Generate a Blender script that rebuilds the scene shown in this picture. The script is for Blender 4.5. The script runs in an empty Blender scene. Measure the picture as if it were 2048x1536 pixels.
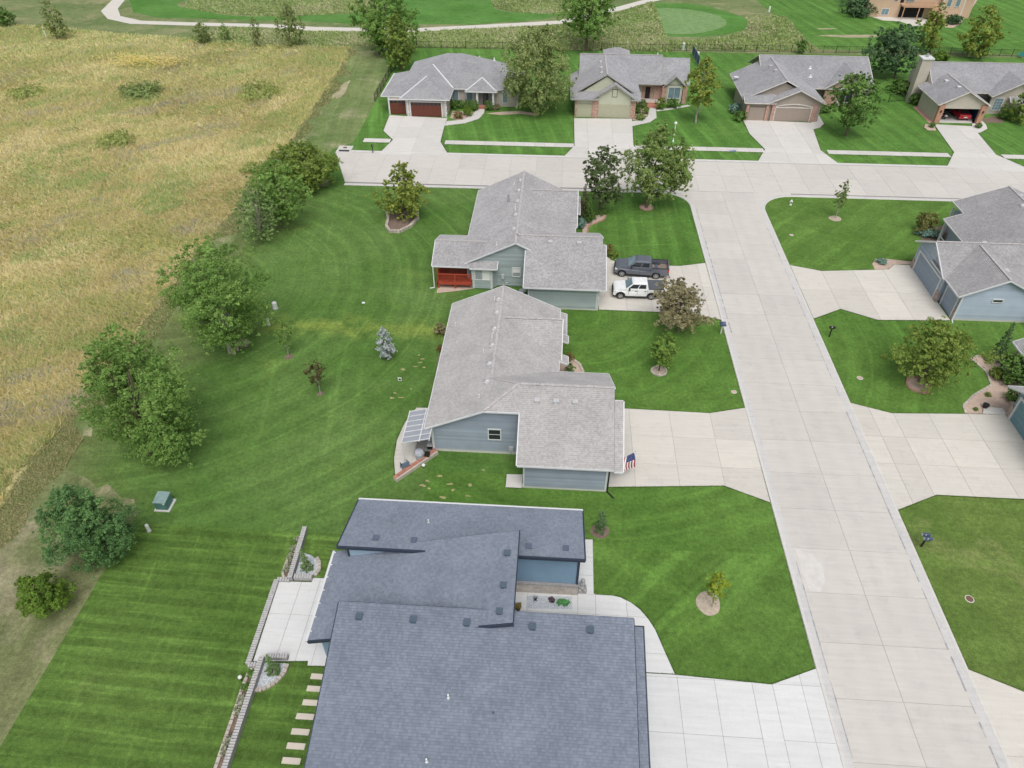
import bpy, math, random
import numpy as np
from mathutils import Vector, Matrix
R = math.radians
scene = bpy.context.scene
COL = scene.collection
# ------------------------------------------------------------------ camera
cam_d = bpy.data.cameras.new('camera')
cam = bpy.data.objects.new('camera', cam_d)
COL.objects.link(cam)
cam.location = (0, 0, 42.0)
cam.rotation_euler = (R(90 - 40.6212), 0, R(3.7311))
cam_d.sensor_width = 36.0
cam_d.lens = 36.0 * 1420 / 2048
cam_d.clip_start = 0.5
cam_d.clip_end = 6000
scene.camera = cam
# ------------------------------------------------------------------ sky, sun, exposure
SUN_EL, SUN_AZ = 60.0, 170.0          # azimuth from +Y, towards +X
world = bpy.data.worlds.new('World')
scene.world = world
world.use_nodes = True
wn, wl = world.node_tree.nodes, world.node_tree.links
wn.clear()
sky = wn.new('ShaderNodeTexSky')
sky.sky_type = 'NISHITA'
sky.sun_disc = False
sky.sun_elevation = R(SUN_EL)
sky.sun_rotation = R(SUN_AZ)
sky.air_density = 1.0
sky.dust_density = 4.0
sky.ozone_density = 1.0
hs = wn.new('ShaderNodeHueSaturation')
hs.inputs['Saturation'].default_value = 0.30      # high thin overcast: an almost white sky
bg = wn.new('ShaderNodeBackground')
bg.inputs['Strength'].default_value = 0.125
wo = wn.new('ShaderNodeOutputWorld')
wl.new(sky.outputs[0], hs.inputs['Color'])
wl.new(hs.outputs[0], bg.inputs['Color'])
wl.new(bg.outputs[0], wo.inputs['Surface'])
sun_d = bpy.data.lights.new('sun', 'SUN')
sun_d.energy = 1.5
sun_d.angle = R(38)
sun_d.color = (1.0, 0.965, 0.92)
sun = bpy.data.objects.new('sun', sun_d)
COL.objects.link(sun)
sun.location = (0, 60, 120)
_d = Vector((math.sin(R(SUN_AZ)) * math.cos(R(SUN_EL)), math.cos(R(SUN_AZ)) * math.cos(R(SUN_EL)), math.sin(R(SUN_EL))))
sun.rotation_euler = _d.to_track_quat('Z', 'Y').to_euler()
vs = scene.view_settings
vs.view_transform = 'Standard'
vs.look = 'None'
vs.exposure = 0.14
vs.gamma = 1.0
vs.use_curve_mapping = False
scene.render.engine = 'CYCLES'
scene.cycles.use_denoising = True
scene.cycles.max_bounces = 6
scene.cycles.diffuse_bounces = 3
scene.cycles.transparent_max_bounces = 6

# ------------------------------------------------------------------ helpers
def clip(poly, a, b, c):
    """keep a*x+b*y<=c of a 2-D polygon"""
    out = []
    n = len(poly)
    for i in range(n):
        p, q = poly[i], poly[(i + 1) % n]
        dp, dq = a * p[0] + b * p[1] - c, a * q[0] + b * q[1] - c
        if dp <= 1e-9: out.append(p)
        if (dp < -1e-9 and dq > 1e-9) or (dp > 1e-9 and dq < -1e-9):
            t = dp / (dp - dq)
            out.append((p[0] + t * (q[0] - p[0]), p[1] + t * (q[1] - p[1])))
    return out
def rect_clip(poly, x0, x1, y0, y1):
    for a, b, c in ((-1, 0, -x0), (1, 0, x1), (0, -1, -y0), (0, 1, y1)):
        poly = clip(poly, a, b, c)
        if len(poly) < 3: return []
    return poly
def area(p):
    return 0.5 * sum(p[i][0] * p[(i + 1) % len(p)][1] - p[(i + 1) % len(p)][0] * p[i][1] for i in range(len(p)))
def ccw(p):
    p = [tuple(q) for q in p]
    return p if area(p) > 0 else p[::-1]
class MB:
    def __init__(s):
        s.v, s.f, s.m, s.uv = [], [], [], []
    def add(s, vs_, fs, mi=0, uv=None):
        o = len(s.v)
        s.v += [tuple(p) for p in vs_]
        for k, f in enumerate(fs):
            s.f.append(tuple(i + o for i in f)); s.m.append(mi)
            s.uv.append(uv[k] if uv else None)
        return s
    def box(s, x0, x1, y0, y1, z0, z1, mi=0):
        return s.add([(x0,y0,z0),(x1,y0,z0),(x1,y1,z0),(x0,y1,z0),(x0,y0,z1),(x1,y0,z1),(x1,y1,z1),(x0,y1,z1)],
              [(0,3,2,1),(4,5,6,7),(0,1,5,4),(1,2,6,5),(2,3,7,6),(3,0,4,7)], mi)
    def prism(s, poly, z0, z1, mi=0):
        p = ccw(poly); n = len(p)
        return s.add([(x,y,z0) for x,y in p] + [(x,y,z1) for x,y in p],
              [tuple(range(n-1,-1,-1)), tuple(range(n,2*n))] + [(i,(i+1)%n,n+(i+1)%n,n+i) for i in range(n)], mi)
    def hexa(s, x0, x1, y0, y1, z0, zs, mi=0):       # zs = top heights SW SE NE NW
        return s.add([(x0,y0,z0),(x1,y0,z0),(x1,y1,z0),(x0,y1,z0),(x0,y0,zs[0]),(x1,y0,zs[1]),(x1,y1,zs[2]),(x0,y1,zs[3])],
              [(0,3,2,1),(4,5,6,7),(0,1,5,4),(1,2,6,5),(2,3,7,6),(3,0,4,7)], mi)
    def ext(s, pts, d, mi=0):                        # polygon in space pushed along d
        n = len(pts); d = Vector(d)
        return s.add([tuple(p) for p in pts] + [tuple(Vector(p) + d) for p in pts],
              [tuple(range(n)), tuple(range(2*n-1,n-1,-1))] + [((i+1)%n,i,n+i,n+(i+1)%n) for i in range(n)], mi)
    def bar(s, p, q, w, h, mi=0, up=(0,0,1)):
        p, q = Vector(p), Vector(q); t = (q - p).normalized()
        a = t.cross(Vector(up))
        a = a.normalized() if a.length > 1e-4 else Vector((1,0,0))
        b = a.cross(t).normalized()
        a, b = a * w / 2, b * h / 2
        c = [p-a-b, p+a-b, p+a+b, p-a+b, q-a-b, q+a-b, q+a+b, q-a+b]
        return s.add([tuple(x) for x in c], [(0,1,2,3),(7,6,5,4),(0,4,5,1),(1,5,6,2),(2,6,7,3),(3,7,4,0)], mi)
    def cyl(s, p, q, r0, r1=None, n=8, mi=0, cap=True):
        r1 = r0 if r1 is None else r1
        p, q = Vector(p), Vector(q); t = (q - p).normalized()
        a = t.orthogonal().normalized(); b = t.cross(a)
        A = [math.tau * i / n for i in range(n)]
        vs_ = [tuple(p + (a*math.cos(k) + b*math.sin(k))*r0) for k in A] + [tuple(q + (a*math.cos(k) + b*math.sin(k))*r1) for k in A]
        fs = [(i,(i+1)%n,n+(i+1)%n,n+i) for i in range(n)]
        if cap: fs += [tuple(range(n-1,-1,-1)), tuple(range(n,2*n))]
        return s.add(vs_, fs, mi)
    def lathe(s, c, prof, n=10, mi=0):               # prof [(r,z)] bottom to top
        vs_ = []
        for r, z in prof:
            for i in range(n):
                k = math.tau * i / n
                vs_.append((c[0] + r*math.cos(k), c[1] + r*math.sin(k), c[2] + z))
        fs = []
        for j in range(len(prof)-1):
            for i in range(n):
                fs.append((j*n+i, j*n+(i+1)%n, (j+1)*n+(i+1)%n, (j+1)*n+i))
        fs += [tuple(range(n-1,-1,-1)), tuple(range((len(prof)-1)*n, len(prof)*n))]
        return s.add(vs_, fs, mi)
    def ball(s, c, r, n=10, m=6, mi=0):
        r = (r, r, r) if not hasattr(r, '__len__') else r
        vs_ = []
        for j in range(1, m):
            ph = math.pi * j / m - math.pi/2
            for i in range(n):
                k = math.tau * i / n
                vs_.append((c[0]+r[0]*math.cos(ph)*math.cos(k), c[1]+r[1]*math.cos(ph)*math.sin(k), c[2]+r[2]*math.sin(ph)))
        lo, hi = len(vs_), len(vs_)+1
        vs_ += [(c[0],c[1],c[2]-r[2]), (c[0],c[1],c[2]+r[2])]
        fs = [(j*n+i, j*n+(i+1)%n, (j+1)*n+(i+1)%n, (j+1)*n+i) for j in range(m-2) for i in range(n)]
        fs += [(lo,(i+1)%n,i) for i in range(n)] + [(hi,(m-2)*n+i,(m-2)*n+(i+1)%n) for i in range(n)]
        return s.add(vs_, fs, mi)
    def build(s, name, mats, parent=None, smooth=False, local=False):
        me = bpy.data.meshes.new(name)
        me.from_pydata(s.v, [], s.f)
        if not isinstance(mats, (list, tuple)): mats = [mats]
        for m in mats: me.materials.append(m)
        if len(mats) > 1: me.polygons.foreach_set('material_index', s.m)
        if smooth: me.polygons.foreach_set('use_smooth', [True]*len(s.f))
        if any(u is not None for u in s.uv):
            lay = me.uv_layers.new(name='uv'); flat = []
            for f, u in zip(s.f, s.uv):
                for k in range(len(f)): flat += list(u[k]) if u else [0.0, 0.0]
            lay.data.foreach_set('uv', flat)
        return link(name, me, parent, local)
def link(name, me, parent=None, local=False):
    o = bpy.data.objects.new(name, me)
    COL.objects.link(o)
    if parent is not None:
        o.parent = parent
        if not local:
            r = parent
            while r.parent is not None: r = r.parent
            if r.type == 'EMPTY': o.matrix_parent_inverse = Matrix.Translation(-r.location) if parent is r else Matrix.Identity(4)
    return o
def tag(o, label=None, cat=None, group=None, kind=None):
    if label: o['label'] = label
    if cat: o['category'] = cat
    if group: o['group'] = group
    if kind: o['kind'] = kind
    return o
def thing(name, label, cat, loc=(0,0,0), group=None, rz=0.0):
    o = bpy.data.objects.new(name, None)
    COL.objects.link(o)
    o.empty_display_size = 0.2
    o.location = loc; o.rotation_euler = (0, 0, rz)
    return tag(o, label, cat, group)
def structure(o, label=None):
    return tag(o, label, None, None, 'structure')
def copy_tree(root, loc, label=None, rz=None):
    def cp(o, par):
        c = o.copy(); COL.objects.link(c); c.parent = par
        for k in o.children: cp(k, c)
        return c
    c = cp(root, None); c.location = loc
    if rz is not None: c.rotation_euler = (0,0,rz)
    if label: c['label'] = label
    return c
# ------------------------------------------------------------------ materials
def nodes_of(name):
    m = bpy.data.materials.new(name); m.use_nodes = True
    return m, m.node_tree.nodes, m.node_tree.links, m.node_tree.nodes['Principled BSDF']
def nz(N, L, vec, scale, detail=3, rough=.55, dist=0.0):
    n = N.new('ShaderNodeTexNoise'); n.inputs['Scale'].default_value = scale
    n.inputs['Detail'].default_value = detail; n.inputs['Roughness'].default_value = rough
    n.inputs['Distortion'].default_value = dist
    if vec is not None: L.new(vec, n.inputs['Vector'])
    return n.outputs[0]
def rng_(N, L, x, a, b, c=0.0, d=1.0, clamp=True):
    n = N.new('ShaderNodeMapRange'); n.clamp = clamp
    L.new(x, n.inputs[0])
    for i, v in enumerate((a, b, c, d)): n.inputs[i+1].default_value = v
    return n.outputs[0]
def math_(N, L, op, a, b=None):
    n = N.new('ShaderNodeMath'); n.operation = op
    for i, x in enumerate((a, b)):
        if x is None: continue
        if isinstance(x, (int, float)): n.inputs[i].default_value = x
        else: L.new(x, n.inputs[i])
    return n.outputs[0]
def mix_(N, L, fac, a, b, mode='MIX'):
    n = N.new('ShaderNodeMix'); n.data_type = 'RGBA'; n.blend_type = mode
    for i, x in ((0, fac), (6, a), (7, b)):
        if isinstance(x, (int, float)): n.inputs[i].default_value = x
        elif isinstance(x, (tuple, list)): n.inputs[i].default_value = (*x[:3], 1)
        else: L.new(x, n.inputs[i])
    return n.outputs[2]
def gray_(N, L, x):                       # value -> colour for multiply
    n = N.new('ShaderNodeCombineColor')
    for i in range(3): L.new(x, n.inputs[i])
    return n.outputs[0]
def bump_(N, L, bs, h, strength, dist):
    n = N.new('ShaderNodeBump'); n.inputs['Strength'].default_value = strength; n.inputs['Distance'].default_value = dist
    L.new(h, n.inputs['Height']); L.new(n.outputs[0], bs.inputs['Normal'])
def pos_(N):
    return N.new('ShaderNodeNewGeometry').outputs['Position']
def M(name, col, rough=.75, var=.16, scale=2.0, fine=.10, fscale=30, bump=0.0, metal=0.0, spec=.3, rand=0.0, warm=None):
    """plain weathered surface: broad and fine colour variation, optional relief, optional tint per piece"""
    m, N, L, bs = nodes_of(name)
    p = pos_(N)
    a = rng_(N, L, nz(N, L, p, scale, 4), .25, .75, 1-var, 1+var)
    b = rng_(N, L, nz(N, L, p, fscale, 2), .25, .75, 1-fine, 1+fine)
    f = math_(N, L, 'MULTIPLY', a, b)
    if rand:
        oi = N.new('ShaderNodeObjectInfo')
        f = math_(N, L, 'MULTIPLY', f, rng_(N, L, oi.outputs['Random'], 0, 1, 1-rand, 1+rand))
    c = mix_(N, L, 1.0, col, gray_(N, L, f), 'MULTIPLY')
    if warm: c = mix_(N, L, rng_(N, L, nz(N, L, p, scale*.37, 4), .48, .72), c, warm)
    L.new(c, bs.inputs['Base Color'])
    bs.inputs['Roughness'].default_value = rough; bs.inputs['Metallic'].default_value = metal
    bs.inputs['Specular IOR Level'].default_value = spec
    if bump: bump_(N, L, bs, nz(N, L, p, fscale, 3), bump, .02)
    return m
def concrete(name, col, warm, stain, rand=.05, tracks=None):
    m, N, L, bs = nodes_of(name)
    p = pos_(N)
    oi = N.new('ShaderNodeObjectInfo')
    add = N.new('ShaderNodeVectorMath'); add.operation = 'ADD'
    cx_ = N.new('ShaderNodeCombineXYZ')
    L.new(math_(N, L, 'MULTIPLY', oi.outputs['Random'], 90.0), cx_.inputs[2])
    L.new(p, add.inputs[0]); L.new(cx_.outputs[0], add.inputs[1])
    q = add.outputs[0]
    c = mix_(N, L, rng_(N, L, nz(N, L, q, .35, 5, .6), .35, .68), col, warm)
    c = mix_(N, L, rng_(N, L, nz(N, L, q, 1.1, 6, .68, .6), .52, .78, 0, .75), c, stain)
    v = math_(N, L, 'MULTIPLY', rng_(N, L, nz(N, L, p, 22, 3), .25, .75, .93, 1.07), rng_(N, L, oi.outputs['Random'], 0, 1, 1-rand, 1+rand))
    v = math_(N, L, 'MULTIPLY', v, rng_(N, L, nz(N, L, p, 90, 2), .3, .7, .94, 1.06))
    sc = N.new('ShaderNodeMapping'); sc.inputs['Scale'].default_value = (.25, 3.0, 1)
    L.new(p, sc.inputs[0])
    v = math_(N, L, 'MULTIPLY', v, rng_(N, L, nz(N, L, sc.outputs[0], 1.4, 4), .3, .7, .95, 1.045))
    if tracks:                     # worn wheel paths along the street
        sx = N.new('ShaderNodeSeparateXYZ'); L.new(p, sx.inputs[0])
        for x0 in tracks:
            d_ = math_(N, L, 'ABSOLUTE', math_(N, L, 'SUBTRACT', math_(N, L, 'ADD', sx.outputs[0], math_(N, L, 'MULTIPLY', nz(N, L, p, .25, 3), .7)), x0+.35))
            v = math_(N, L, 'MULTIPLY', v, rng_(N, L, d_, .1, .6, .972, 1.0))
    L.new(mix_(N, L, 1.0, c, gray_(N, L, v), 'MULTIPLY'), bs.inputs['Base Color'])
    bs.inputs['Roughness'].default_value = .85; bs.inputs['Specular IOR Level'].default_value = .25
    bump_(N, L, bs, nz(N, L, p, 60, 3), .25, .01)
    return m
def shingle(name, dark, light, w=.30, h=.15, speck=.16):
    m, N, L, bs = nodes_of(name)
    uv = N.new('ShaderNodeUVMap'); uv.uv_map = 'uv'
    sp = N.new('ShaderNodeSeparateXYZ'); L.new(uv.outputs[0], sp.inputs[0])
    row = math_(N, L, 'FLOOR', math_(N, L, 'DIVIDE', sp.outputs[1], h))
    wn_ = N.new('ShaderNodeTexWhiteNoise'); wn_.noise_dimensions = '1D'; L.new(row, wn_.inputs['W'])
    u = math_(N, L, 'ADD', math_(N, L, 'DIVIDE', sp.outputs[0], w), math_(N, L, 'MULTIPLY', wn_.outputs[0], 3.0))
    wn2 = N.new('ShaderNodeTexWhiteNoise'); wn2.noise_dimensions = '2D'
    cb = N.new('ShaderNodeCombineXYZ'); L.new(math_(N, L, 'FLOOR', u), cb.inputs[0]); L.new(row, cb.inputs[1])
    L.new(cb.outputs[0], wn2.inputs['Vector'])
    p = pos_(N)
    c = mix_(N, L, rng_(N, L, wn2.outputs[0], .1, 1.0), dark, light)
    v = math_(N, L, 'MULTIPLY', rng_(N, L, nz(N, L, p, 40, 2), .25, .75, 1-speck, 1+speck), rng_(N, L, nz(N, L, p, .45, 4), .3, .7, .90, 1.09))
    v = math_(N, L, 'MULTIPLY', v, rng_(N, L, nz(N, L, p, 3.0, 3), .3, .7, .95, 1.05))
    L.new(mix_(N, L, 1.0, c, gray_(N, L, v), 'MULTIPLY'), bs.inputs['Base Color'])
    bs.inputs['Roughness'].default_value = .92; bs.inputs['Specular IOR Level'].default_value = .2
    bump_(N, L, bs, nz(N, L, p, 120, 2), .3, .006)
    return m
def lawn(name, c1, c2, dry, ang=0.0, width=1.1, amt=.25, dry_lo=.60, dry_hi=.78, dry_amt=.6, wob=.5, centre=None, band=.5, west=None, lime=None):
    """mown turf: two greens in broad patches, dry patches, mower passes (straight at ang, or rings round centre), fine grain"""
    m, N, L, bs = nodes_of(name)
    p = pos_(N)
    def across(a, c):
        mp = N.new('ShaderNodeMapping'); L.new(p, mp.inputs[0])
        if c:
            mp.inputs['Location'].default_value = (-c[0], -c[1], 0)
            ln = N.new('ShaderNodeVectorMath'); ln.operation = 'LENGTH'; L.new(mp.outputs[0], ln.inputs[0]); s, t = ln.outputs['Value'], None
        else:
            mp.inputs['Rotation'].default_value = (0, 0, R(a))
            sx = N.new('ShaderNodeSeparateXYZ'); L.new(mp.outputs[0], sx.inputs[0]); s, t = sx.outputs[1], sx.outputs[0]
        s = math_(N, L, 'ADD', s, math_(N, L, 'MULTIPLY', nz(N, L, p, .10, 2), wob*3))
        cb = N.new('ShaderNodeCombineXYZ'); L.new(s, cb.inputs[0])
        if t is not None: L.new(math_(N, L, 'MULTIPLY', t, .055), cb.inputs[1])
        else: L.new(math_(N, L, 'MULTIPLY', nz(N, L, p, .05, 1), 1.5), cb.inputs[1])
        return s, cb.outputs[0]
    s, v1 = across(ang, centre); s2, v2 = across(ang+82, None)
    st = rng_(N, L, nz(N, L, v1, 1.5/width, 2, .5), .53, .70)                       # thin passes
    st = math_(N, L, 'ADD', st, math_(N, L, 'MULTIPLY', rng_(N, L, nz(N, L, v2, 1.2/width, 2, .5), .60, .74), .7))
    bd = rng_(N, L, math_(N, L, 'SINE', math_(N, L, 'MULTIPLY', s, math.pi/width)), -.35, .35, -1, 1)
    c = mix_(N, L, rng_(N, L, nz(N, L, p, .09, 5, .6), .36, .64), c1, c2)
    c = mix_(N, L, math_(N, L, 'MULTIPLY', rng_(N, L, nz(N, L, p, .17, 6, .62, .4), dry_lo, dry_hi), dry_amt), c, dry)
    if lime:
        sy = N.new('ShaderNodeSeparateXYZ'); L.new(p, sy.inputs[0])
        dy = math_(N, L, 'ABSOLUTE', math_(N, L, 'ADD', math_(N, L, 'SUBTRACT', sy.outputs[1], lime[0]+2.0), math_(N, L, 'MULTIPLY', nz(N, L, p, .22, 4, .6), 4.0)))
        c = mix_(N, L, math_(N, L, 'MULTIPLY', rng_(N, L, dy, .3, 2.4, .85, 0), rng_(N, L, nz(N, L, p, .4, 4), .38, .6)), c, lime[1])
    if west:
        sx = N.new('ShaderNodeSeparateXYZ'); L.new(p, sx.inputs[0])
        xx = math_(N, L, 'ADD', sx.outputs[0], math_(N, L, 'MULTIPLY', nz(N, L, p, .16, 5, .65), 14.0))
        c = mix_(N, L, rng_(N, L, xx, west[0]+7, west[1]+7, .95, 0), c, west[2])
    v = math_(N, L, 'ADD', 1.0, math_(N, L, 'MULTIPLY', st, amt*1.3))
    v = math_(N, L, 'ADD', v, math_(N, L, 'MULTIPLY', bd, amt*.28*band*2))
    v = math_(N, L, 'MULTIPLY', v, rng_(N, L, nz(N, L, p, 3.2, 5, .72), .22, .78, .66, 1.34))
    v = math_(N, L, 'MULTIPLY', v, rng_(N, L, nz(N, L, p, 13, 3, .7), .2, .8, .62, 1.42))
    v = math_(N, L, 'MULTIPLY', v, rng_(N, L, nz(N, L, p, .8, 4), .3, .7, .86, 1.14))
    L.new(mix_(N, L, 1.0, c, gray_(N, L, v), 'MULTIPLY'), bs.inputs['Base Color'])
    bs.inputs['Roughness'].default_value = .9; bs.inputs['Specular IOR Level'].default_value = .15
    bump_(N, L, bs, nz(N, L, p, 9, 5, .8), .8, .08)
    return m
def leafmat(name, dark, light, trans=.40, gain=2.25):
    dark, light = tuple(min(.6, c*gain) for c in dark), tuple(min(.7, c*gain) for c in light)
    m, N, L, bs = nodes_of(name)
    at = N.new('ShaderNodeAttribute'); at.attribute_name = 'tint'
    c = mix_(N, L, at.outputs['Fac'], dark, light)
    L.new(c, bs.inputs['Base Color'])
    bs.inputs['Roughness'].default_value = .6; bs.inputs['Specular IOR Level'].default_value = .25
    tr = N.new('ShaderNodeBsdfTranslucent'); L.new(c, tr.inputs['Color'])
    mx = N.new('ShaderNodeMixShader'); mx.inputs[0].default_value = trans
    L.new(bs.outputs[0], mx.inputs[1]); L.new(tr.outputs[0], mx.inputs[2])
    L.new(mx.outputs[0], N['Material Output'].inputs['Surface'])
    return m
def colattr(name, rough=.9, trans=.2):
    m, N, L, bs = nodes_of(name)
    at = N.new('ShaderNodeAttribute'); at.attribute_name = 'col'
    L.new(at.outputs['Color'], bs.inputs['Base Color'])
    bs.inputs['Roughness'].default_value = rough; bs.inputs['Specular IOR Level'].default_value = .1
    tr = N.new('ShaderNodeBsdfTranslucent'); L.new(at.outputs['Color'], tr.inputs['Color'])
    mx = N.new('ShaderNodeMixShader'); mx.inputs[0].default_value = trans
    L.new(bs.outputs[0], mx.inputs[1]); L.new(tr.outputs[0], mx.inputs[2])
    L.new(mx.outputs[0], N['Material Output'].inputs['Surface'])
    return m
def brickmat(name, c1, c2, mortar, w=.22, h=.075):
    m, N, L, bs = nodes_of(name)
    g = N.new('ShaderNodeNewGeometry')
    sp = N.new('ShaderNodeSeparateXYZ'); L.new(g.outputs['Position'], sp.inputs[0])
    cb = N.new('ShaderNodeCombineXYZ')
    L.new(math_(N, L, 'ADD', sp.outputs[0], sp.outputs[1]), cb.inputs[0]); L.new(sp.outputs[2], cb.inputs[1])
    b = N.new('ShaderNodeTexBrick')
    b.inputs['Scale'].default_value = 1; b.inputs['Brick Width'].default_value = w; b.inputs['Row Height'].default_value = h
    b.inputs['Mortar Size'].default_value = .008
    for k, c in (('Color1', c1), ('Color2', c2), ('Mortar', mortar)): b.inputs[k].default_value = (*c, 1)
    L.new(cb.outputs[0], b.inputs['Vector'])
    v = rng_(N, L, nz(N, L, g.outputs['Position'], 6, 3), .25, .75, .6, 1.5)
    L.new(mix_(N, L, 1.0, b.outputs[0], gray_(N, L, v), 'MULTIPLY'), bs.inputs['Base Color'])
    bs.inputs['Roughness'].default_value = .9
    bump_(N, L, bs, b.outputs['Fac'], -.4, .01)
    return m
def glass(name, col=(.018,.022,.025), rough=.08):
    m, N, L, bs = nodes_of(name)
    p = pos_(N)
    L.new(mix_(N, L, nz(N, L, p, 1.2, 2), col, tuple(c*2.2 for c in col)), bs.inputs['Base Color'])
    bs.inputs['Roughness'].default_value = rough; bs.inputs['Specular IOR Level'].default_value = .4
    return m
def paint(name, col, metal=.0, rough=.28):
    m, N, L, bs = nodes_of(name)
    p = pos_(N)
    L.new(mix_(N, L, 1.0, col, gray_(N, L, rng_(N, L, nz(N, L, p, 3, 3), .3, .7, .93, 1.05)), 'MULTIPLY'), bs.inputs['Base Color'])
    bs.inputs['Metallic'].default_value = metal; bs.inputs['Roughness'].default_value = rough
    bs.inputs['Coat Weight'].default_value = .6; bs.inputs['Coat Roughness'].default_value = .05
    return m
ROAD = concrete('road_concrete', (.55,.525,.492), (.57,.543,.507), (.465,.445,.42), .04)
ROADN = concrete('side_street_concrete', (.55,.525,.492), (.57,.543,.507), (.465,.445,.42), .04, (19.4,20.9,23.1,24.7))
DRIVE = concrete('drive_concrete', (.575,.55,.505), (.60,.57,.515), (.49,.465,.425), .06)
NEWC = concrete('new_concrete', (.66,.665,.66), (.64,.645,.64), (.58,.585,.58), .03)
WALK = concrete('walk_concrete', (.58,.565,.54), (.61,.59,.56), (.50,.48,.455), .05)
JOINT = M('joint_grime', (.24,.23,.22), .95, .2, 3)
GUTTERC = concrete('gutter_concrete', (.52,.515,.51), (.56,.55,.54), (.38,.385,.395), .05)
SH_A = shingle('shingle_slate', (.176,.203,.256), (.222,.252,.308), .13, .16, .06)
SH_B = shingle('shingle_weathered', (.368,.357,.354), (.442,.431,.427), .15, .15, .08)
SH_C = shingle('shingle_grey', (.325,.32,.325), (.43,.42,.43), .15, .15, .09)
SH_H = shingle('shingle_pebble', (.31,.305,.31), (.395,.39,.395), .15, .15, .09)
SH_N = shingle('shingle_far', (.31,.31,.325), (.385,.385,.405), .25, .17, .14)
WHITE = M('white_trim', (.64,.65,.66), .5, .06, 1.5, .03)
SLATE = M('dark_trim', (.035,.045,.07), .45, .1, 2, .04)
BLUE_B = M('siding_bluegrey', (.265,.315,.365), .65, .08, .7, .05, 25, rand=.11)
GREEN_C = M('siding_greygreen', (.315,.375,.375), .65, .08, .7, .05, 25, rand=.11)
BLUE_H = M('siding_paleblue', (.375,.445,.53), .65, .08, .7, .05, 25, rand=.09)
BLUE_A = M('panel_blue', (.20,.315,.425), .45, .10, .6, .04, 20)
TEAL_J = M('siding_teal', (.22,.33,.37), .6, .08, .8, .05, 25, rand=.04)
BEIGE_D = M('stucco_beige', (.47,.425,.385), .9, .08, 1, .06, 20, .2)
SAGE_E = M('siding_sage', (.47,.48,.37), .75, .06, 1, .05, 25, rand=.03)
TAUPE_F = M('siding_taupe', (.34,.295,.255), .75, .06, 1, .05, 25, rand=.03)
TAN_G = M('siding_tan', (.46,.425,.36), .75, .06, 1, .05, 25, rand=.03)
PEACH_I = M('siding_peach', (.58,.42,.30), .75, .06, 1, .05, 25, rand=.03)
BRICK = brickmat('red_brick', (.34,.155,.105), (.42,.25,.19), (.45,.40,.36))
STONE = brickmat('stone_veneer', (.52,.46,.41), (.46,.41,.37), (.36,.33,.30), .42, .17)
STONE2 = brickmat('stone_brown', (.30,.23,.195), (.38,.30,.26), (.36,.32,.29), .3, .12)
CAP_L = M('ridge_cap_light', (.43,.41,.405), .9, .1, 2, .3, 7)
CAP_A = M('ridge_cap_slate', (.20,.225,.29), .9, .1, 2, .2, 7)
GLASS = glass('window_glass')
GLASS2 = glass('window_glass_blind', (.22,.24,.25), .2)
GLASSB = glass('window_glass_blue', (.11,.16,.18), .1)
WOODDOOR = M('garage_door_walnut', (.135,.043,.028), .5, .22, 5, .12, 20)
SAGEDOOR = M('garage_door_sage', (.40,.40,.29), .6, .05)
TAUPEDOOR = M('garage_door_taupe', (.32,.265,.225), .6, .05)
BLUEDOOR = M('garage_door_blue', (.275,.335,.405), .6, .05)
TEALDOOR = M('garage_door_teal', (.16,.28,.32), .6, .05)
DARK = M('dark_opening', (.02,.02,.022), .9)
REDWOOD = M('red_stained_wood', (.36,.062,.036), .6, .16, 3, .1, 18, rand=.10)
BARK = M('bark', (.16,.125,.095), .95, .3, 6, .2, 25, .4)
BARKL = M('bark_pale', (.38,.345,.30), .95, .25, 6, .2, 25, .3)
MULCH = M('mulch_brown', (.20,.145,.115), .95, .3, 5, .4, 30, .6)
GRAVEL = M('pink_gravel', (.50,.385,.315), .95, .14, 2, .34, 26, .6)
GRAVELW = M('white_gravel', (.47,.50,.54), .95, .12, 3, .55, 16, .6)
EDGE = M('edging_block', (.47,.42,.365), .95, .15, 4, .18, 30, .4, rand=.14)
EDGEP = M('edging_pink', (.42,.25,.20), .95, .15, 4, .18, 30, .4, rand=.12)
BRICKCAP = M('brick_cap_grey', (.33,.32,.32), .9, .2, 6, .1, 30, rand=.15)
BRICKRED = M('brick_cap_red', (.42,.19,.14), .9, .2, 6, .1, 30, rand=.15)
METALB = M('black_metal', (.018,.019,.02), .45, .1, 3, .05)
METALW = M('white_plastic', (.74,.75,.73), .5, .06, 3, .04)
METALG = M('galvanised', (.42,.43,.44), .45, .1, 4, .05, metal=.4)
BOXGREEN = M('utility_green', (.09,.20,.185), .5, .1, 2, .05)
VENTD = M('vent_slate', (.085,.115,.155), .5, .1, 3, .05)
VENTL = M('vent_grey', (.50,.50,.51), .5, .1, 3, .05)
RUBBER = M('tyre_rubber', (.02,.02,.02), .9, .1)
CHROME = M('rim_metal', (.48,.48,.49), .3, .05, 3, .03, metal=.8)
PLASTIC = M('dark_plastic', (.03,.032,.036), .6, .1)
LAMPW = M('lamp_clear', (.70,.72,.74), .15, .02, spec=.8)
LAMPR = M('lamp_red', (.42,.02,.02), .2, .02, spec=.8)

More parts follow.
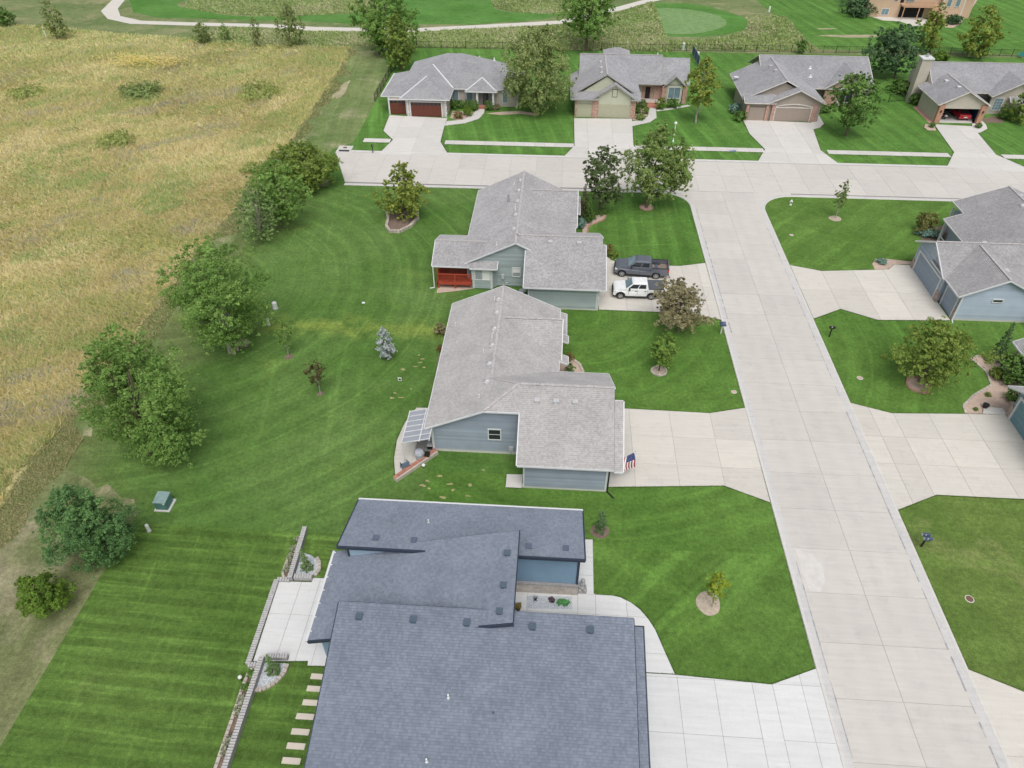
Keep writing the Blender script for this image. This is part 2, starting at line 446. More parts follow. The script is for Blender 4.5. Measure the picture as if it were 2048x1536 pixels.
# ------------------------------------------------------------------ ground, lawns, streets
L_GEN = lawn('lawn_general', (0.070,0.153,0.030), (0.099,0.198,0.043), (0.217,0.229,0.090), 20, 1.3, .16, .62, .82, .45)
L_BACK = lawn('lawn_back', (.074,.156,.030), (.118,.204,.054), (.20,.265,.065), 0, 1.2, .24, .58, .78, .5, .5, (-40, 62), .4, (-40.5, -31.0, (.140,.160,.064)), (56.5, (.195,.260,.055)))
L_AW = lawn('lawn_house_west', (0.073,0.140,0.026), (0.102,0.178,0.038), (0.191,0.217,0.077), 2, .56, .34, .63, .82, .35, .12, None, .55)
L_AE = lawn('lawn_house_front', (0.077,0.158,0.028), (0.107,0.201,0.041), (0.191,0.222,0.077), -48, 1.7, .30, .62, .80, .4, .6, None, .2)
L_BF = lawn('lawn_front_rings', (0.077,0.165,0.029), (0.109,0.210,0.041), (0.178,0.204,0.070), 0, 1.2, .20, .62, .8, .4, .4, (3, 60))
L_CF = lawn('lawn_front_stripes', (0.073,0.165,0.029), (0.105,0.206,0.043), (0.204,0.255,0.064), 90, 1.15, .26, .6, .8, .5, .2)
L_K = lawn('lawn_dry', (0.102,0.172,0.036), (0.147,0.211,0.054), (0.319,0.306,0.140), 0, 1.6, .12, .56, .76, .6)
L_N = lawn('lawn_north', (0.077,0.178,0.033), (0.105,0.217,0.045), (0.178,0.229,0.064), 78, 1.5, .28, .64, .82, .35, .25)
L_FAIR = lawn('fairway', (0.070,0.185,0.032), (0.105,0.235,0.055), (0.160,0.240,0.070), 18, 5.0, .14, .6, .8, .4)
L_GREEN = lawn('putting_green', (.16,.27,.10), (.19,.30,.125), (0.190,0.280,0.120), 40, 2.0, .06, .6, .8, .3)
L_ROUGH = lawn('golf_rough', (0.124,0.178,0.063), (0.178,0.221,0.092), (0.292,0.275,0.151), 0, 3.0, .05, .48, .66, .8)
L_STRIP = lawn('mowed_strip', (0.125,0.185,0.060), (0.190,0.235,0.095), (0.400,0.350,0.235), 84, 1.4, .18, .52, .74, .75)
L_FIELD = lawn('prairie_thatch', (0.420,0.360,0.180), (0.350,0.345,0.155), (0.480,0.400,0.240), 60, 3.0, .05, .45, .65, .6)
def ragged(pts, amp=.35, step=.9, seed=0):
    rn_ = random.Random(seed); out = [pts[0]]
    for a, b in zip(pts, pts[1:]):
        n = max(1, int(math.dist(a, b)/step))
        for i in range(1, n+1):
            j = amp if i < n else 0
            out.append((a[0]+(b[0]-a[0])*i/n + rn_.uniform(-j, j), a[1]+(b[1]-a[1])*i/n + rn_.uniform(-j, j)))
    return out
def sheet(name, poly, z, mat, label):
    p = ccw(poly)
    b = MB(); b.add([(x, y, z) for x, y in p], [tuple(range(len(p)))])
    return structure(b.build(name, mat), label)
PAVE = []
def rect(x0, x1, y0, y1): return [(x0,y0),(x1,y0),(x1,y1),(x0,y1)]
sheet('ground', rect(-3000, 3000, -600, 4500), 0.0, L_GEN, 'green grass ground between the houses')
FIELD_EDGE = [(-41.0,-20),(-40.6,31),(-41.1,36.5),(-40.7,45),(-40.7,59),(-41.2,64),(-40.5,80.5),(-42.0,94),(-40.0,103.5),(-41,128),(-41.8,146),(-43,150.5)]
sheet('prairie_field', FIELD_EDGE + [(-60,152),(-90,156),(-112,163),(-400,178),(-400,-20)], .006, L_FIELD, 'thatch floor of the tall prairie field')
sheet('mowed_strip', FIELD_EDGE + [(-36,150),(-31.6,136),(-31.0,122),(-29.9,104),(-33,100.5),(-33.5,97),(-30.4,88),(-36,87),(-33.5,70),(-36.5,62),(-34.5,50),(-33.5,44),(-30.2,36.5),(-30.2,31.2),(-30.2,-20)], .004, L_STRIP, 'pale dry mown strip beside the prairie')
sheet('mowed_strip', FIELD_EDGE[:3] + ragged([(-38.4,37),(-36,35.4),(-33,34.2),(-30.2,32.4)], .5, .6, 4) + [(-30.2,31.3),(-30.2,-20)], .0075, lawn('dry_strip', (0.125,0.160,0.060), (0.190,0.205,0.095), (0.410,0.350,0.250), 84, 1.4, .18, .47, .70, .75), 'rough dry grass with bare soil round the lowest cedar and bush')
sheet('lawn', rect(-30.2,-11.0,-10,31.25), .008, L_AW, 'striped lawn west of the slate roofed house')
sheet('lawn', ragged([(-30.2,31.25),(-38.3,36),(-38.0,48),(-38.6,60),(-37.6,70),(-38.4,80),(-37.0,87)], .45, .7, 9) + [(-29,88.2),(-9.3,88.8),(-9.0,31.25)], .007, L_BACK, 'wide back lawn with curved mower tracks')
sheet('lawn', [(2.0,31.5),(17.35,31.5),(17.35,21),(5,21),(3.7,27.4)], .008, L_AE, 'front lawn with the yellow green sapling')
sheet('lawn', [(-9,31.25),(17.35,31.5),(17.35,37.9),(-9,37.9)], .009, L_BF, 'narrow lawn between slate and grey roofed houses')
sheet('lawn', rect(0,17.35,45.9,61.3), .008, L_BF, 'front lawn with the brown leaved tree')
sheet('lawn', rect(0,17.35,70,89.4), .008, L_CF, 'striped corner lawn by the grey truck')
sheet('lawn', rect(26.7,60,22.3,38.0), .008, L_K, 'yellowing lawn with two dark mailboxes')
sheet('lawn', rect(26.7,60,47.0,62.9), .008, L_BF, 'lawn round the leafy tree in a pink ring')
sheet('lawn', [(26.7,70.3),(26.7,84.5),(27.4,87.2),(29.2,89),(32,89.5),(70,89.6),(70,70.3)], .008, L_AE, 'corner lawn with a young tree')
sheet('lawn', [(-30.6,99.8),(-31.0,122),(-31.3,136),(-29.3,152),(100,153),(100,99.9)], .005, L_N, 'front and back lawns of the far row of houses')
sheet('golf_rough', [(-43,150.5),(-60,152),(-90,156),(-112,163),(-400,178),(-400,300),(300,300),(300,154),(100,153.2),(-29.3,152.2),(-36,150)], .006, L_ROUGH, 'rough grass of the golf course')
sheet('fairway', [(-108,190),(-100,176),(-92,171.5),(-62,171),(-45,169),(-20,170.5),(-4,176),(4,186),(6,230),(-108,230)], .010, L_FAIR, 'bright green fairway behind the cart path')
sheet('lawn', [(52,156.5),(49,180),(44,230),(300,260),(300,154),(100,154.2),(76,157)], .010, L_N, 'lawn of the peach house beyond the fence')
def blob(c, rx, ry, n=40, seed=0, amp=.05, rot=0.0):
    rn = random.Random(seed); ph = [rn.uniform(0, 6.28) for _ in range(4)]; out = []
    for i in range(n):
        t = math.tau*i/n
        k = 1 + amp*(math.sin(2*t+ph[0]) + .7*math.sin(3*t+ph[1]) + .5*math.sin(5*t+ph[2]))
        x, y = rx*k*math.cos(t), ry*k*math.sin(t)
        out.append((c[0]+x*math.cos(rot)-y*math.sin(rot), c[1]+x*math.sin(rot)+y*math.cos(rot)))
    return out
sheet('fairway', blob((24,178), 17, 15.5, 48, 3, .05), .012, L_FAIR, 'mown collar round the putting green')
sheet('putting_green', blob((24.5,177), 11.8, 11.4, 48, 4, .02), .016, L_GREEN, 'pale round putting green')
sheet('golf_rough', blob((-68,185), 24, 11, 40, 7, .08), .014, L_ROUGH, 'shaggy rough island beside the cart path bend')
sheet('golf_rough', blob((-5,190), 13, 10, 40, 9, .1), .014, L_ROUGH, 'shaggy rough mound above the cart path')
L_BARE = M('bare_patch', (.36,.33,.21), .95, .3, .8, .3, 20, .4)
for k, (c, a, b_, sd) in enumerate([((61.5,166.5),5.2,1.3,1),((57.5,172),2.0,.5,2),((-38.2,126),.7,5.5,3)]):
    sheet('bare_patch', blob(c, a, b_, 30, sd, .22), .020, L_BARE, ['long bare patch in the far lawn','small bare patch in the far lawn','bare gravelly patch beside the far prairie edge'][k])

def slabs(parent, poly, xs, ys, z, mat, th=.10, gap=.03, name='slab'):
    poly = ccw(poly)
    X = [-1e4] + sorted(xs) + [1e4]; Y = [-1e4] + sorted(ys) + [1e4]
    for i in range(len(X)-1):
        for j in range(len(Y)-1):
            g = gap/2
            c = rect_clip(poly, X[i]+g, X[i+1]-g, Y[j]+g, Y[j+1]-g)
            q = []
            for p in c:
                if not q or math.dist(p, q[-1]) > .01: q.append(p)
            if len(q) < 3 or abs(area(q)) < .05: continue
            MB().prism(q, z-th, z).build(name, mat, parent)
def paved(name, label, poly, xs, ys, z, mat, th=.05, gap=.02):
    PAVE.append(poly)
    b = MB().prism(poly, -.02, z-.022)
    o = structure(b.build(name, JOINT), label)
    slabs(o, poly, xs, ys, z, mat, th, gap)
    return o
# --- the two streets
JY = [35.84 - 3.65*k for k in range(1, 10)][::-1] + [35.84 + 3.65*k for k in range(0, 15)]
JY = [y for y in JY if y < 88.5]
st = structure(MB().prism([(17.9,2),(26.15,2),(26.15,89.3),(17.9,89.3)], -.02, .022).build('street', JOINT), 'concrete side street running towards the camera')
slabs(st, [(17.95,2),(26.1,2),(26.1,89.70),(17.95,89.70)], [22.0], JY, .045, ROADN, .05, .02)
JX = [-32 + 3.65*k for k in range(0, 40)]
st2 = structure(MB().prism([(-32.6,99.4),(-28.4,89.0),(110,89.6),(110,99.4)], -.02, .022).build('street', JOINT), 'concrete cross street in front of the far houses')
slabs(st2, [(-32.4,99.35),(-28.6,89.5),(17.0,89.75),(27.2,89.75),(110,89.9),(110,99.35)], JX, [94.6], .045, ROAD, .05, .02)
def fillet(cx_, cy_, r, a0, a1, n=8):
    return [(cx_ + r*math.cos(R(a0+(a1-a0)*i/n)), cy_ + r*math.sin(R(a0+(a1-a0)*i/n))) for i in range(n+1)]
cl = [(17.95,84.8)] + fillet(14.0, 85.4, 3.9, 0, 90) + [(14.0,89.8),(17.95,89.8)]
cr = [(26.1,84.8)] + fillet(31.0, 84.6, 4.9, 180, 90) + [(31.0,89.8),(26.1,89.8)]
for c in (cl, cr): MB().prism(c, .0, .047).build('corner_slab', ROAD, st2)
def run(name, label, pts, side):
    """roll kerb: gutter pan and low kerb swept along pts; side=+1 puts the kerb to the left of travel"""
    prof_g = [(0,.040),(.28,.030),(.42,.034)]
    prof_k = [(.42,.034),(.50,.075),(.62,.085),(.66,.0)]
    def sweep(prof):
        b = MB(); rows = []
        for i, p in enumerate(pts):
            a = Vector(pts[max(i-1,0)]); c = Vector(pts[min(i+1,len(pts)-1)])
            t = (c-a).normalized(); nrm = Vector((-t.y, t.x))*side
            rows.append([(p[0]+nrm.x*d, p[1]+nrm.y*d, z) for d, z in prof])
        for i in range(len(pts)-1):
            for k in range(len(prof)-1):
                q = [rows[i][k], rows[i+1][k], rows[i+1][k+1], rows[i][k+1]]
                b.add(q, [(0,1,2,3) if side < 0 else (3,2,1,0)])
        return b
    o = structure(sweep(prof_k).build(name, WALK), label)
    sweep(prof_g).build('gutter_pan', GUTTERC, o)
    return o
def dense(pts, step=3.0):
    out = [pts[0]]
    for a, b in zip(pts, pts[1:]):
        n = max(1, int(math.dist(a, b)/step))
        out += [(a[0]+(b[0]-a[0])*i/n, a[1]+(b[1]-a[1])*i/n) for i in range(1, n+1)]
    return out
run('kerb', 'low concrete kerb along the left side of the street', dense([(17.98,2),(17.98,85.4)]) + fillet(14.0, 85.4, 3.98, 0, 90)[1:] + dense([(14.0,89.4),(-28.5,89.1)]), +1)
run('kerb', 'low concrete kerb along the right side of the street', dense([(26.08,2),(26.08,84.6)]) + fillet(31.0, 84.6, 4.92, 180, 90)[1:] + dense([(31,89.5),(110,89.6)]), -1)
run('kerb', 'low concrete kerb in front of the far houses', dense([(-32.4,99.38),(110,99.45)]), +1)
# patches and stains lying on the road
PATCH = M('road_patch_pale', (.60,.58,.555), .9, .10, 1.5, .05, 14, .2)
pp = ccw(rect_clip(ccw([(17.85,34.41),(17.83,32.86),(18.25,32.10),(19.30,31.66),(19.78,30.85),(19.63,29.61),(19.03,28.59),(18.33,28.74),(18.22,29.92),(18.27,31.59),(18.06,32.66)]), 18.12, 26, 0, 80))
b = MB(); b.add([(x,y,.0492) for x,y in pp], [tuple(range(len(pp)))])
structure(b.build('road_patch', PATCH), 'pale worn patch on the street by the left kerb')
TAR = M('tar_line', (.34,.345,.365), .8, .35, 3)
rn = random.Random(5)
def tarline(name, label, pts, w, skip=.12):
    b = MB()
    for a, c in zip(pts, pts[1:]):
        n = max(2, int(math.dist(a, c)/.45))
        for i in range(n):
            if rn.random() < skip: continue
            p = Vector((*a, 0)).lerp(Vector((*c, 0)), i/n); q = Vector((*a, 0)).lerp(Vector((*c, 0)), (i+1)/n)
            ww = w*rn.uniform(.25, 1.1); t = (q-p).normalized(); s = Vector((-t.y, t.x, 0))*ww/2
            b.add([tuple(v + Vector((0,0,.0485))) for v in (p-s, q-s, q+s, p+s)], [(0,1,2,3)])
    return structure(b.build(name, TAR), label)
tarline('sealant_line', 'dark sealant along the right gutter of the street', [(25.98,5),(26.02,47)], .12)
tarline('sealant_line', 'dark sealant along the left gutter of the street', [(18.05,5),(18.0,31)], .08)
tarline('sealant_line', 'dark sealant along the left gutter beside the trucks', [(18.02,58),(18.02,84.5)], .12)
tarline('sealant_line', 'dark sealant across the mouth of the side street', [(17.4,89.62),(26.7,89.62)], .09)
tarline('sealant_line', 'dark sealant along the right gutter near the cross street', [(26.0,49),(26.0,80)], .09)
# --- drives
paved('driveway', 'bright new concrete driveway of the slate roofed house', [(5.1,2),(17.34,2),(17.34,23.05),(14.4,21.84),(8.62,22.08),(5.1,22.05)], [6.65,8.7,10.95,13.2,14.43,16.2], [21.9,18.55,15.0,11.4], .056, NEWC)
o = structure(MB().prism(rect(13.215,14.415,2,21.82), .0, .03).build('ribbon_strip', JOINT), 'narrow strip of square slabs across the new driveway')
slabs(o, rect(13.225,14.405,2,21.8), [], [20.8-1.17*k for k in range(0,16)], .0585, NEWC, .04, .02)
paved('walkway', 'curved new concrete front walk of the slate roofed house', [(2.7,31.9),(3.76,31.95),(3.73,27.45),(4.9,27.42),(5.5,27.3),(6.2,26.95),(6.77,26.46),(7.25,25.8),(7.64,25.06),(8.1,23.6),(8.58,22.14),(5.0,22.12),(-1.7,22.1),(-1.7,27.38),(2.7,27.38)], [-.7,2.66,3.85,5.9], [30.4,28.9,27.4,25.9,23.4], .056, NEWC)
paved('driveway', 'pale concrete driveway of the blue grey house with flag', [(4.9,46.2),(14.18,46.05),(17.34,46.95),(17.3,36.3),(14.07,37.78),(4.9,37.05)], [7.2,10.65,14.15], [39.7,42.9], .056, DRIVE)
paved('driveway', 'concrete driveway with the two pickup trucks', [(5.0,61.2),(14.2,61.15),(17.32,60.2),(17.3,71.25),(14.4,70.4),(7.64,70.25),(6.2,71.9),(5.0,72)], [7.9,10.6,12.9,14.5,16.3], [63.6,66.2], .056, DRIVE)
paved('driveway', 'wide concrete driveway of the pale blue house', [(26.75,71.4),(29.95,70.35),(35.87,70.97),(37.6,71.2),(38.5,72.25),(40.4,72.3),(40.5,61.6),(33.2,61.2),(30.0,62.96),(26.75,61.0)], [29.95,33.5,36.9], [66.4], .056, DRIVE)
paved('driveway', 'wide concrete driveway of the teal garage', [(26.72,48.2),(29.87,47.06),(36.3,47.4),(39.9,47.5),(39.9,37.9),(30.2,37.9),(26.72,36.2)], [28.1,30.0,33.0,36.4], [44.1,41.0], .056, DRIVE)
paved('driveway', 'concrete driveway at the lower right corner', [(26.72,23.6),(29.5,22.35),(36,19.8),(42,19.8),(42,4),(26.72,4)], [29.6,33,36.5], [18.5,14,9], .056, DRIVE)
paved('driveway', 'concrete driveway in front of the walnut garage doors', [(-27.41,114.44),(-27.05,107.83),(-24.89,104.38),(-25.96,98.88),(-15.72,99.19),(-17.59,104.08),(-17.87,110.51),(-17.83,113.74)], [-25,-21.3], [103.2,105.2,109.5], .056, WALK)
paved('driveway', 'concrete driveway in front of the sage garage', [(2.51,115.06),(2.57,103.88),(0.90,99.56),(13.06,99.83),(11.35,104.45),(11.81,115.45)], [4.6,8.4], [103.2,105.2,109.5], .056, WALK)
paved('driveway', 'flared concrete driveway in front of the taupe garage', [(29.55,116.17),(29.49,110.30),(30.65,104.40),(28.77,99.98),(40.15,99.51),(38.74,104.56),(40.11,115.56)], [33.4,37.4], [103.2,105.2,110], .056, WALK)
paved('driveway', 'concrete driveway leading to the open garage', [(59.38,116.18),(58.07,105.09),(54.82,99.46),(66.79,98.58),(63.81,104.56),(65.02,115.70)], [62.3], [103.2,105.2,110.5], .056, WALK)
for lab, x0, x1 in (('short pavement stub beside the storm drain',-29.3,-25.2),('pavement between walnut and sage garages',-16.9,2.5),('pavement between sage and taupe driveways',11.6,30.4),('pavement between taupe and open garage driveways',39.6,57.0),('pavement right of the open garage driveway',64.5,110)):
    paved('sidewalk', lab, rect(x0, x1, 103.25, 104.7), [x0+1.5*k for k in range(1, int((x1-x0)/1.5))], [], .05, WALK, .05, .02)
paved('walkway', 'curved front walk of the beige house', [(-17.87,110.51),(-14.77,111.77),(-12.74,113.85),(-12.19,116.56),(-12.23,119.57),(-13.59,119.72),(-13.60,117.38),(-14.09,115.09),(-15.34,113.24),(-17.81,112.43)], [], [117.5,115.5], .05, WALK)
paved('walkway', 'curved front walk of the sage house', [(11.61,112.22),(14.58,114.11),(15.79,116.15),(15.98,119.31),(16.13,122.85),(14.78,122.76),(14.75,119.23),(14.47,116.73),(13.23,115.11),(11.75,114.36)], [], [119.5,117], .05, WALK)
paved('walkway', 'rounded front walk of the taupe house', [(39.36,112.58),(40.98,113.51),(42.06,115.26),(42.16,118.09),(42.20,121.02),(41.22,120.05),(40.16,115.78)], [], [], .05, WALK)
paved('walkway', 'rounded apron right of the open garage', [(63.88,112.95),(65.12,113.03),(67.00,114.79),(67.50,116.50),(67.70,119.54),(66.20,118.56)], [], [], .05, WALK)
paved('walkway', 'rounded apron left of the open garage', [(58.65,113.42),(57.41,113.55),(57.33,114.78),(57.96,116.09),(59.46,116.40)], [], [], .05, GRAVEL)
paved('patio_pad', 'small concrete pad behind the blue grey garage', [(-2.88,36.5),(-1.62,36.5),(-1.62,37.9),(-2.88,37.85)], [], [], .06, WALK)
# cart path
def path(name, label, outer, inner, z, mat):
    b = MB(); n = min(len(outer), len(inner))
    for i in range(n-1):
        b.add([(*outer[i], z),(*outer[i+1], z),(*inner[i+1], z),(*inner[i], z)], [(0,1,2,3)])
    return structure(b.build(name, mat), label)
PO = [(-113,200),(-110.7,187.2),(-108.1,176.6),(-103,169.8),(-95.9,166),(-79.7,165.4),(-65,165.1),(-54.4,163),(-45.7,163.1),(-31.6,163.7),(-19,166.9),(0,172.2),(10,181),(21,193.3),(32,203)]
PI_ = [(-109,201),(-107.6,187.4),(-105.2,179),(-101.3,172.4),(-94.5,168.7),(-79.9,168),(-64.8,167.8),(-54.1,166.2),(-45.5,166.1),(-31.8,166.7),(-19.6,169.8),(-1.4,174.8),(8,183),(18.9,195),(30,205)]
path('cart_path', 'pale concrete cart path curving across the golf course', PO, PI_, .03, DRIVE)
MB().prism(rect(-32.3,-30.2,99.9,101.4), 0, .16).build('inlet_top', WALK, MB().box(-32.0,-30.5,99.6,99.9,.01,.12).build('storm_drain', DARK))
sd = bpy.data.objects['storm_drain']; tag(sd, 'concrete storm drain inlet at the end of the cross street', 'storm drain')
MB().cyl((-31.3,100.7,.16),(-31.3,100.7,.175), .3, n=16).build('manhole_lid', M('rust_iron', (.16,.09,.06), .8), sd)

# ------------------------------------------------------------------ house kit
def roof(parent, faces, sh, trim, h=.16, gut=.08, deck=.13, name='roof'):
    """faces: (points, trim flags). Shingle courses are real steps; each free edge gets its own fascia."""
    b = MB(); bars = []
    for pts, flags in faces:
        V = [Vector(p) for p in pts]
        nrm = Vector((0,0,0))
        for i in range(len(V)): nrm += V[i].cross(V[(i+1) % len(V)])
        nrm.normalize()
        if nrm.z < 0:
            V = V[::-1]; flags = flags[::-1][1:] + flags[::-1][:1] if len(flags) > 1 else flags; nrm = -nrm
        g = Vector((-nrm.x, -nrm.y, 0)).normalized()
        v3 = (g - nrm * g.dot(nrm)).normalized(); u3 = v3.cross(nrm).normalized()
        O = V[0]
        uv = [((p-O).dot(u3), (p-O).dot(v3)) for p in V]
        ou, ov = O.dot(u3), O.dot(v3)
        v0, v1 = min(q[1] for q in uv), max(q[1] for q in uv)
        k = 0
        while v0 + k*h < v1 - 1e-4:
            lo, hi = v0 + k*h, min(v0 + (k+1)*h, v1); k += 1
            c = clip(clip(uv, 0, -1, -lo), 0, 1, hi)
            q = []
            for p in c:
                if not q or math.dist(p, q[-1]) > .002: q.append(p)
            if len(q) < 3 or abs(area(q)) < .0005: continue
            w3 = []
            for (u, v) in q:
                off = .036*(1 - (v-lo)/h) + .004
                w3.append(O + u3*u + v3*v + nrm*off)
            b.add([tuple(p) for p in w3], [tuple(range(len(q)))], 0, [[(u+ou, k*h - h + (v-lo)*.98 + .002) for u, v in q]])
            for i in range(len(q)):
                p, r = q[i], q[(i+1) % len(q)]
                if abs(p[1]-lo) < 1e-4 and abs(r[1]-lo) < 1e-4 and math.dist(p, r) > .02:
                    A, B = w3[i], w3[(i+1) % len(q)]
                    b.add([tuple(A), tuple(A - nrm*.040), tuple(B - nrm*.040), tuple(B)], [(0,1,2,3)], 0, [[(p[0]+ou, k*h-h+.01)]*2 + [(r[0]+ou, k*h-h+.01)]*2])
        b.ext([tuple(p - Vector((0,0,.001))) for p in V], (0,0,-deck), 1)
        for i in range(len(V)):
            if flags[i % len(flags)] == '1': bars.append((V[i], V[(i+1) % len(V)]))
    o = b.build(name, [sh, trim], parent)
    for p, q in bars:
        d = (q-p); d.z = 0; d.normalize()
        out = Vector((d.y, -d.x, 0))
        s = out*(gut*.5) - Vector((0,0,.05))
        f = MB().bar(p+s, q+s, gut, gut+.06).build('fascia', trim, o)
    return o
def gable_y(x0, x1, y0, y1, ze, p, xm=None):
    xm = (x0+x1)/2 if xm is None else xm; zr = ze + p*(xm-x0)
    return [([(x0,y1,ze),(x0,y0,ze),(xm,y0,zr),(xm,y1,zr)], '1101'), ([(x1,y0,ze),(x1,y1,ze),(xm,y1,zr),(xm,y0,zr)], '1101')]
def gable_x(x0, x1, y0, y1, ze, p, ym=None):
    ym = (y0+y1)/2 if ym is None else ym; zr = ze + p*(ym-y0)
    return [([(x0,y0,ze),(x1,y0,ze),(x1,ym,zr),(x0,ym,zr)], '1101'), ([(x1,y1,ze),(x0,y1,ze),(x0,ym,zr),(x1,ym,zr)], '1101')]
def hip(x0, x1, y0, y1, ze, p):
    w, d = x1-x0, y1-y0
    if w >= d:
        k = d/2; zr = ze+p*k; a, c, ym = x0+k, x1-k, (y0+y1)/2
        if c - a < .05: a = c = (x0+x1)/2
        A, B = (a,ym,zr), (c,ym,zr)
        S = [(x0,y0,ze),(x1,y0,ze),B] + ([A] if a != c else []); Nn = [(x1,y1,ze),(x0,y1,ze),A] + ([B] if a != c else [])
        return [(S,'1000'[:len(S)]),(Nn,'1000'[:len(Nn)]),([(x0,y1,ze),(x0,y0,ze),A],'100'),([(x1,y0,ze),(x1,y1,ze),B],'100')]
    k = w/2; zr = ze+p*k; xm = (x0+x1)/2
    A, B = (xm,y0+k,zr), (xm,y1-k,zr)
    return [([(x0,y0,ze),(x1,y0,ze),A],'100'),([(x1,y1,ze),(x0,y1,ze),B],'100'),([(x0,y1,ze),(x0,y0,ze),A,B],'1000'),([(x1,y0,ze),(x1,y1,ze),B,A],'1000')]
def caps(parent, segs, mat):
    for p, q in segs:
        MB().bar(Vector(p)+Vector((0,0,.035)), Vector(q)+Vector((0,0,.035)), .24, .05).build('ridge_cap', mat, parent)
def frame(a, b):
    a, b = Vector((*a, 0)), Vector((*b, 0)); d = (b-a).normalized()
    return a, d, Vector((d.y, -d.x, 0))           # outward = right of travel
def W3(a, d, n, s, z, o): return tuple(a + d*s + n*o + Vector((0,0,z)))
def wallpoly(parent, a, b, poly, mat, th=.18, name='wall'):
    A, d, n = frame(a, b)
    return MB().ext([W3(A,d,n,s,z,0) for s, z in poly], n*-th).build(name, mat, parent)
def siding(parent, a, b, poly, mat, h=.20, o=0.0, holes=()):
    A, d, n = frame(a, b)
    z0, z1 = min(p[1] for p in poly), max(p[1] for p in poly); k = 0
    while z0 + k*h < z1-.02:
        lo, hi = z0+k*h, min(z0+(k+1)*h, z1); k += 1
        c = clip(clip(poly, 0, -1, -lo), 0, 1, hi)
        if len(c) < 3 or abs(area(c)) < .004: continue
        m = len(c); f = [W3(A,d,n,s,z, o+.062-.054*(z-lo)/h) for s, z in c]; r = [W3(A,d,n,s,z,o-.01) for s, z in c]
        MB().add(f+r, [tuple(range(m)), tuple(range(2*m-1,m-1,-1))] + [((i+1)%m,i,m+i,m+(i+1)%m) for i in range(m)]).build('board', mat, parent)
def wbox(parent, a, b, s0, s1, z0, z1, o0, o1, mat, name):
    A, d, n = frame(a, b)
    pts = [W3(A,d,n,s,z,o0) for s, z in ((s0,z0),(s1,z0),(s1,z1),(s0,z1))]
    return MB().ext(pts, n*(o1-o0)).build(name, mat, parent)
def window(parent, a, b, s0, s1, z0, z1, split='h', o=.04, trim=None, pane=None, fw=.09):
    trim = trim or WHITE; pane = pane or GLASS
    A, d, n = frame(a, b)
    def bx(m, s0, s1, z0, z1, o0, o1): m.ext([W3(A,d,n,s,z,o0) for s, z in ((s0,z0),(s1,z0),(s1,z1),(s0,z1))], n*(o1-o0))
    m = MB()
    bx(m, s0-fw, s1+fw, z0-fw, z0, -.02, o+.05); bx(m, s0-fw, s1+fw, z1, z1+fw, -.02, o+.05)
    bx(m, s0-fw, s0, z0, z1, -.02, o+.05); bx(m, s1, s1+fw, z0, z1, -.02, o+.05)
    w = m.build('window', trim, parent)
    ps = [(s0,s1,z0,z1)]
    if split == 'h': zm = (z0+z1)/2; ps = [(s0,s1,z0,zm-.02),(s0,s1,zm+.02,z1)]
    if split == 'v': sm = (s0+s1)/2; ps = [(s0,sm-.02,z0,z1),(sm+.02,s1,z0,z1)]
    if split == 'grid':
        ps = [(s0+(s1-s0)*i/3+.02, s0+(s1-s0)*(i+1)/3-.02, z0+(z1-z0)*j/4+.02, z0+(z1-z0)*(j+1)/4-.02) for i in range(3) for j in range(4)]
        q = MB(); bx(q, s0, s1, z0, z1, -.02, o+.005); q.build('muntin', trim, w)
    elif split:
        q = MB()
        if split == 'h': bx(q, s0, s1, zm-.02, zm+.02, -.02, o+.03)
        else: bx(q, sm-.02, sm+.02, z0, z1, -.02, o+.03)
        q.build('muntin', trim, w)
    for k, t in enumerate(ps):
        q = MB(); bx(q, *t, -.02, o+.01 + (.0 if split != 'grid' else .006))
        q.build('pane', pane if not isinstance(pane, (list, tuple)) else pane[k % len(pane)], w)
    return w
def gdoor(parent, a, b, s0, s1, z1, mat, trim=None, rows=4, cols=0, o=.03, fw=.12, lites=None):
    A, d, n = frame(a, b)
    def bx(m, s0, s1, z0, z1, o0, o1): m.ext([W3(A,d,n,s,z,o0) for s, z in ((s0,z0),(s1,z0),(s1,z1),(s0,z1))], n*(o1-o0))
    m = MB(); bx(m, s0, s1, .03, z1, -.03, o-.012)
    D = m.build('garage_door', mat, parent)
    h = (z1-.03)/rows
    for r in range(rows):
        q = MB(); bx(q, s0+.005, s1-.005, .03+r*h+.012, .03+(r+1)*h-.012, -.02, o); P_ = q.build('panel', mat, D)
        if cols and not (lites and r == rows-1):
            w = (s1-s0)/cols; q = MB()
            for c in range(cols): bx(q, s0+c*w+.09, s0+(c+1)*w-.09, .03+r*h+.1, .03+(r+1)*h-.1, o-.01, o+.018)
            q.build('raised_field', mat, D)['kind'] = 'stuff'
        if lites and r == rows-1:
            w = (s1-s0)/lites; q = MB()
            for c in range(lites): bx(q, s0+c*w+.07, s0+(c+1)*w-.07, .03+r*h+.1, .03+(r+1)*h-.1, o-.01, o+.006)
            q.build('door_glass', GLASS, D)
    if trim:
        m = MB(); bx(m, s0-fw, s0, 0, z1+fw, -.02, o+.06); bx(m, s1, s1+fw, 0, z1+fw, -.02, o+.06); bx(m, s0, s1, z1, z1+fw, -.02, o+.06)
        m.build('door_frame', trim, D)
    return D
def vents(parent, spots, mat, s=.34, h=.22):
    for x, y, z in spots:
        m = MB(); m.box(x-s/2, x+s/2, y-s/2, y+s/2, z-.15, z+h); m.box(x-s/2-.05, x+s/2+.05, y-s/2-.05, y+s/2+.05, z+h, z+h+.04)
        m.build('roof_vent', mat, parent)
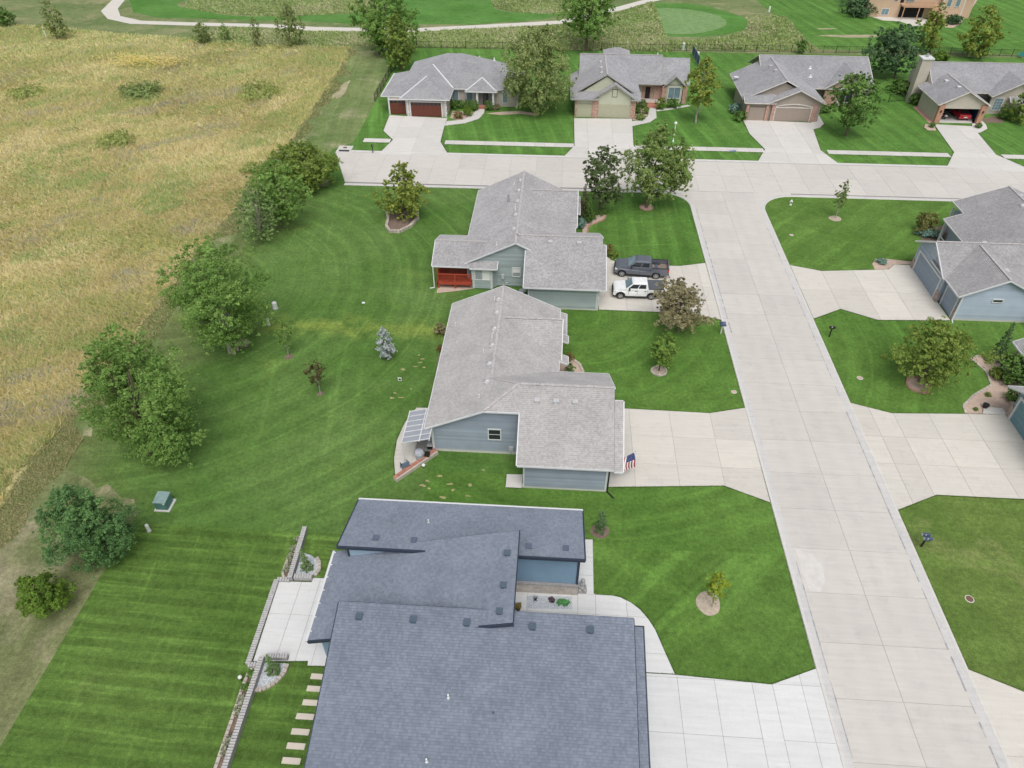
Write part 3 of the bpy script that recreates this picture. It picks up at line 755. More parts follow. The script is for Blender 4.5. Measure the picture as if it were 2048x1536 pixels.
def pipes(parent, spots, mat=None, r=.06, h=.38):
    for x, y, z in spots:
        m = MB(); m.cyl((x,y,z-.1),(x,y,z+h), r, n=8); m.cyl((x,y,z-.05),(x,y,z+.06), r*2.4, r*1.1, n=8)
        m.build('vent_pipe', mat or METALW, parent, smooth=False)
def spout(parent, x, y, z, ext_=None, mat=None):
    m = MB(); m.box(x-.05, x+.05, y-.05, y+.05, .08, z)
    if ext_: m.bar((x,y,.1), (x+ext_[0],y+ext_[1],.05), .1, .08)
    m.build('downspout', mat or WHITE, parent)

# ------------------------------------------------------------------ house A: slate roofed modern house at the bottom
A = thing('house', 'modern house with three overlapping slate blue shed roofs', 'house', (-4,20,0))
MB().hexa(-12.5,2.55,27.45,31.7,0,(4.22,4.22,2.95,2.95)).build('wall', BLUE_A, A)
MB().hexa(-13.1,-1.85,21.9,27.45,0,(2.78,5.75,5.75,2.78)).build('wall', BLUE_A, A)
MB().hexa(-11.0,5.15,11.0,21.9,0,(2.8,2.8,5.5,5.5)).build('wall', BLUE_A, A)
rA = roof(A, [([(-12.95,27.0,4.5),(2.82,27.0,4.5),(2.82,32.1,3.0),(-12.95,32.1,3.0)], '0000')], SH_A, SLATE)
def fas(parent, p, q, mat, w=.13, h=.17, name='fascia'): return MB().bar(p, q, w, h).build(name, mat, parent)
fas(rA, (-13.0,26.94,4.42),(2.87,26.94,4.42), SLATE, .12, .22); fas(rA, (-13.0,32.17,2.95),(2.87,32.17,2.95), WHITE, .15, .16, 'gutter')
fas(rA, (-13.01,27,4.41),(-13.01,32.1,2.91), SLATE, .08, .2); fas(rA, (2.88,27,4.41),(2.88,32.1,2.91), SLATE, .08, .2)
rM = roof(A, [([(-13.6,21.35,2.8),(-1.35,21.35,6.1),(-1.35,27.75,6.1),(-13.6,27.75,2.8)], '0000')], SH_A, SLATE)
fas(rM, (-13.68,21.3,2.76),(-13.68,27.8,2.76), WHITE, .16, .15, 'gutter')
for k in range(7): MB().box(-13.62,-13.50,21.9+k*.95,21.97+k*.95,2.83,2.88).build('gutter_clip', WHITE, rM)
fas(rM, (-13.6,21.29,2.71),(-1.33,21.29,6.01), SLATE, .09, .22); fas(rM, (-13.6,27.79,2.65),(-1.33,27.79,5.95), SLATE, .06, .2)
fas(rM, (-1.32,21.25,5.97),(-1.32,27.78,5.97), SLATE, .05, .24)
rF = roof(A, [([(-11.45,10.4,2.85),(5.45,10.4,2.85),(5.45,22.25,5.8),(-11.45,22.25,5.8)], '0000')], SH_A, SLATE)
fas(rF, (-11.47,22.29,5.64),(5.47,22.29,5.64), SLATE, .06, .2); fas(rF, (-11.49,10.4,2.72),(-11.49,22.25,5.67), SLATE, .06, .2); fas(rF, (5.475,10.4,2.68),(5.475,22.25,5.63), SLATE, .04, .28)
rS = roof(A, [([(5.5,10.6,2.5),(6.0,10.6,2.5),(6.0,22.0,5.34),(5.5,22.0,5.34)], '0000')], SH_A, SLATE, name='lower_roof')
fas(rS, (6.04,10.6,2.42),(6.04,22.0,5.26), SLATE, .08, .2); fas(rS, (5.5,22.04,5.26),(6.08,22.04,5.26), SLATE, .08, .2)
zN = lambda y: 4.5-(y-27.0)*.2941
zM = lambda x: 2.8+(x+13.6)*.2694
zF = lambda y: 2.85+(y-10.4)*.24895
vents(A, [(-1.98,26.0,zM(-1.98)),(-2.05,23.75,zM(-2.05)),(-2.15,22.05,zM(-2.15))], VENTD, .29, .20)
vents(A, [(x,21.4,zF(21.4)) for x in (-10.1,-7.0,-3.95,-.25,3.0)], VENTD, .29, .20)
vents(A, [(x,27.9,zN(27.9)) for x in (-10.7,-8.2,-.75,1.65)], M('vent_slate2', (.10,.125,.18), .7), .30, .10)
pipes(A, [(-7.6,29.9,zN(29.9)),(-4.55,17.6,zF(17.6)),(-5.3,14.6,zF(14.6))], METALW, .05, .30)
pipes(A, [(-2.1,17.0,zF(17.0))], VENTD, .04, .15)
aS, bS = (-1.85,27.45), (2.55,27.45)
wbox(A, aS, bS, .05, 4.42, 1.18, 4.2, .0, .05, BLUE_A, 'wall_panel')
wbox(A, aS, bS, 4.30, 4.46, 1.18, 4.2, .05, .09, SLATE, 'corner_trim')
ww = wbox(A, aS, bS, 0, 4.48, 0.0, 1.06, .0, .16, STONE, 'wainscot')
rn = random.Random(8)
STONEF = M('stone_face', (.50,.45,.405), .95, .16, 5, .14, 30, .5, rand=.13)
for r_ in range(4):
    s = -.1 - .2*(r_ % 2)
    while s < 4.4:
        e = min(s + rn.uniform(.5,.95), 4.47)
        if e - max(s, .02) > .1: wbox(ww, aS, bS, max(s,.02)+.006, e-.006, .03+r_*.255, .03+(r_+1)*.255-.012, .155, .18+rn.uniform(0,.014), STONEF, 'stone')
        s = e
bc = MB(); Af, df, nf = frame(aS, bS)
for k in range(58):
    s0 = .01 + k*.0775
    if s0+.066 < 4.5: bc.ext([W3(Af,df,nf,s_,z_,.0) for s_, z_ in ((s0,1.06),(s0+.062,1.06),(s0+.062,1.15),(s0,1.15))], nf*.25)
tag(bc.build('brick_cap', BRICKCAP, A), kind='stuff')
wbox(A, (-12.5,27.3), (-6.5,27.3), .0, 6.0, 2.6, 4.34, -.1, .05, M('clerestory_blue', (.33,.45,.56), .5, .06), 'clerestory_wall')
wbox(A, (-12.5,27.3), (-6.5,27.3), -.02, .10, 2.6, 4.34, .05, .10, SLATE, 'corner_trim')

# ------------------------------------------------------------------ house B: blue grey house in the middle
B = thing('house', 'blue grey sided house with weathered roof and a flag by its driveway', 'house', (-2,46,0))
AP = (-2.2,41.73,6.185); NH = (-4.5,43.5,5.15); HB = (-4.81,39.7,5.01)
rB = roof(B, [
  ([(-9.5,57.1,2.9),(-9.5,39.7,2.9),HB,AP,NH,(-4.5,57.1,5.15)], '110001'),
  ([HB,(-2.0,39.7,5.01),(-2.0,36.15,2.95),(5.2,36.15,2.95),(5.2,41.73,6.185),AP], '111000'),
  ([AP,(5.2,41.73,6.185),(5.2,47.2,3.01),(.256,47.2,3.01),NH], '01100'),
  ([NH,(.256,47.2,3.01),(.95,47.74,2.70),(.95,57.1,2.70),(-4.5,57.1,5.15)], '00110'),
  ([(-4.1,52.2,4.985),(.9,49.16,2.72),(1.15,49.16,2.72),(1.15,52.2,4.985)], '0110'),
  ([(-4.1,52.2,4.985),(1.15,52.2,4.985),(1.15,55.24,2.72),(.9,55.24,2.72)], '0110')], SH_B, WHITE)
caps(rB, [(HB,AP),(AP,(5.2,41.73,6.185)),(AP,NH),(NH,(-4.5,57.1,5.15)),((-4.1,52.2,4.985),(1.15,52.2,4.985))], CAP_L)
roof(B, [([(5.24,36.2,2.72),(5.9,36.2,2.72),(5.9,41.0,5.5),(5.24,41.0,5.5)], '1110')], SH_B, WHITE, name='lower_roof')
roof(B, [([(1.0,53.2,2.45),(1.6,53.2,2.3),(1.6,56.9,2.3),(1.0,56.9,2.45)], '1110')], SH_B, WHITE, name='lower_roof')
for y0 in (52.1,49.0): roof(B, [([(1.0,y0,2.75),(1.75,y0,2.5),(1.75,y0+1.0,2.5),(1.0,y0+1.0,2.75)], '1110')], SH_B, WHITE, name='bay_roof')
MB().box(-9.0,.5,40.15,56.6,0,2.8).build('wall', BLUE_B, B)
MB().box(-1.55,4.85,36.65,46.7,0,2.8).build('wall', BLUE_B, B)
a, b_ = (-9.0,40.1), (-1.55,40.1)
poly = [(0,.35),(7.45,.35),(7.45,4.86),(4.2,4.86),(0,2.96)]
wallpoly(B, a, b_, poly, BLUE_B); siding(B, a, b_, poly, BLUE_B)
a2, b2 = (-1.55,36.6), (4.85,36.6)
siding(B, a2, b2, [(0,.25),(6.4,.25),(6.4,2.78),(0,2.78)], BLUE_B)
siding(B, (4.85,36.6), (4.85,41.7), [(0,.25),(5.1,.25),(5.1,5.6),(0,2.8)], BLUE_B)
wallpoly(B, (-9.0,40.1), (-1.55,40.1), [(-.02,0),(7.45,0),(7.45,.33),(-.02,.33)], WALK, .2, 'foundation')
wallpoly(B, (-1.6,36.58), (4.9,36.58), [(0,0),(6.5,0),(6.5,.24),(0,.24)], WALK, .2, 'foundation')
wbox(B, a, b_, -.08, .10, .1, 3.0, .0, .06, WHITE, 'corner_trim'); wbox(B, a2, b2, 0, .12, .1, 2.8, .0, .06, WHITE, 'corner_trim'); wbox(B, a2, b2, 6.28, 6.42, .1, 2.8, .0, .06, WHITE, 'corner_trim')
wbox(B, (-9.0,57), (-9.0,40.1), 16.75, 16.95, .1, 2.9, .0, .06, WHITE, 'corner_trim')
window(B, a, b_, 4.55, 5.45, 1.7, 2.75, 'h', .06)
wbox(B, a, b_, 6.15, 6.5, .5, .95, .03, .2, VENTL, 'meter_box'); wbox(B, a, b_, 6.3, 6.34, .05, .5, .03, .08, VENTL, 'conduit')
gdoor(B, (4.85,37), (4.85,46.5), .8, 5.7, 2.2, BLUEDOOR, WHITE, 4, 8, .05); gdoor(B, (4.85,37), (4.85,46.5), 6.3, 8.9, 2.2, BLUEDOOR, WHITE, 4, 4, .05)
spout(B, 4.95, 36.52, 2.8, (.5,-.6), METALB)
vents(B, [(-.7,40.55,5.5),(.75,40.55,5.5),(2.2,40.55,5.5)], VENTL, .34, .16)
zw = lambda x: 2.9+.45*(x+9.5)
def dome(parent, spots, mat):
    for x, y, z in spots:
        m = MB(); m.ball((x,y,z+.02), (.25,.2,.2), 10, 6); m.box(x-.3,x+.3,y-.26,y+.26,z-.02,z+.03)
        m.build('roof_vent', mat, parent, smooth=True)
dome(B, [(-4.8,y,zw(-4.8)) for y in (55.0,52.9,50.4,48.0,45.5,43.2)], VENTL)
pipes(B, [(-5.2,55.2,zw(-5.2)),(-4.9,49.8,zw(-4.9)),(-5.5,47.4,zw(-5.5)),(-5.3,41.5,zw(-5.3)),(-8.7,53,zw(-8.7)),(-4.95,49.2,zw(-4.95))], METALW, .045, .34)

# ------------------------------------------------------------------ house C: grey green house with the red deck
C = thing('house', 'grey green sided house with a red stained wooden deck', 'house', (-2,70,0))
RN, RS = (-3.85,82.2,5.5), (-3.85,64.7,5.5); GJ = (-3.85,66.4,5.5)
rC = roof(C, [
  ([(-9.5,82.2,2.8),(-9.5,64.7,2.8),RS,RN], '1101'),
  ([RS,(-2.20,64.7,4.71),GJ], '100'),
  ([(-2.8,60.6,2.8),(5.15,60.6,2.8),(5.15,66.4,5.5),GJ,(-2.20,64.7,4.71),(-2.8,64.7,4.71)], '100001'),
  ([GJ,(5.15,66.4,5.5),(5.15,72.2,2.8),(1.8,72.2,2.8)], '0110'),
  ([GJ,(1.8,72.2,2.8),(2.45,72.85,2.49),(2.45,82.2,2.49),RN], '00110'),
  ([(-2.75,78.2,4.98),(2.42,74.0,2.52),(2.65,74.0,2.52),(2.65,78.2,4.98)], '0110'),
  ([(-2.75,78.2,4.98),(2.65,78.2,4.98),(2.65,82.4,2.52),(2.42,82.4,2.52)], '0110')], SH_C, WHITE)
caps(rC, [(RS,RN),(GJ,(5.15,66.4,5.5)),((-2.75,78.2,4.98),(2.65,78.2,4.98))], CAP_L)
roof(C, [([(5.18,60.8,2.6),(5.5,60.8,2.6),(5.5,65.9,4.9),(5.18,65.9,4.9)], '1110')], SH_C, WHITE, name='lower_roof')
roof(C, [([(2.68,77.6,2.5),(3.05,77.6,2.35),(3.05,82.3,2.35),(2.68,82.3,2.5)], '1110')], SH_C, WHITE, name='lower_roof')
pr = roof(C, [([(-12.65,64.2,2.75),(-8.65,64.2,2.75),(-7.1,67.5,3.95),(-12.65,67.5,3.95)], '1001'),([(-8.6,70.8,2.75),(-12.65,70.8,2.75),(-12.65,67.5,3.95),(-7.1,67.5,3.95)], '1100')], SH_C, WHITE, name='porch_roof')
caps(pr, [((-12.65,67.5,3.95),(-7.1,67.5,3.95))], CAP_L)
roof(C, [([(-8.66,63.98,2.72),(-5.75,63.98,2.72),(-5.75,65.0,3.12),(-8.2,65.0,3.12)], '1100')], SH_C, WHITE, name='bay_roof')
MB().box(-9.0,2.0,65.05,81.8,0,2.65).build('wall', GREEN_C, C)
MB().box(-2.35,4.75,61.15,71.7,0,2.65).build('wall', GREEN_C, C)
a, b_ = (-9.0,65.0), (-2.35,65.0)
poly = [(0,.2),(6.65,.2),(6.65,4.66),(5.15,5.32),(0,2.9)]
wallpoly(C, a, b_, poly, GREEN_C); siding(C, a, b_, poly, GREEN_C, .24)
a2, b2 = (-2.35,61.1), (4.75,61.1)
siding(C, a2, b2, [(0,.2),(7.1,.2),(7.1,2.62),(0,2.62)], GREEN_C, .24)
siding(C, (4.75,61.1), (4.75,66.4), [(0,.2),(5.3,.2),(5.3,5.2),(0,2.75)], GREEN_C, .24)
wallpoly(C, (-2.4,61.08), (4.8,61.08), [(0,0),(7.2,0),(7.2,.19),(0,.19)], WALK, .2, 'foundation')
wbox(C, a2, b2, 0, .12, .1, 2.62, .0, .06, WHITE, 'corner_trim'); wbox(C, a2, b2, 6.98, 7.12, .1, 2.62, .0, .06, WHITE, 'corner_trim')
bay = [(-9.0,65.0),(-8.35,64.38),(-6.45,64.38),(-5.85,65.0)]
MB().prism(bay, .05, 2.75).build('bay_wall', GREEN_C, C)
siding(C, (-8.35,64.38), (-6.45,64.38), [(0,.1),(1.9,.1),(1.9,2.7),(0,2.7)], GREEN_C, .24)
siding(C, (-6.45,64.38), (-5.85,65.0), [(0,.1),(.85,.1),(.85,2.7),(0,2.7)], GREEN_C, .24)
for s in ((-8.42,64.33),(-6.5,64.33)): MB().box(s[0],s[0]+.22,s[1],s[1]+.2,.05,2.72).build('bay_post', WHITE, C)
window(C, (-8.35,64.38), (-6.45,64.38), .25, 1.75, 1.2, 2.4, 'v', .06, pane=[GLASS2, METALW])
window(C, (-8.95,65.0), (-8.35,64.38), .12, .72, 1.2, 2.4, None, .06, pane=GLASSB)
window(C, a, b_, 4.85, 5.6, 1.35, 2.35, 'h', .06, pane=[GLASS2, METALW])
wbox(C, a, b_, 3.65, 3.95, 1.0, 1.55, .03, .2, VENTL, 'meter_box'); wbox(C, a, b_, 3.75, 3.82, .1, 1.0, .03, .1, VENTL, 'conduit'); wbox(C, a, b_, 4.1, 4.3, .3, .55, .03, .18, VENTL, 'meter_box')
wbox(C, (4.75,61.5), (4.75,71.5), .5, 5.4, .04, 2.2, -.02, .05, SAGEDOOR, 'garage_door')
spout(C, 4.85, 61.02, 2.7); spout(C, -12.55, 64.15, 2.7, (-.5,-.1))
vents(C, [(-.3,65.6,5.13),(2.7,65.6,5.13)], VENTL, .36, .16)
zc = lambda x: 2.8+.478*(x+9.5)
dome(C, [(-4.2,y,zc(-4.2)) for y in (79.9,77.2,74.5,71.2,68.0)], VENTL)
pipes(C, [(-4.9,79.4,zc(-4.9)),(-4.4,73.4,zc(-4.4)),(-5.9,66.0,zc(-5.9)),(-4.35,72.4,zc(-4.35))], METALW, .05, .34)
MB().cyl((-5.3,75.2,4.6),(-5.3,75.2,5.75), .13, n=10).build('flue', METALG, C)
wallpoly(C, (-10.0,75.6), (-9.5,75.0), [(0,0),(.7,0),(.7,1.9),(0,1.7)], GREEN_C, .6, 'bay_wall')
# deck
DK = thing('deck', 'red stained timber deck on posts under the porch roof', 'deck', (-10.5,65.5,0))
for k in range(28): MB().box(-12.1+k*.128,-11.98+k*.128,64.3,69.8,.80,.84).build('deck_board', REDWOOD, DK)
MB().box(-12.2,-8.5,64.12,64.28,.52,.84).build('rim_beam', REDWOOD, DK); MB().box(-12.25,-12.1,64.12,69.8,.52,.84).build('rim_beam', REDWOOD, DK)
for x, y in ((-12.1,64.3),(-10.3,64.3),(-12.1,69.6)): MB().box(x-.09,x+.09,y-.09,y+.09,0,.55).build('post', REDWOOD, DK)
for x, y, t in ((-12.1,64.25,2.7),(-10.3,64.25,1.75),(-8.62,64.25,1.75),(-12.1,69.6,2.7)): MB().box(x-.07,x+.07,y-.07,y+.07,.84,t).build('rail_post', REDWOOD, DK)
MB().box(-12.1,-8.6,64.17,64.33,1.72,1.78).build('handrail', REDWOOD, DK); MB().box(-12.18,-12.02,64.3,69.6,1.72,1.78).build('handrail', REDWOOD, DK)
MB().box(-12.1,-8.6,64.22,64.27,.92,.98).build('bottom_rail', REDWOOD, DK)
q = MB()
for k in range(34): q.box(-12.02+k*.10,-11.985+k*.10,64.23,64.265,.95,1.72)
for k in range(48): q.box(-12.12,-12.085,64.4+k*.11,64.435+k*.11,.86,1.72)
tag(q.build('baluster', REDWOOD, DK), kind='stuff')
sheet('gravel_bed', [(-12.2,63.2),(-10.2,63.7),(-8.4,64.3),(-8.5,66),(-12.2,66)], .022, GRAVEL, 'gravel under the red deck')
ac = thing('air_conditioner', 'dark blue drum beside the grey green garage wall', 'air conditioner', (-3.0,62.9,0))
MB().lathe((-3.0,62.9,0), [(.42,0),(.42,.85),(.40,.9)], 14).build('casing', M('ac_blue', (.03,.07,.12), .5), ac); MB().lathe((-3.0,62.9,.9), [(.41,0),(.36,.06),(.1,.08)], 14).build('top_grille', METALG, ac)

# ------------------------------------------------------------------ house D
D = thing('house', 'beige house with hipped roofs and walnut brown garage doors', 'house', (-18,120,0))
rD = roof(D, hip(-26.1,-9.5,119.2,133.2,2.9,.5) + hip(-16.0,-6.2,119.4,130.0,2.9,.40), SH_N, WHITE)
rD2 = roof(D, hip(-25.4,-17.4,113.8,127,2.9,.58), SH_N, WHITE); rD3 = roof(D, hip(-28.6,-19.6,115.0,126.2,2.9,.45), SH_N, WHITE)
rD4 = roof(D, hip(-15.4,-10.2,118.4,126.5,2.75,.55), SH_N, WHITE, name='porch_roof')
caps(rD2, [((-17.45,119.2,2.98),(-21.3,123.7,5.28))], WHITE)
caps(rD2, [((-25.3,113.9,2.95),(-21.4,117.8,5.22))], WHITE); caps(rD4, [((-15.3,118.5,2.8),(-12.8,121,4.18)),((-10.3,118.5,2.8),(-12.8,121,4.18))], WHITE); caps(rD3, [((-28.5,115.1,2.95),(-28.5,126.1,2.95))], WHITE)
pipes(D, [(-14,128.8,4.9),(-11.5,129.2,4.6)], METALW, .1, .4)
MB().prism([(-27.5,115.0),(-24.4,115.0),(-24.4,114.3),(-17.95,114.3),(-17.95,119.7),(-6.8,119.7),(-6.8,129.5),(-10,132.6),(-25.5,132.6),(-25.5,126),(-27.5,125.6)], 0, 2.9).build('wall', BEIGE_D, D)
wallpoly(D, (-27.55,114.98), (-17.9,114.98), [(0,0),(.3,0),(.3,2.85),(0,2.85)], WHITE, .1, 'corner_trim')
gdoor(D, (-27.5,115.0), (-24.4,115.0), .2, 2.8, 2.3, WOODDOOR, WHITE, 4, 4, .03, .14, 4)
dD = gdoor(D, (-24.4,114.3), (-17.95,114.3), .65, 5.6, 2.3, WOODDOOR, WHITE, 4, 8, .03, .14, 8)
for s in (.0, 6.2):
    for k in range(6): wbox(D, (-24.4,114.3), (-17.95,114.3), s, s+(.28 if k % 2 else .2), .05+k*.45, .42+k*.45, -.01, .05, WHITE, 'quoin')
a, b_ = (-17.95,119.7), (-6.8,119.7)
window(D, a, b_, .3, 1.2, .7, 2.5, None, .03, pane=GLASSB); window(D, a, b_, 2.6, 3.6, .7, 2.5, None, .03, pane=GLASSB)
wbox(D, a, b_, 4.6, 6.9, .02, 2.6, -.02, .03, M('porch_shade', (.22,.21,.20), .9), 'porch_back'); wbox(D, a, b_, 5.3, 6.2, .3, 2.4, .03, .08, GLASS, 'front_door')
for s in (4.3, 6.95): wbox(D, a, b_, s, s+.32, .05, 2.7, .75, 1.05, WHITE, 'porch_column')
window(D, a, b_, 8.6, 9.4, .7, 2.4, None, .03, pane=GLASSB); wbox(D, a, b_, 10.9, 11.15, 0, 2.7, -.02, .06, WHITE, 'corner_trim')
for k in range(3): MB().box(-13.5,-11.4,118.9-k*.35,119.3-k*.35,0,.36-k*.11).build('step', BRICKRED, D)

# ------------------------------------------------------------------ house E
E_ = thing('house', 'sage green house with brick pillars and two sage garage doors', 'house', (12,120,0))
rE = roof(E_, gable_y(1.8,12.9,116.6,127,3.1,.6) + gable_x(3.2,16.9,122.8,131.2,3.1,.81) , SH_N, M('taupe_trim', (.30,.30,.27), .6))
TT = bpy.data.materials['taupe_trim']
roof(E_, gable_y(5.4,12.05,115.3,119.5,3.1,.66), SH_N, TT); roof(E_, gable_x(16.95,21.4,123.1,130.8,3.1,.8), SH_N, TT)
roof(E_, gable_y(17.4,20.75,122.7,126,3.0,.85), SH_N, TT, name='bay_roof')
roof(E_, [([(1.85,115.15,3.0),(6.2,115.15,3.0),(6.2,116.9,3.75),(1.85,116.9,3.75)], '1111')], SH_N, TT, name='pent_roof'); roof(E_, [([(11.4,115.2,3.0),(12.85,115.2,3.0),(12.85,116.9,3.75),(11.4,116.9,3.75)], '1111')], SH_N, TT, name='pent_roof')
roof(E_, hip(7.2,11.6,127.1,131,6.1,.5), SH_N, TT, name='rear_roof')
caps(rE, [((7.35,116.6,6.43),(7.35,127,6.43)),((3.2,127,6.5),(16.9,127,6.5))], CAP_L)
dome(E_, [(6.6,y,5.98) for y in (124.5,121.5,118.9)], VENTL); pipes(E_, [(16.2,128,6.1)], METALW, .1, .5)
MB().prism([(2.57,115.8),(12.2,115.8),(12.2,124.0),(17.6,124.0),(17.6,123.6),(21.0,123.6),(21.0,130.4),(3.6,130.4),(3.6,127),(2.57,126)], 0, 3.05).build('wall', SAGE_E, E_)
wallpoly(E_, (2.57,116.85), (12.2,116.85), [(0,2.9),(9.63,2.9),(4.8,6.05)], SAGE_E, .2, 'gable_wall')
wallpoly(E_, (5.9,115.7), (11.6,115.7), [(0,0),(5.7,0),(5.7,3.2),(2.85,5.05),(0,3.2)], SAGE_E, .2, 'gable_wall')
wallpoly(E_, (17.8,123.1), (20.4,123.1), [(0,0),(2.6,0),(2.6,3.1),(1.3,4.1),(0,3.1)], SAGE_E, .5, 'gable_wall')
a, b_ = (2.57,115.7), (12.2,115.7)
for s, e in ((0,.28),(2.75,3.75),(8.85,9.63)): wbox(E_, a, b_, s, e, 0, 2.75, -.1, .12, BRICK, 'brick_pillar')
gdoor(E_, a, b_, .3, 2.72, 2.1, SAGEDOOR, None, 4, 0, .03); gdoor(E_, a, b_, 3.8, 8.8, 2.15, SAGEDOOR, None, 4, 0, .04)
m = MB(); A0, d0, n0 = frame(a, b_)
wbox(E_, a, b_, 5.75, 6.55, 3.3, 4.5, -.02, .06, SLATE, 'gable_vent_frame'); wbox(E_, a, b_, 5.82, 6.48, 3.37, 4.43, .0, .08, SAGE_E, 'gable_vent')
a, b_ = (12.2,124.0), (17.6,124.0)
wbox(E_, a, b_, 1.6, 3.4, 0, 2.7, -.02, .06, BRICK, 'brick_panel'); wbox(E_, a, b_, 2.2, 3.0, .2, 2.35, .06, .1, METALB, 'front_door'); wbox(E_, a, b_, 3.6, 5.4, 0, 2.6, -.02, .35, BRICK, 'brick_pillar')
window(E_, a, b_, .3, 1.2, .6, 2.2, None, .03, pane=GLASSB)
for x in (17.05,20.5): MB().box(x,x+.7,122.9,123.4,0,2.8).build('brick_pillar', BRICK, E_)
window(E_, (17.8,123.1), (20.4,123.1), .35, 2.25, .9, 2.6, 'v', .04, pane=GLASSB)
MB().box(13.0,17.0,122.0,124,0,.45).build('porch_floor', BRICK, E_)
for k in range(4): MB().box(14.6,16.2,121.6-k*.35,122.0-k*.35,0,.42-k*.1).build('step', BRICKRED, E_)

# ------------------------------------------------------------------ house F
F = thing('house', 'taupe house with brick pillars and an arched garage lintel', 'house', (40,121,0))
TRF = M('taupe_white_trim', (.60,.57,.54), .6)
rF_ = roof(F, gable_x(33.5,51.5,123.2,136.8,2.9,.46), SH_N, TRF)
rF2 = roof(F, gable_y(29.15,41.6,117.3,129.8,2.95,.46,35.4), SH_N, TRF)
roof(F, gable_y(33.0,41.65,115.6,119.5,2.95,.46), SH_N, TRF); roof(F, gable_y(43.3,51.4,123.0,130,2.9,.64), SH_N, TRF)
roof(F, [([(29.2,115.7,2.85),(34.0,115.7,2.85),(34.0,117.6,3.6),(29.2,117.6,3.6)], '1111')], SH_N, TRF, name='pent_roof')
caps(rF_, [((33.5,130,6.03),(51.5,130,6.03)),((35.4,117.3,5.83),(35.4,129.8,5.83))], CAP_L)
vents(F, [(34.6,125.6,5.45),(34.8,122.9,5.55)], VENTL, .4, .2); pipes(F, [(41.6,127.4,4.8),(41.4,125.6,4.0)], METALW, .16, .3)
MB().prism([(29.65,116.2),(40.8,116.2),(40.8,124.4),(51.0,124.4),(51.0,136),(34.0,136),(34.0,126),(29.65,125.5)], 0, 2.9).build('wall', TAUPE_F, F)
wallpoly(F, (34.0,136.3), (34.0,123.6), [(0,2.8),(12.7,2.8),(6.3,5.7)], TAUPE_F, .2, 'gable_wall')
wallpoly(F, (29.65,117.7), (40.9,117.7), [(.3,2.9),(11,2.9),(5.6,5.4)], TAUPE_F, .2, 'gable_wall')
wallpoly(F, (33.6,116.0), (41.1,116.0), [(0,0),(7.5,0),(7.5,3.0),(3.75,4.65),(0,3.0)], TAUPE_F, .2, 'gable_wall')
wallpoly(F, (43.7,123.5), (51.0,123.5), [(0,0),(7.3,0),(7.3,3),(3.65,5.2),(0,3)], TAUPE_F, .3, 'gable_wall')
a, b_ = (29.65,116.0), (41.1,116.0)
for s, e in ((0,.42),(3.05,3.5),(3.95,4.45),(10.2,10.9)): wbox(F, a, b_, s, e, 0, 2.6, -.1, .14, BRICK, 'brick_pillar')
gdoor(F, a, b_, .5, 3.0, 2.1, TAUPEDOOR, None, 4, 0, .03); gdoor(F, a, b_, 4.6, 10.1, 2.1, TAUPEDOOR, TRF, 4, 0, .03)
Af, df, nf = frame(a, b_); m = MB()
for k in range(10):
    t0, t1 = -1+2*k/10, -1+2*(k+1)/10
    g_ = lambda t: 2.22+.42*(1-t*t)
    m.ext([W3(Af,df,nf,7.35+2.85*t,z,.03) for t, z in ((t0,g_(t0)),(t1,g_(t1)),(t1,g_(t1)+.14),(t0,g_(t0)+.14))], nf*.08)
m.build('arch_lintel', TRF, F)
a, b_ = (43.7,123.5), (51.0,123.5)
wbox(F, a, b_, 0, 2.2, 0, 3.2, -.05, .1, BRICK, 'brick_panel'); window(F, a, b_, 2.5, 4.6, .7, 2.6, 'v', .05, pane=GLASS); wbox(F, a, b_, 2.3, 4.8, 2.75, 3.0, 0, .1, WHITE, 'window_head')
wbox(F, (40.8,124.4), (43.7,124.4), .6, 1.7, .1, 2.3, -.02, .05, DARK, 'front_door')
# ------------------------------------------------------------------ house G, with the open garage
G = thing('house', 'tan house with chimney and an open garage', 'house', (66,121,0))
rG = roof(G, gable_x(60.7,82,122.7,133.4,2.9,.58), SH_N, TRF)
rG2 = roof(G, gable_y(59.2,67.1,116.6,125.5,2.9,.53), SH_N, TRF)
roof(G, gable_y(69.2,77.5,121.0,128,2.9,.55), SH_N, TRF); roof(G, [([(72.0,120.2,2.3),(74.4,120.2,2.3),(74.4,121.2,2.9),(72.0,121.2,2.9)], '1111')], SH_N, TRF, name='bay_roof')
caps(rG2, [((63.15,116.6,4.99),(63.15,125.5,4.99))], CAP_L); caps(rG, [((60.7,128.05,6.0),(82,128.05,6.0))], CAP_L)
vents(G, [(62.2,123.0,4.5),(62.6,119.4,4.7)], METALW, .4, .16)
MB().box(60.6,78,123.4,132.9,0,2.85).build('wall', TAN_G, G)
wallpoly(G, (60.55,132.9), (60.55,123.3), [(0,0),(9.6,0),(9.6,2.9),(4.85,5.75),(0,2.9)], TAN_G, .25, 'gable_wall')
MB().box(59.7,66.6,117.15,117.3,2.3,2.9).build('header', TAN_G, G)
wallpoly(G, (59.55,117.0), (66.75,117.0), [(0,2.25),(7.2,2.25),(7.2,2.95),(3.6,4.75),(0,2.95)], TAN_G, .2, 'gable_wall')
for s, e in ((59.55,60.35),(65.95,66.75)): MB().box(s,e,116.75,117.3,0,2.9).build('brick_pillar', M('brick_salmon', (.44,.245,.175), .9, .15, 4, .15, 25, .4) if s < 60 else bpy.data.materials['brick_salmon'], G)
MB().box(59.55,59.75,117.3,124,0,2.85).build('garage_side', TAN_G, G); MB().box(66.55,66.75,117.3,124,0,2.85).build('garage_side', TAN_G, G)
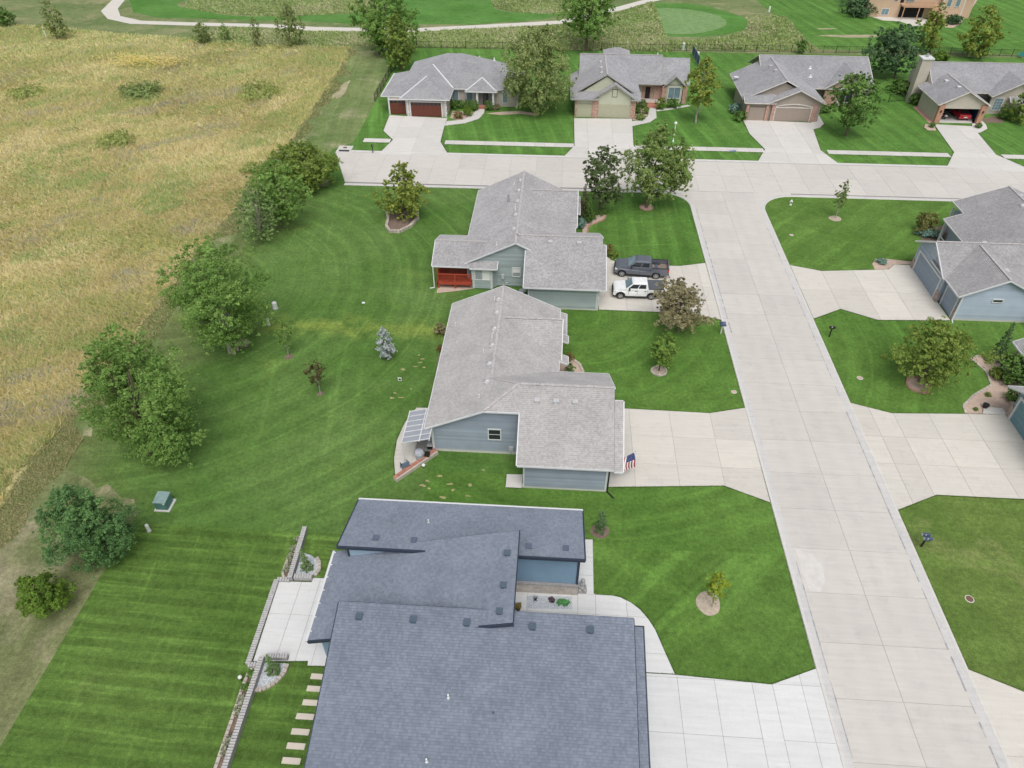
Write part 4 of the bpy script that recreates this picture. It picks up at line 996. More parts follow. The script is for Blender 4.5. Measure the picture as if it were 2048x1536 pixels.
MB().box(59.76,66.54,123.2,123.38,0,2.85).build('garage_back', M('garage_inside', (.10,.10,.105), .9), G); MB().box(59.76,66.54,117.0,123.2,.02,.05).build('garage_floor', WALK, G)
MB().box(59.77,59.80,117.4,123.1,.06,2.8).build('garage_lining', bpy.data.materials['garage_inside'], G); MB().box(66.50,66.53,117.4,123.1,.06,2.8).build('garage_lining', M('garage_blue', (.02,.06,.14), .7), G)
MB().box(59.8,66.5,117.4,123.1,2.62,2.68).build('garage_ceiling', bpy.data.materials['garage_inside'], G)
for x in (59.95,66.35): MB().box(x-.08,x+.08,116.6,116.75,1.7,2.05).build('wall_lamp', METALB, G)
ch = MB().box(58.75,60.4,126.0,127.5,0,6.9).build('chimney', TAN_G, G)
MB().box(58.6,60.55,125.85,127.65,6.9,7.1).build('chimney_cap', WHITE, ch); MB().cyl((59.6,126.8,7.1),(59.6,126.8,7.6), .22, n=10).build('flue', METALG, ch)
wbox(G, (66.75,122.0), (69.6,122.0), .4, 2.6, .02, 2.5, -.05, .02, DARK, 'front_door')
wallpoly(G, (69.5,121.5), (77,121.5), [(0,0),(7.5,0),(7.5,2.95),(3.75,4.9),(0,2.95)], TAN_G, .3, 'gable_wall')
window(G, (69.5,121.5), (77,121.5), .6, 1.9, .7, 2.5, 'grid', .04, pane=GLASSB)
# ------------------------------------------------------------------ house H, pale blue on the right
H_ = thing('house', 'pale blue sided house with white trim and two garage doors', 'house', (46,70,0))
rH = roof(H_, gable_x(39.9,52,64.75,72.45,3.0,.53), SH_H, WHITE)
rH2 = roof(H_, gable_y(40.1,48.3,61.4,68.4,3.0,.49), SH_H, WHITE)
rH3 = roof(H_, [([(45,77.9,3.0),(45,68.0,3.0),(52.5,68.0,5.8),(52.5,81.0,5.8),(47,81.0,3.747),(47,77.9,3.747)], '100111'),([(60,68,3.0),(60,81,3.0),(52.5,81,5.8),(52.5,68,5.8)], '1100')], SH_H, WHITE)
caps(rH, [((39.9,68.6,5.05),(52,68.6,5.05))], CAP_L); caps(rH2, [((44.2,61.4,5.02),(44.2,68.2,5.02))], CAP_L); caps(rH3, [((52.5,68,5.8),(52.5,81,5.8))], CAP_L)
vents(H_, [(45.6,69.9,4.3),(53.0,79,5.5)], VENTL, .36, .16); dome(H_, [(45.2,64.2,4.5),(52.0,76.5,5.6)], VENTL); pipes(H_, [(53.2,74.5,5.3),(54,78.5,5.0)], METALW, .06, .4)
MB().prism([(40.75,61.8),(48,61.8),(48,72),(40.35,72),(40.35,65.1),(40.75,65.1)], 0, 2.85).build('wall', BLUE_H, H_)
MB().prism([(46,72),(60,72),(60,80.6),(47.4,80.6),(47.4,77.5),(46,77.5)], 0, 2.85).build('wall', BLUE_H, H_)
a, b_ = (40.7,61.75), (47.9,61.75)
poly = [(0,.25),(7.2,.25),(7.2,3.0),(3.5,4.75),(0,3.05)]
wallpoly(H_, a, b_, poly, BLUE_H); siding(H_, a, b_, poly, BLUE_H, .24)
wallpoly(H_, (40.7,61.72), (47.9,61.72), [(0,0),(7.2,0),(7.2,.24),(0,.24)], WALK, .2, 'foundation')
window(H_, a, b_, 3.0, 3.9, 2.35, 2.62, None, .06)
wbox(H_, a, b_, -.05, .12, .1, 3.0, .0, .06, WHITE, 'corner_trim')
aw, bw = (40.3,72.0), (40.3,65.0)
wallpoly(H_, aw, bw, [(0,0),(7.0,0),(7.0,3.05),(3.45,4.85),(0,3.05)], BLUE_H)
siding(H_, aw, bw, [(0,2.55),(7.0,2.55),(7.0,3.05),(3.45,4.85),(0,3.05)], BLUE_H, .24)
gdoor(H_, aw, bw, .75, 6.3, 2.3, BLUEDOOR, WHITE, 4, 0, .05, .2)
wbox(H_, aw, bw, -.02, .5, 0, 1.15, -.1, .14, STONE2, 'stone_base'); wbox(H_, aw, bw, 6.5, 7.15, 0, 1.15, -.1, .14, STONE2, 'stone_base')
wbox(H_, aw, bw, -.02, .45, 1.15, 2.6, -.05, .07, BLUE_H, 'pillar'); wbox(H_, aw, bw, 2.9, 3.9, 3.2, 4.2, -.02, .07, WHITE, 'gable_vent'); wbox(H_, aw, bw, 3.0, 3.8, 3.3, 4.1, .0, .09, BLUE_H, 'gable_louvre')
aw, bw = (40.7,65.0), (40.7,61.75)
gdoor(H_, aw, bw, .45, 2.8, 2.3, BLUEDOOR, WHITE, 4, 0, .05, .14); wbox(H_, aw, bw, 2.95, 3.3, 0, 1.3, -.1, .1, STONE2, 'stone_base')
spout(H_, 40.65, 61.62, 2.9, (-.1,-.5))
for x, y in ((45.15,77.7),(45.15,73.2),(47.1,80.8)): MB().box(x,x+.2,y-.2,y,0,3.1).build('porch_post', WHITE, H_)
MB().bar((45.3,77.6,.9),(45.3,73.3,.9), .08, .12).build('porch_rail', WHITE, H_); MB().box(45.1,46,72.3,77.6,0,.3).build('porch_floor', WALK, H_)
# ------------------------------------------------------------------ house J, teal at the right edge
J = thing('house', 'teal garage and stone porch at the right edge of the picture', 'house', (43,46,0))
rJ = roof(J, gable_x(38.95,50,38.6,48.1,2.75,.5), SH_H, WHITE); roof(J, gable_y(42.3,50,48.5,54.6,2.7,.5), SH_H, WHITE, name='porch_roof')
MB().box(39.8,49,39.2,47.5,0,2.75).build('wall', TEAL_J, J); wallpoly(J, (39.75,47.5), (39.75,39.2), [(0,2.4),(8.3,2.4),(8.3,2.8),(4.15,4.85),(0,2.8)], TEAL_J)
gdoor(J, (39.75,47.5), (39.75,39.2), .6, 3.2, 2.3, TEALDOOR, WHITE, 4, 0, .05, .2); gdoor(J, (39.75,47.5), (39.75,39.2), 3.8, 7.9, 2.3, TEALDOOR, WHITE, 4, 0, .05, .2)
wbox(J, (39.75,47.5), (39.75,39.2), -.03, .4, 0, 1.2, -.1, .14, STONE2, 'stone_base'); MB().box(43.0,49,48,53.6,0,2.75).build('wall', TEAL_J, J)
MB().box(42.7,43.25,53.5,54.1,0,2.6).build('stone_pillar', STONE2, J)
# ------------------------------------------------------------------ house I, peach, far behind
I_ = thing('house', 'peach two storey house with a raised rear deck, far behind the fence', 'house', (80,188,0))
MB().box(69.0,92,183.0,196,0,5.6).build('wall', PEACH_I, I_); roof(I_, hip(68.2,92.8,182.2,196.8,5.6,.5), SH_N, WHITE)
MB().box(84.8,89.5,182.0,183.1,0,5.6).build('bay_wall', PEACH_I, I_)
a, b_ = (69.0,183.0), (92.0,183.0)
window(I_, a, b_, 3.4, 4.9, .5, 1.7, 'v', .03, pane=GLASSB); window(I_, a, b_, 5.4, 6.2, 3.4, 5.0, None, .03)
wbox(I_, a, b_, 7.3, 12.6, .05, 2.3, -.02, .03, DARK, 'lower_opening'); wbox(I_, a, b_, 8.0, 9.8, 3.0, 5.2, -.02, .04, GLASSB, 'patio_door'); wbox(I_, a, b_, 6.8, 7.6, 3.0, 5.2, -.02, .04, DARK, 'patio_door')
for s in (.9, 2.8): window(I_, (84.8,182.0), (89.5,182.0), s, s+.9, 2.6, 5.0, None, .03, pane=GLASSB)
wbox(I_, (84.8,182.0), (89.5,182.0), -.1, .1, 0, 5.5, 0, .06, WHITE, 'corner_trim'); wbox(I_, (84.8,182.0), (89.5,182.0), 4.6, 4.8, 0, 5.5, 0, .06, WHITE, 'corner_trim')
PW = M('peach_wood', (.52,.33,.22), .7)
dk = MB().box(76.0,84.0,180.6,183,2.55,2.8).build('rear_deck', PW, I_)
for x in (76.2,79.5,82.5): MB().box(x,x+.16,180.7,180.86,0,2.6).build('deck_post', PW, dk)
MB().box(76.0,82.6,180.6,180.7,3.6,3.72).build('deck_rail', PW, dk)
q = MB()
for k in range(44): q.box(76.05+k*.15,76.09+k*.15,180.63,180.67,2.8,3.6)
tag(q.build('baluster', PW, dk), kind='stuff')
for k in range(10): MB().box(82.2-k*.0+.0,84.0,180.6-k*.3-.3,180.6-k*.3,2.35-k*.25,2.5-k*.25).build('stair_tread', PW, dk)
MB().bar((82.2,180.5,2.5),(82.2,177.5,.1), .08, .3).build('stringer', PW, dk); MB().bar((84.0,180.5,2.5),(84.0,177.5,.1), .08, .3).build('stringer', PW, dk)
sheet('patio_pad', [(70.36,183.27),(71.96,179.87),(75.59,179.25),(77.03,175.57),(79.93,176.17),(82.24,180.97),(81.03,185.30),(75.97,183.63)], .03, DRIVE, 'pale patio behind the peach house')
sheet('gravel_bed', [(83.69,174.78),(85.17,174.47),(88.38,177.97),(90.71,182.39),(97.22,193.33),(101.61,201.06),(99.16,200.89),(90.81,185.94),(85.50,179.47)], .03, GRAVEL, 'gravel border beside the peach house')

# ------------------------------------------------------------------ vegetation
def fast_mesh(name, co, nper, mat, attr=None, col=None):
    n = len(co)//nper
    me = bpy.data.meshes.new(name)
    me.vertices.add(len(co)); me.vertices.foreach_set('co', np.ascontiguousarray(co, np.float32).ravel())
    me.loops.add(len(co)); me.loops.foreach_set('vertex_index', np.arange(len(co), dtype=np.int32))
    me.polygons.add(n); me.polygons.foreach_set('loop_start', np.arange(0, n*nper, nper, dtype=np.int32))
    me.materials.append(mat)
    me.update(calc_edges=True)
    if attr is not None:
        a = me.attributes.new('tint', 'FLOAT', 'FACE'); a.data.foreach_set('value', attr.astype(np.float32))
    if col is not None:
        a = me.attributes.new('col', 'FLOAT_COLOR', 'FACE'); c4 = np.ones((n,4), np.float32); c4[:,:3] = col
        a.data.foreach_set('color', c4.ravel())
    return me
PROF = {
 'round': lambda t: np.clip(1-np.abs(2*t-1)**2.6, 0, 1)**.5,
 'dome': lambda t: np.sqrt(np.clip(1-(np.clip(t-.35,0,1)/.65)**2, 0, 1))*np.clip(.45+t*1.6, 0, 1),
 'egg': lambda t: np.clip(np.sin(np.pi*np.clip(t,0,1)**.72), 0, 1)**.75,
 'cone': lambda t: np.clip(1-t, 0, 1)**.85*.97+.03,
 'spire': lambda t: np.clip((1.02-np.clip(t,0,1))**.62*np.minimum(1, .72+3*t), .03, 1),
 'vase': lambda t: np.sqrt(np.clip(1-(2*np.clip(t,0,1)-1.15)**2/1.33, 0, 1)),
}
def leaves(rng, c, r, z0, z1, prof, leaf, n, lobes=.16, up=.5, hang=0.0, per=18, csz=None, asp=.62):
    """leaf quads gathered in clumps through the crown's volume; returns corner points and a tint per leaf"""
    f = PROF[prof]; ph = rng.uniform(0, 6.28, 6)
    conif = prof in ('cone', 'spire')
    nb = int(np.clip(34+r*22, 40, 160)) if not conif else int(np.clip(60+r*60, 70, 130))
    t = (np.arange(nb)+rng.random(nb))/nb; t = t**1.4 if prof == 'cone' else .04+.94*t
    a = np.arange(nb)*2.39996 + rng.normal(0, .5, nb)
    k = 1 + lobes*(np.cos(2*a+ph[0]+3*t) + .8*np.cos(3*a+ph[1]-5*t) + .6*np.cos(ph[3]+9*t+a)) + rng.normal(0, lobes*.55, nb)
    rho = r*f(t)*k*(.20+.70*np.sqrt(rng.random(nb)) if not conif else .62+.3*rng.random(nb))
    rb = r*(rng.uniform(.15, .34, nb) if not conif else rng.uniform(.16, .28, nb))*(.25+.75*f(t))
    big = np.column_stack([c[0]+rho*np.cos(a), c[1]+rho*np.sin(a), z0+(z1-z0)*t])
    ns = max(nb*5, n//per)
    w_ = rb**1.6; bi = rng.choice(nb, ns, p=w_/w_.sum())
    dv = rng.normal(0, 1, (ns,3)); dv[:,2] += .25; dv /= np.linalg.norm(dv, axis=1, keepdims=True)+1e-9
    od = np.column_stack([np.cos(a), np.sin(a), .35+0*a])[bi]; dv = dv + od*.45; dv /= np.linalg.norm(dv, axis=1, keepdims=True)+1e-9
    ext_ = np.where(rng.random(ns) < .12, rng.uniform(1.05, 1.55, ns), rng.uniform(.35, 1.02, ns))
    ctr = big[bi] + dv*(rb[bi]*ext_)[:,None]*np.array([1,1,.85])
    co_ = rng.random(ns) < .34; ctr = np.where(co_[:,None], np.column_stack([c[0]+(ctr[:,0]-c[0])*.6, c[1]+(ctr[:,1]-c[1])*.6, ctr[:,2]]), ctr)
    cs = rb[bi]*rng.uniform(.16, .42, ns)*np.where(ext_ > 1.05, .6, 1.0)
    ct = rng.normal(0, .13, nb)[bi] + rng.normal(0, .12, ns)
    idx = rng.integers(0, ns, n)
    g = rng.normal(0, 1, (n,3)); g /= np.linalg.norm(g, axis=1, keepdims=True)+1e-9
    rad = rng.random(n)**.45
    off = g*rad[:,None]*cs[idx][:,None]*np.array([1,1,.72])
    off[:,2] -= hang*rng.random(n)*cs[idx]*2.0
    p = ctr[idx] + off
    p[:,2] = np.maximum(p[:,2], .06)
    out = np.column_stack([p[:,0]-c[0], p[:,1]-c[1], (p[:,2]-(z0+z1)/2)*.7]); out /= np.linalg.norm(out, axis=1, keepdims=True)+1e-9
    nrm = rng.normal(0, .55, (n,3)) + out*.55 + g*.35; nrm[:,2] += up
    nrm /= np.linalg.norm(nrm, axis=1, keepdims=True)+1e-9
    q = rng.normal(0, 1, (n,3)); q[:,2] -= hang*3
    t1 = np.cross(nrm, q); t1 /= np.linalg.norm(t1, axis=1, keepdims=True)+1e-9
    t2 = np.cross(nrm, t1)
    s = leaf*rng.uniform(.65, 1.35, n)[:,None]
    A_, B_ = t1*s*asp, t2*s
    co = np.stack([p-B_, p+A_-B_*.1, p+B_, p-A_-B_*.1], axis=1).reshape(-1,3)
    tint = np.clip(.5 + ct[idx] + rng.normal(0, .16, n), 0, 1)
    return co, tint, ctr
def limb(m, p, q, r0, r1, rng, bend=.12, n=5, k=4):
    p, q = np.array(p, float), np.array(q, float); L_ = np.linalg.norm(q-p)
    pts = [p + (q-p)*i/k for i in range(k+1)]
    for i in range(1, k): pts[i] = pts[i] + rng.normal(0, bend*L_/k, 3)
    for i in range(k): m.cyl(pts[i], pts[i+1], r0+(r1-r0)*i/k, r0+(r1-r0)*(i+1)/k, n, cap=False)
def tree(name, label, base, c, r, z0, z1, prof, mat, seed, dens=2.0, cat='tree', group=None, bark=None, leaf=None, lobes=.16, hang=0.0, up=.5, asp=.62, limbs=9, stems=1, csz=None, per=18, tr=None, extra=()):
    rng = np.random.default_rng(seed)
    o = thing(name, label, cat, (base[0], base[1], 0), group)
    d = math.dist((*c, (z0+z1)/2), (0,0,42))
    lf = leaf or min(max(.00172*d, .075), .27, max(.055, r*.10))
    cos, tis = [], []; ctr = None
    for (cc, rr, a0, a1) in [(c, r, z0, z1)] + list(extra):
        n = int(dens*(3.2 if prof in ('cone','spire') and rr < 1.2 else 1.85 if rr > 2 else 2.4)*4*math.pi*rr*((a1-a0)/4+rr/2)/(lf*lf*asp*2)*.95)
        co, ti, ct = leaves(rng, cc, rr, a0, a1, prof, lf*.72, max(n, 900), lobes, up, hang, per, csz, asp)
        cos.append(co); tis.append(ti); ctr = ct if ctr is None else np.vstack([ctr, ct])
    m = MB(); tr = tr or max(.035, .035*r+.008*(z1-z0))
    top = (c[0], c[1], z0+(z1-z0)*.72)
    for s in range(stems):
        b0 = (base[0]+(rng.normal(0,.25) if stems > 1 else 0), base[1]+(rng.normal(0,.25) if stems > 1 else 0), -.05)
        tp = (top[0]+(rng.normal(0,.26*r) if stems > 1 else 0), top[1]+(rng.normal(0,.26*r) if stems > 1 else 0), top[2]*(rng.uniform(.8,1.05) if stems > 1 else 1))
        limb(m, b0, tp, tr*(1 if stems == 1 else .7), tr*.25, rng, .06, 7, 6)
        for i in rng.choice(len(ctr), min(limbs, len(ctr)), replace=False):
            q = ctr[i]; tt = np.clip((q[2]-.25*(z1-z0))/max(tp[2],.1)*.75, .18, .92)
            p = np.array(b0)*(1-tt)+np.array(tp)*tt
            limb(m, p, q, tr*(.42 if stems == 1 else .3)*(1-tt*.5), tr*.08, rng, .14, 5, 3)
    m.build('trunk', bark or BARK, o, smooth=True)
    link('crown', fast_mesh('crown', np.vstack(cos), 4, mat, np.concatenate(tis)), o)
    return o
LF_POP = leafmat('leaf_poplar', (.056,.108,.023), (.150,.232,.062))
LF_POP2 = leafmat('leaf_poplar_pale', (.066,.115,.034), (.175,.24,.09))
LF_OLIVE = leafmat('leaf_olive', (.066,.100,.018), (.165,.215,.050))
LF_MAPLE = leafmat('leaf_maple', (.074,.102,.017), (.200,.235,.054))
LF_DARK = leafmat('leaf_dark', (.032,.055,.020), (.105,.135,.055))
LF_DEEP = leafmat('leaf_deep', (.022,.052,.022), (.088,.145,.066))
LF_LOC = leafmat('leaf_locust', (.060,.098,.024), (.185,.235,.078))
LF_BROWN = leafmat('leaf_brown', (.080,.080,.042), (.225,.195,.115))
LF_RUST = leafmat('leaf_rust', (.085,.075,.024), (.20,.15,.052))
LF_YEL = leafmat('leaf_yellow', (.10,.14,.012), (.215,.26,.036))
LF_SPR = leafmat('leaf_blue_spruce', (.145,.185,.18), (.30,.35,.345), .25)
LF_CED = leafmat('leaf_cedar', (.028,.066,.024), (.085,.160,.050), .12)
LF_BUSH = leafmat('leaf_bush', (.034,.070,.010), (.105,.165,.024), .15)
LF_SHR = leafmat('leaf_shrub', (.030,.068,.014), (.088,.150,.034), .15)
LF_JUN = leafmat('leaf_juniper', (.055,.105,.085), (.135,.205,.165), .12)
LF_WIL = leafmat('leaf_willow', (.075,.105,.034), (.195,.230,.088))
LF_WILD = leafmat('leaf_wild', (.125,.155,.052), (.255,.28,.10))
LF_WILDG = leafmat('leaf_wild_green', (.090,.125,.045), (.185,.23,.085))
LF_ARB = leafmat('leaf_arborvitae', (.034,.070,.028), (.095,.155,.062), .15)
LF_JUNG = leafmat('leaf_dwarf', (.060,.100,.038), (.150,.215,.095), .2)
LF_BRT = leafmat('leaf_fresh', (.060,.110,.020), (.150,.220,.050))
T = tree
T('poplar_tree', 'tall leafy poplar at the prairie edge, nearest big tree at left', (-32.1,38.2), (-31.0,38.8), 4.0, .6, 12.6, 'egg', LF_POP, 11, 1.4, stems=3, limbs=8, lobes=.20, extra=[((-33.3,39.6),2.3,5,10.5),((-29.6,37.4),2.2,1.0,5.5)])
T('poplar_tree', 'broad many stemmed poplar shading a bench at the prairie edge', (-30.2,51.8), (-30.3,52.3), 4.7, 1.0, 11.2, 'dome', LF_POP, 12, 1.6, stems=4, limbs=7, lobes=.17, bark=BARKL)
T('poplar_tree', 'poplar with a bluish green crown behind the pale one', (-33.5,76.2), (-32.8,76.6), 3.4, .9, 8.0, 'round', LF_POP, 13, 1.9, stems=2)
T('poplar_tree', 'pale thin poplar with whitish stems left of the back lawn', (-35.1,73.2), (-34.3,72.6), 2.4, .4, 7.4, 'egg', LF_POP2, 14, 1.3, stems=3, bark=BARKL)
T('olive_tree', 'low wide olive green tree at the end of the cross street', (-33.9,86.4), (-33.2,86.8), 4.6, .3, 6.0, 'dome', LF_OLIVE, 15, 2.0, stems=3)
T('cedar_tree', 'dark feathery cedar beside the green utility box', (-31.1,27.6), (-30.6,28.2), 2.35, .2, 7.6, 'egg', LF_CED, 16, 2.4, up=.15, asp=.34, hang=.2, lobes=.22, stems=2, extra=[((-29.4,28.0),1.3,.4,5.6)])
T('round_bush', 'round yellowish green juniper bush at the lower left', (-32.8,23.7), (-32.5,24.2), 1.66, .05, 2.7, 'dome', LF_BUSH, 17, 3.2, 'shrub', up=.1, asp=.32)
T('sapling', 'thin green sapling near the big poplars', (-24.7,51.6), (-24.5,51.6), .85, 1.2, 4.3, 'egg', LF_POP, 18, 1.0, bark=BARKL)
T('sapling', 'small brownish green sapling on the back lawn', (-20.2,46.4), (-20.2,46.4), .85, 1.1, 3.7, 'round', leafmat('leaf_bronze_green', (.042,.040,.016), (.095,.082,.034)), 19, 1.5, bark=BARKL)
T('blue_spruce', 'silvery blue spruce on the back lawn', (-15.3,51.7), (-15.25,51.7), .86, .1, 3.75, 'egg', LF_SPR, 20, 3.4, asp=.35, up=.45, lobes=.07, limbs=10)
T('maple_tree', 'golden green maple growing in the walled bed', (-19.0,79.6), (-18.4,79.7), 2.85, .1, 7.4, 'egg', LF_MAPLE, 21, 2.2, stems=2)
T('oak_tree', 'dark round tree beside the grey green house', (5.6,82.8), (5.9,82.8), 2.75, 1.3, 8.5, 'round', LF_DARK, 22, 2.1)
T('locust_tree', 'large light green locust at the street corner', (11.7,84.6), (12.4,84.7), 4.0, 1.4, 10.9, 'egg', LF_LOC, 23, 1.8, lobes=.24, hang=.3, extra=[((15.0,84.5),2.4,2.4,8.5)])
T('crab_apple_tree', 'brownish crab apple tree in front of the white truck', (12.7,57.8), (12.5,57.9), 2.7, 1.0, 5.4, 'round', LF_BROWN, 24, 2.2, lobes=.22, limbs=16)
T('sapling', 'small round green tree in a pale ring on the front lawn', (10.3,51.6), (10.5,51.6), 1.2, .8, 4.1, 'round', LF_BRT, 25, 2.8, lobes=.06)
T('sapling', 'yellow green sapling in a pale mulch ring', (11.6,27.0), (11.45,27.05), .80, 1.25, 3.8, 'egg', LF_YEL, 26, 1.7, bark=BARKL)
T('arborvitae', 'young arborvitae in a small mulch ring near the slate roof', (4.3,32.7), (4.3,32.7), .44, .05, 2.5, 'spire', LF_ARB, 27, 2.4, asp=.4, up=.1, limbs=4, leaf=.09)
T('linden_tree', 'bushy green tree standing in a pink block ring', (33.8,51.5), (33.95,51.4), 3.0, .5, 6.4, 'round', LF_OLIVE, 28, 2.2, lobes=.2)
T('arborvitae', 'tall dark columnar arborvitae by the right edge', (41.8,54.9), (41.75,54.9), .60, .05, 4.7, 'spire', LF_ARB, 29, 3.0, asp=.4, up=.1, limbs=4)
T('sapling', 'leaning young tree in a pale ring on the corner lawn', (35.0,83.1), (35.0,83.1), .95, 1.3, 5.2, 'egg', LF_LOC, 30, 1.5, bark=BARKL)
T('maple_tree', 'golden maple in front of the sage green house', (21.8,114.4), (21.9,114.4), 2.9, 2.3, 10.1, 'egg', LF_MAPLE, 31, 2.1, bark=BARKL)
T('birch_tree', 'large drooping olive birch between beige and sage houses', (-4.0,117.3), (-3.8,117.4), 5.7, .8, 12.6, 'round', LF_WIL, 32, 1.9, hang=.7, lobes=.13)
T('maple_tree', 'dense green maple at the rear corner of the beige house', (-30.0,137.8), (-29.8,137.4), 3.2, .4, 9.9, 'egg', LF_OLIVE, 33, 2.1)
T('poplar_tree', 'big dark poplar behind the maple at the cart path', (-35.9,147.5), (-34.2,147.3), 6.0, .5, 15.5, 'egg', LF_POP, 34, 1.9, stems=3)
T('cottonwood_tree', 'tall green cottonwood behind the sage house', (5.0,152.2), (5.1,152.3), 6.2, 2.2, 15.5, 'round', LF_POP, 35, 2.0)
T('oak_tree', 'round dark green tree on the lawn beside the taupe house', (44.1,110.5), (43.9,110.6), 3.6, 1.2, 9.1, 'round', LF_SHR, 36, 2.1)
T('oak_tree', 'deep green tree between the taupe and tan houses', (60.8,138.5), (59.3,139.0), 4.8, .8, 8.9, 'dome', LF_DEEP, 37, 2.0, lobes=.22)
T('maple_tree', 'golden green maple behind the deep green tree', (73.4,155.6), (72.4,155.8), 2.8, .3, 9.0, 'egg', LF_MAPLE, 38, 2.1)
T('maple_tree', 'golden green maple behind the tan house roof', (81.5,151.8), (80.2,152.3), 3.7, .3, 9.6, 'egg', LF_MAPLE, 39, 2.1)
T('field_tree', 'loose grey green tree in front of the cart path', (-55.0,150.7), (-54.4,151), 2.9, .4, 8.3, 'egg', LF_WIL, 40, 1.1, limbs=14)
T('field_tree', 'loose grey green tree at the upper left of the prairie', (-105.1,152.8), (-104.6,153.2), 2.4, .2, 8.2, 'egg', LF_WIL, 41, 1.1, limbs=14)
T('field_shrub', 'yellowish willow shrub in the far prairie', (-73.7,151.9), (-73.4,152.1), 2.0, .1, 3.9, 'dome', LF_WIL, 42, 1.2, 'shrub')
T('field_shrub', 'narrow green shrub in the far prairie', (-69.9,154.3), (-69.6,154.4), 1.1, .1, 3.6, 'egg', LF_POP, 43, 1.2, 'shrub')
T('field_tree', 'slim young tree near the cart path', (-61.6,150.2), (-61.3,150.4), 1.4, .3, 6.1, 'egg', LF_WIL, 44, 1.0)
T('viburnum_shrub', 'rusty green shrub at the corner of the pale blue house', (45.2,79.6), (44.6,80.2), 1.5, .1, 2.7, 'dome', leafmat('leaf_olive_rust', (.062,.072,.022), (.16,.15,.05)), 45, 1.7, 'shrub')
T('olive_tree', 'olive green tree at the right edge by the tan house', (73.2,117.6), (72.8,117.8), 2.0, .2, 4.6, 'round', LF_OLIVE, 46, 2.0)
T('field_shrub', 'dark low shrub at the upper left corner', (-122.6,162.6), (-122.4,162.5), 2.6, .1, 3.6, 'dome', LF_SHR, 47, 1.5, 'shrub')
T('arborvitae', 'brownish arborvitae against the grey green house', (3.7,80.6), (3.6,80.6), .7, .05, 4.8, 'spire', leafmat('leaf_bronze', (.04,.034,.022), (.095,.085,.045), .1), 48, 2.4, asp=.4, up=.1, limbs=4)
T('arborvitae', 'dark arborvitae beside the brownish one', (4.3,80.0), (4.2,80.0), .62, .05, 4.2, 'spire', LF_SHR, 49, 2.4, asp=.4, up=.1, limbs=4)
T('small_tree', 'small dark round tree on the fence line', (47.8,153.3), (47.5,153.3), 1.25, .2, 2.7, 'dome', LF_SHR, 50, 1.8)
T('dwarf_spruce', 'small arborvitae in white gravel at the north end of the patio', (-16.2,28.2), (-16.15,28.2), .42, .05, 2.3, 'cone', LF_JUNG, 51, 2.6, 'shrub', asp=.35, up=.1, limbs=4, leaf=.08, lobes=.08)
T('dwarf_spruce', 'small arborvitae in white gravel at the south end of the patio', (-16.1,20.6), (-16.05,20.65), .42, .05, 2.2, 'cone', LF_JUNG, 52, 2.6, 'shrub', asp=.35, up=.1, limbs=4, leaf=.08, lobes=.08)
# clipped shrubs and border plants
def shrub(label, c, r, h, mat, seed, group=None, dens=2.4, name='shrub', leaf=None, prof='dome'):
    T(name, label, c, c, r, .02, h, prof, mat, seed, dens, 'shrub', group, leaf=leaf, limbs=3, lobes=.10, per=15)
shrub('large green shrub beside the teal garage', (41.93,52.23), 1.5, 2.8, LF_SHR, 60)
shrub('yellow tinged shrub next to the arborvitae at right', (40.93,52.66), .75, 1.0, LF_OLIVE, 61)
shrub('dark clipped shrub under the teal eave', (41.04,49.57), .75, 1.3, LF_SHR, 62)
for k, (xy, r, h, lab) in enumerate([((-17.36,118.30),1.0,1.4,'left end of the clipped hedge by the beige porch'),((-16.23,118.60),.95,1.3,'second bush of the hedge by the beige porch'),((-15.04,118.45),.95,1.4,'third bush of the hedge by the beige porch'),((-13.78,117.60),.8,1.7,'hedge bush touching the beige porch walk')]): shrub(lab, xy, r, h, LF_SHR, 70+k)
shrub('round clipped golden bush in the beige house bed', (-14.71,115.50), 1.0, 1.4, LF_BUSH, 75)
shrub('rust red bush nearest the walnut garage door', (-16.06,113.85), .85, 1.2, LF_RUST, 76)
shrub('tall green bush right of the beige porch steps', (-11.48,117.75), .75, 1.7, LF_SHR, 77)
shrub('purple grey low bush right of the beige porch', (-10.28,118.29), .75, .9, LF_BROWN, 78)
shrub('upper left bush by the sage house steps', (13.79,120.56), .8, 1.4, LF_SHR, 80); shrub('dark bush beside the sage garage corner', (12.88,118.20), .75, 1.2, LF_SHR, 81); shrub('bright bush beside the sage house steps', (14.15,117.83), .7, 1.2, LF_BUSH, 82)
shrub('pale lime bush at the sage driveway', (13.08,115.32), 1.0, .8, LF_LOC, 83)
shrub('cone shaped green bush right of the sage house steps', (16.79,120.06), .9, 1.9, LF_BUSH, 84); shrub('large dark clipped bush under the sage window', (18.87,121.13), 1.2, 1.4, LF_SHR, 85)
shrub('grey green bush at the corner of the taupe house', (28.85,119.47), 1.3, 1.4, LF_JUN, 86); shrub('round green bush beside the taupe driveway', (28.95,115.91), 1.2, 1.5, LF_SHR, 87)
shrub('low green bush near the taupe front walk', (43.28,120.86), 1.3, 1.0, LF_SHR, 88)
shrub('long dark hedge beside the tan chimney', (59.39,131.14), 2.4, 1.7, LF_SHR, 89); shrub('round dark bush below the tan chimney', (59.74,125.45), 1.2, 1.7, LF_SHR, 90)
shrub('small bush left of the open garage', (58.50,114.86), .6, .8, LF_SHR, 91); shrub('small bush right of the open garage', (65.69,115.12), .6, .8, LF_SHR, 92); shrub('dark bush beside the tan house window', (71.85,119.37), 1.4, 1.8, LF_SHR, 93)
shrub('round bush in front of the peach house', (86.50,177.85), 1.9, 1.8, LF_DEEP, 94); shrub('dark spreading bush at the peach house corner', (67.91,184.45), 4.2, 3.0, LF_DEEP, 95)
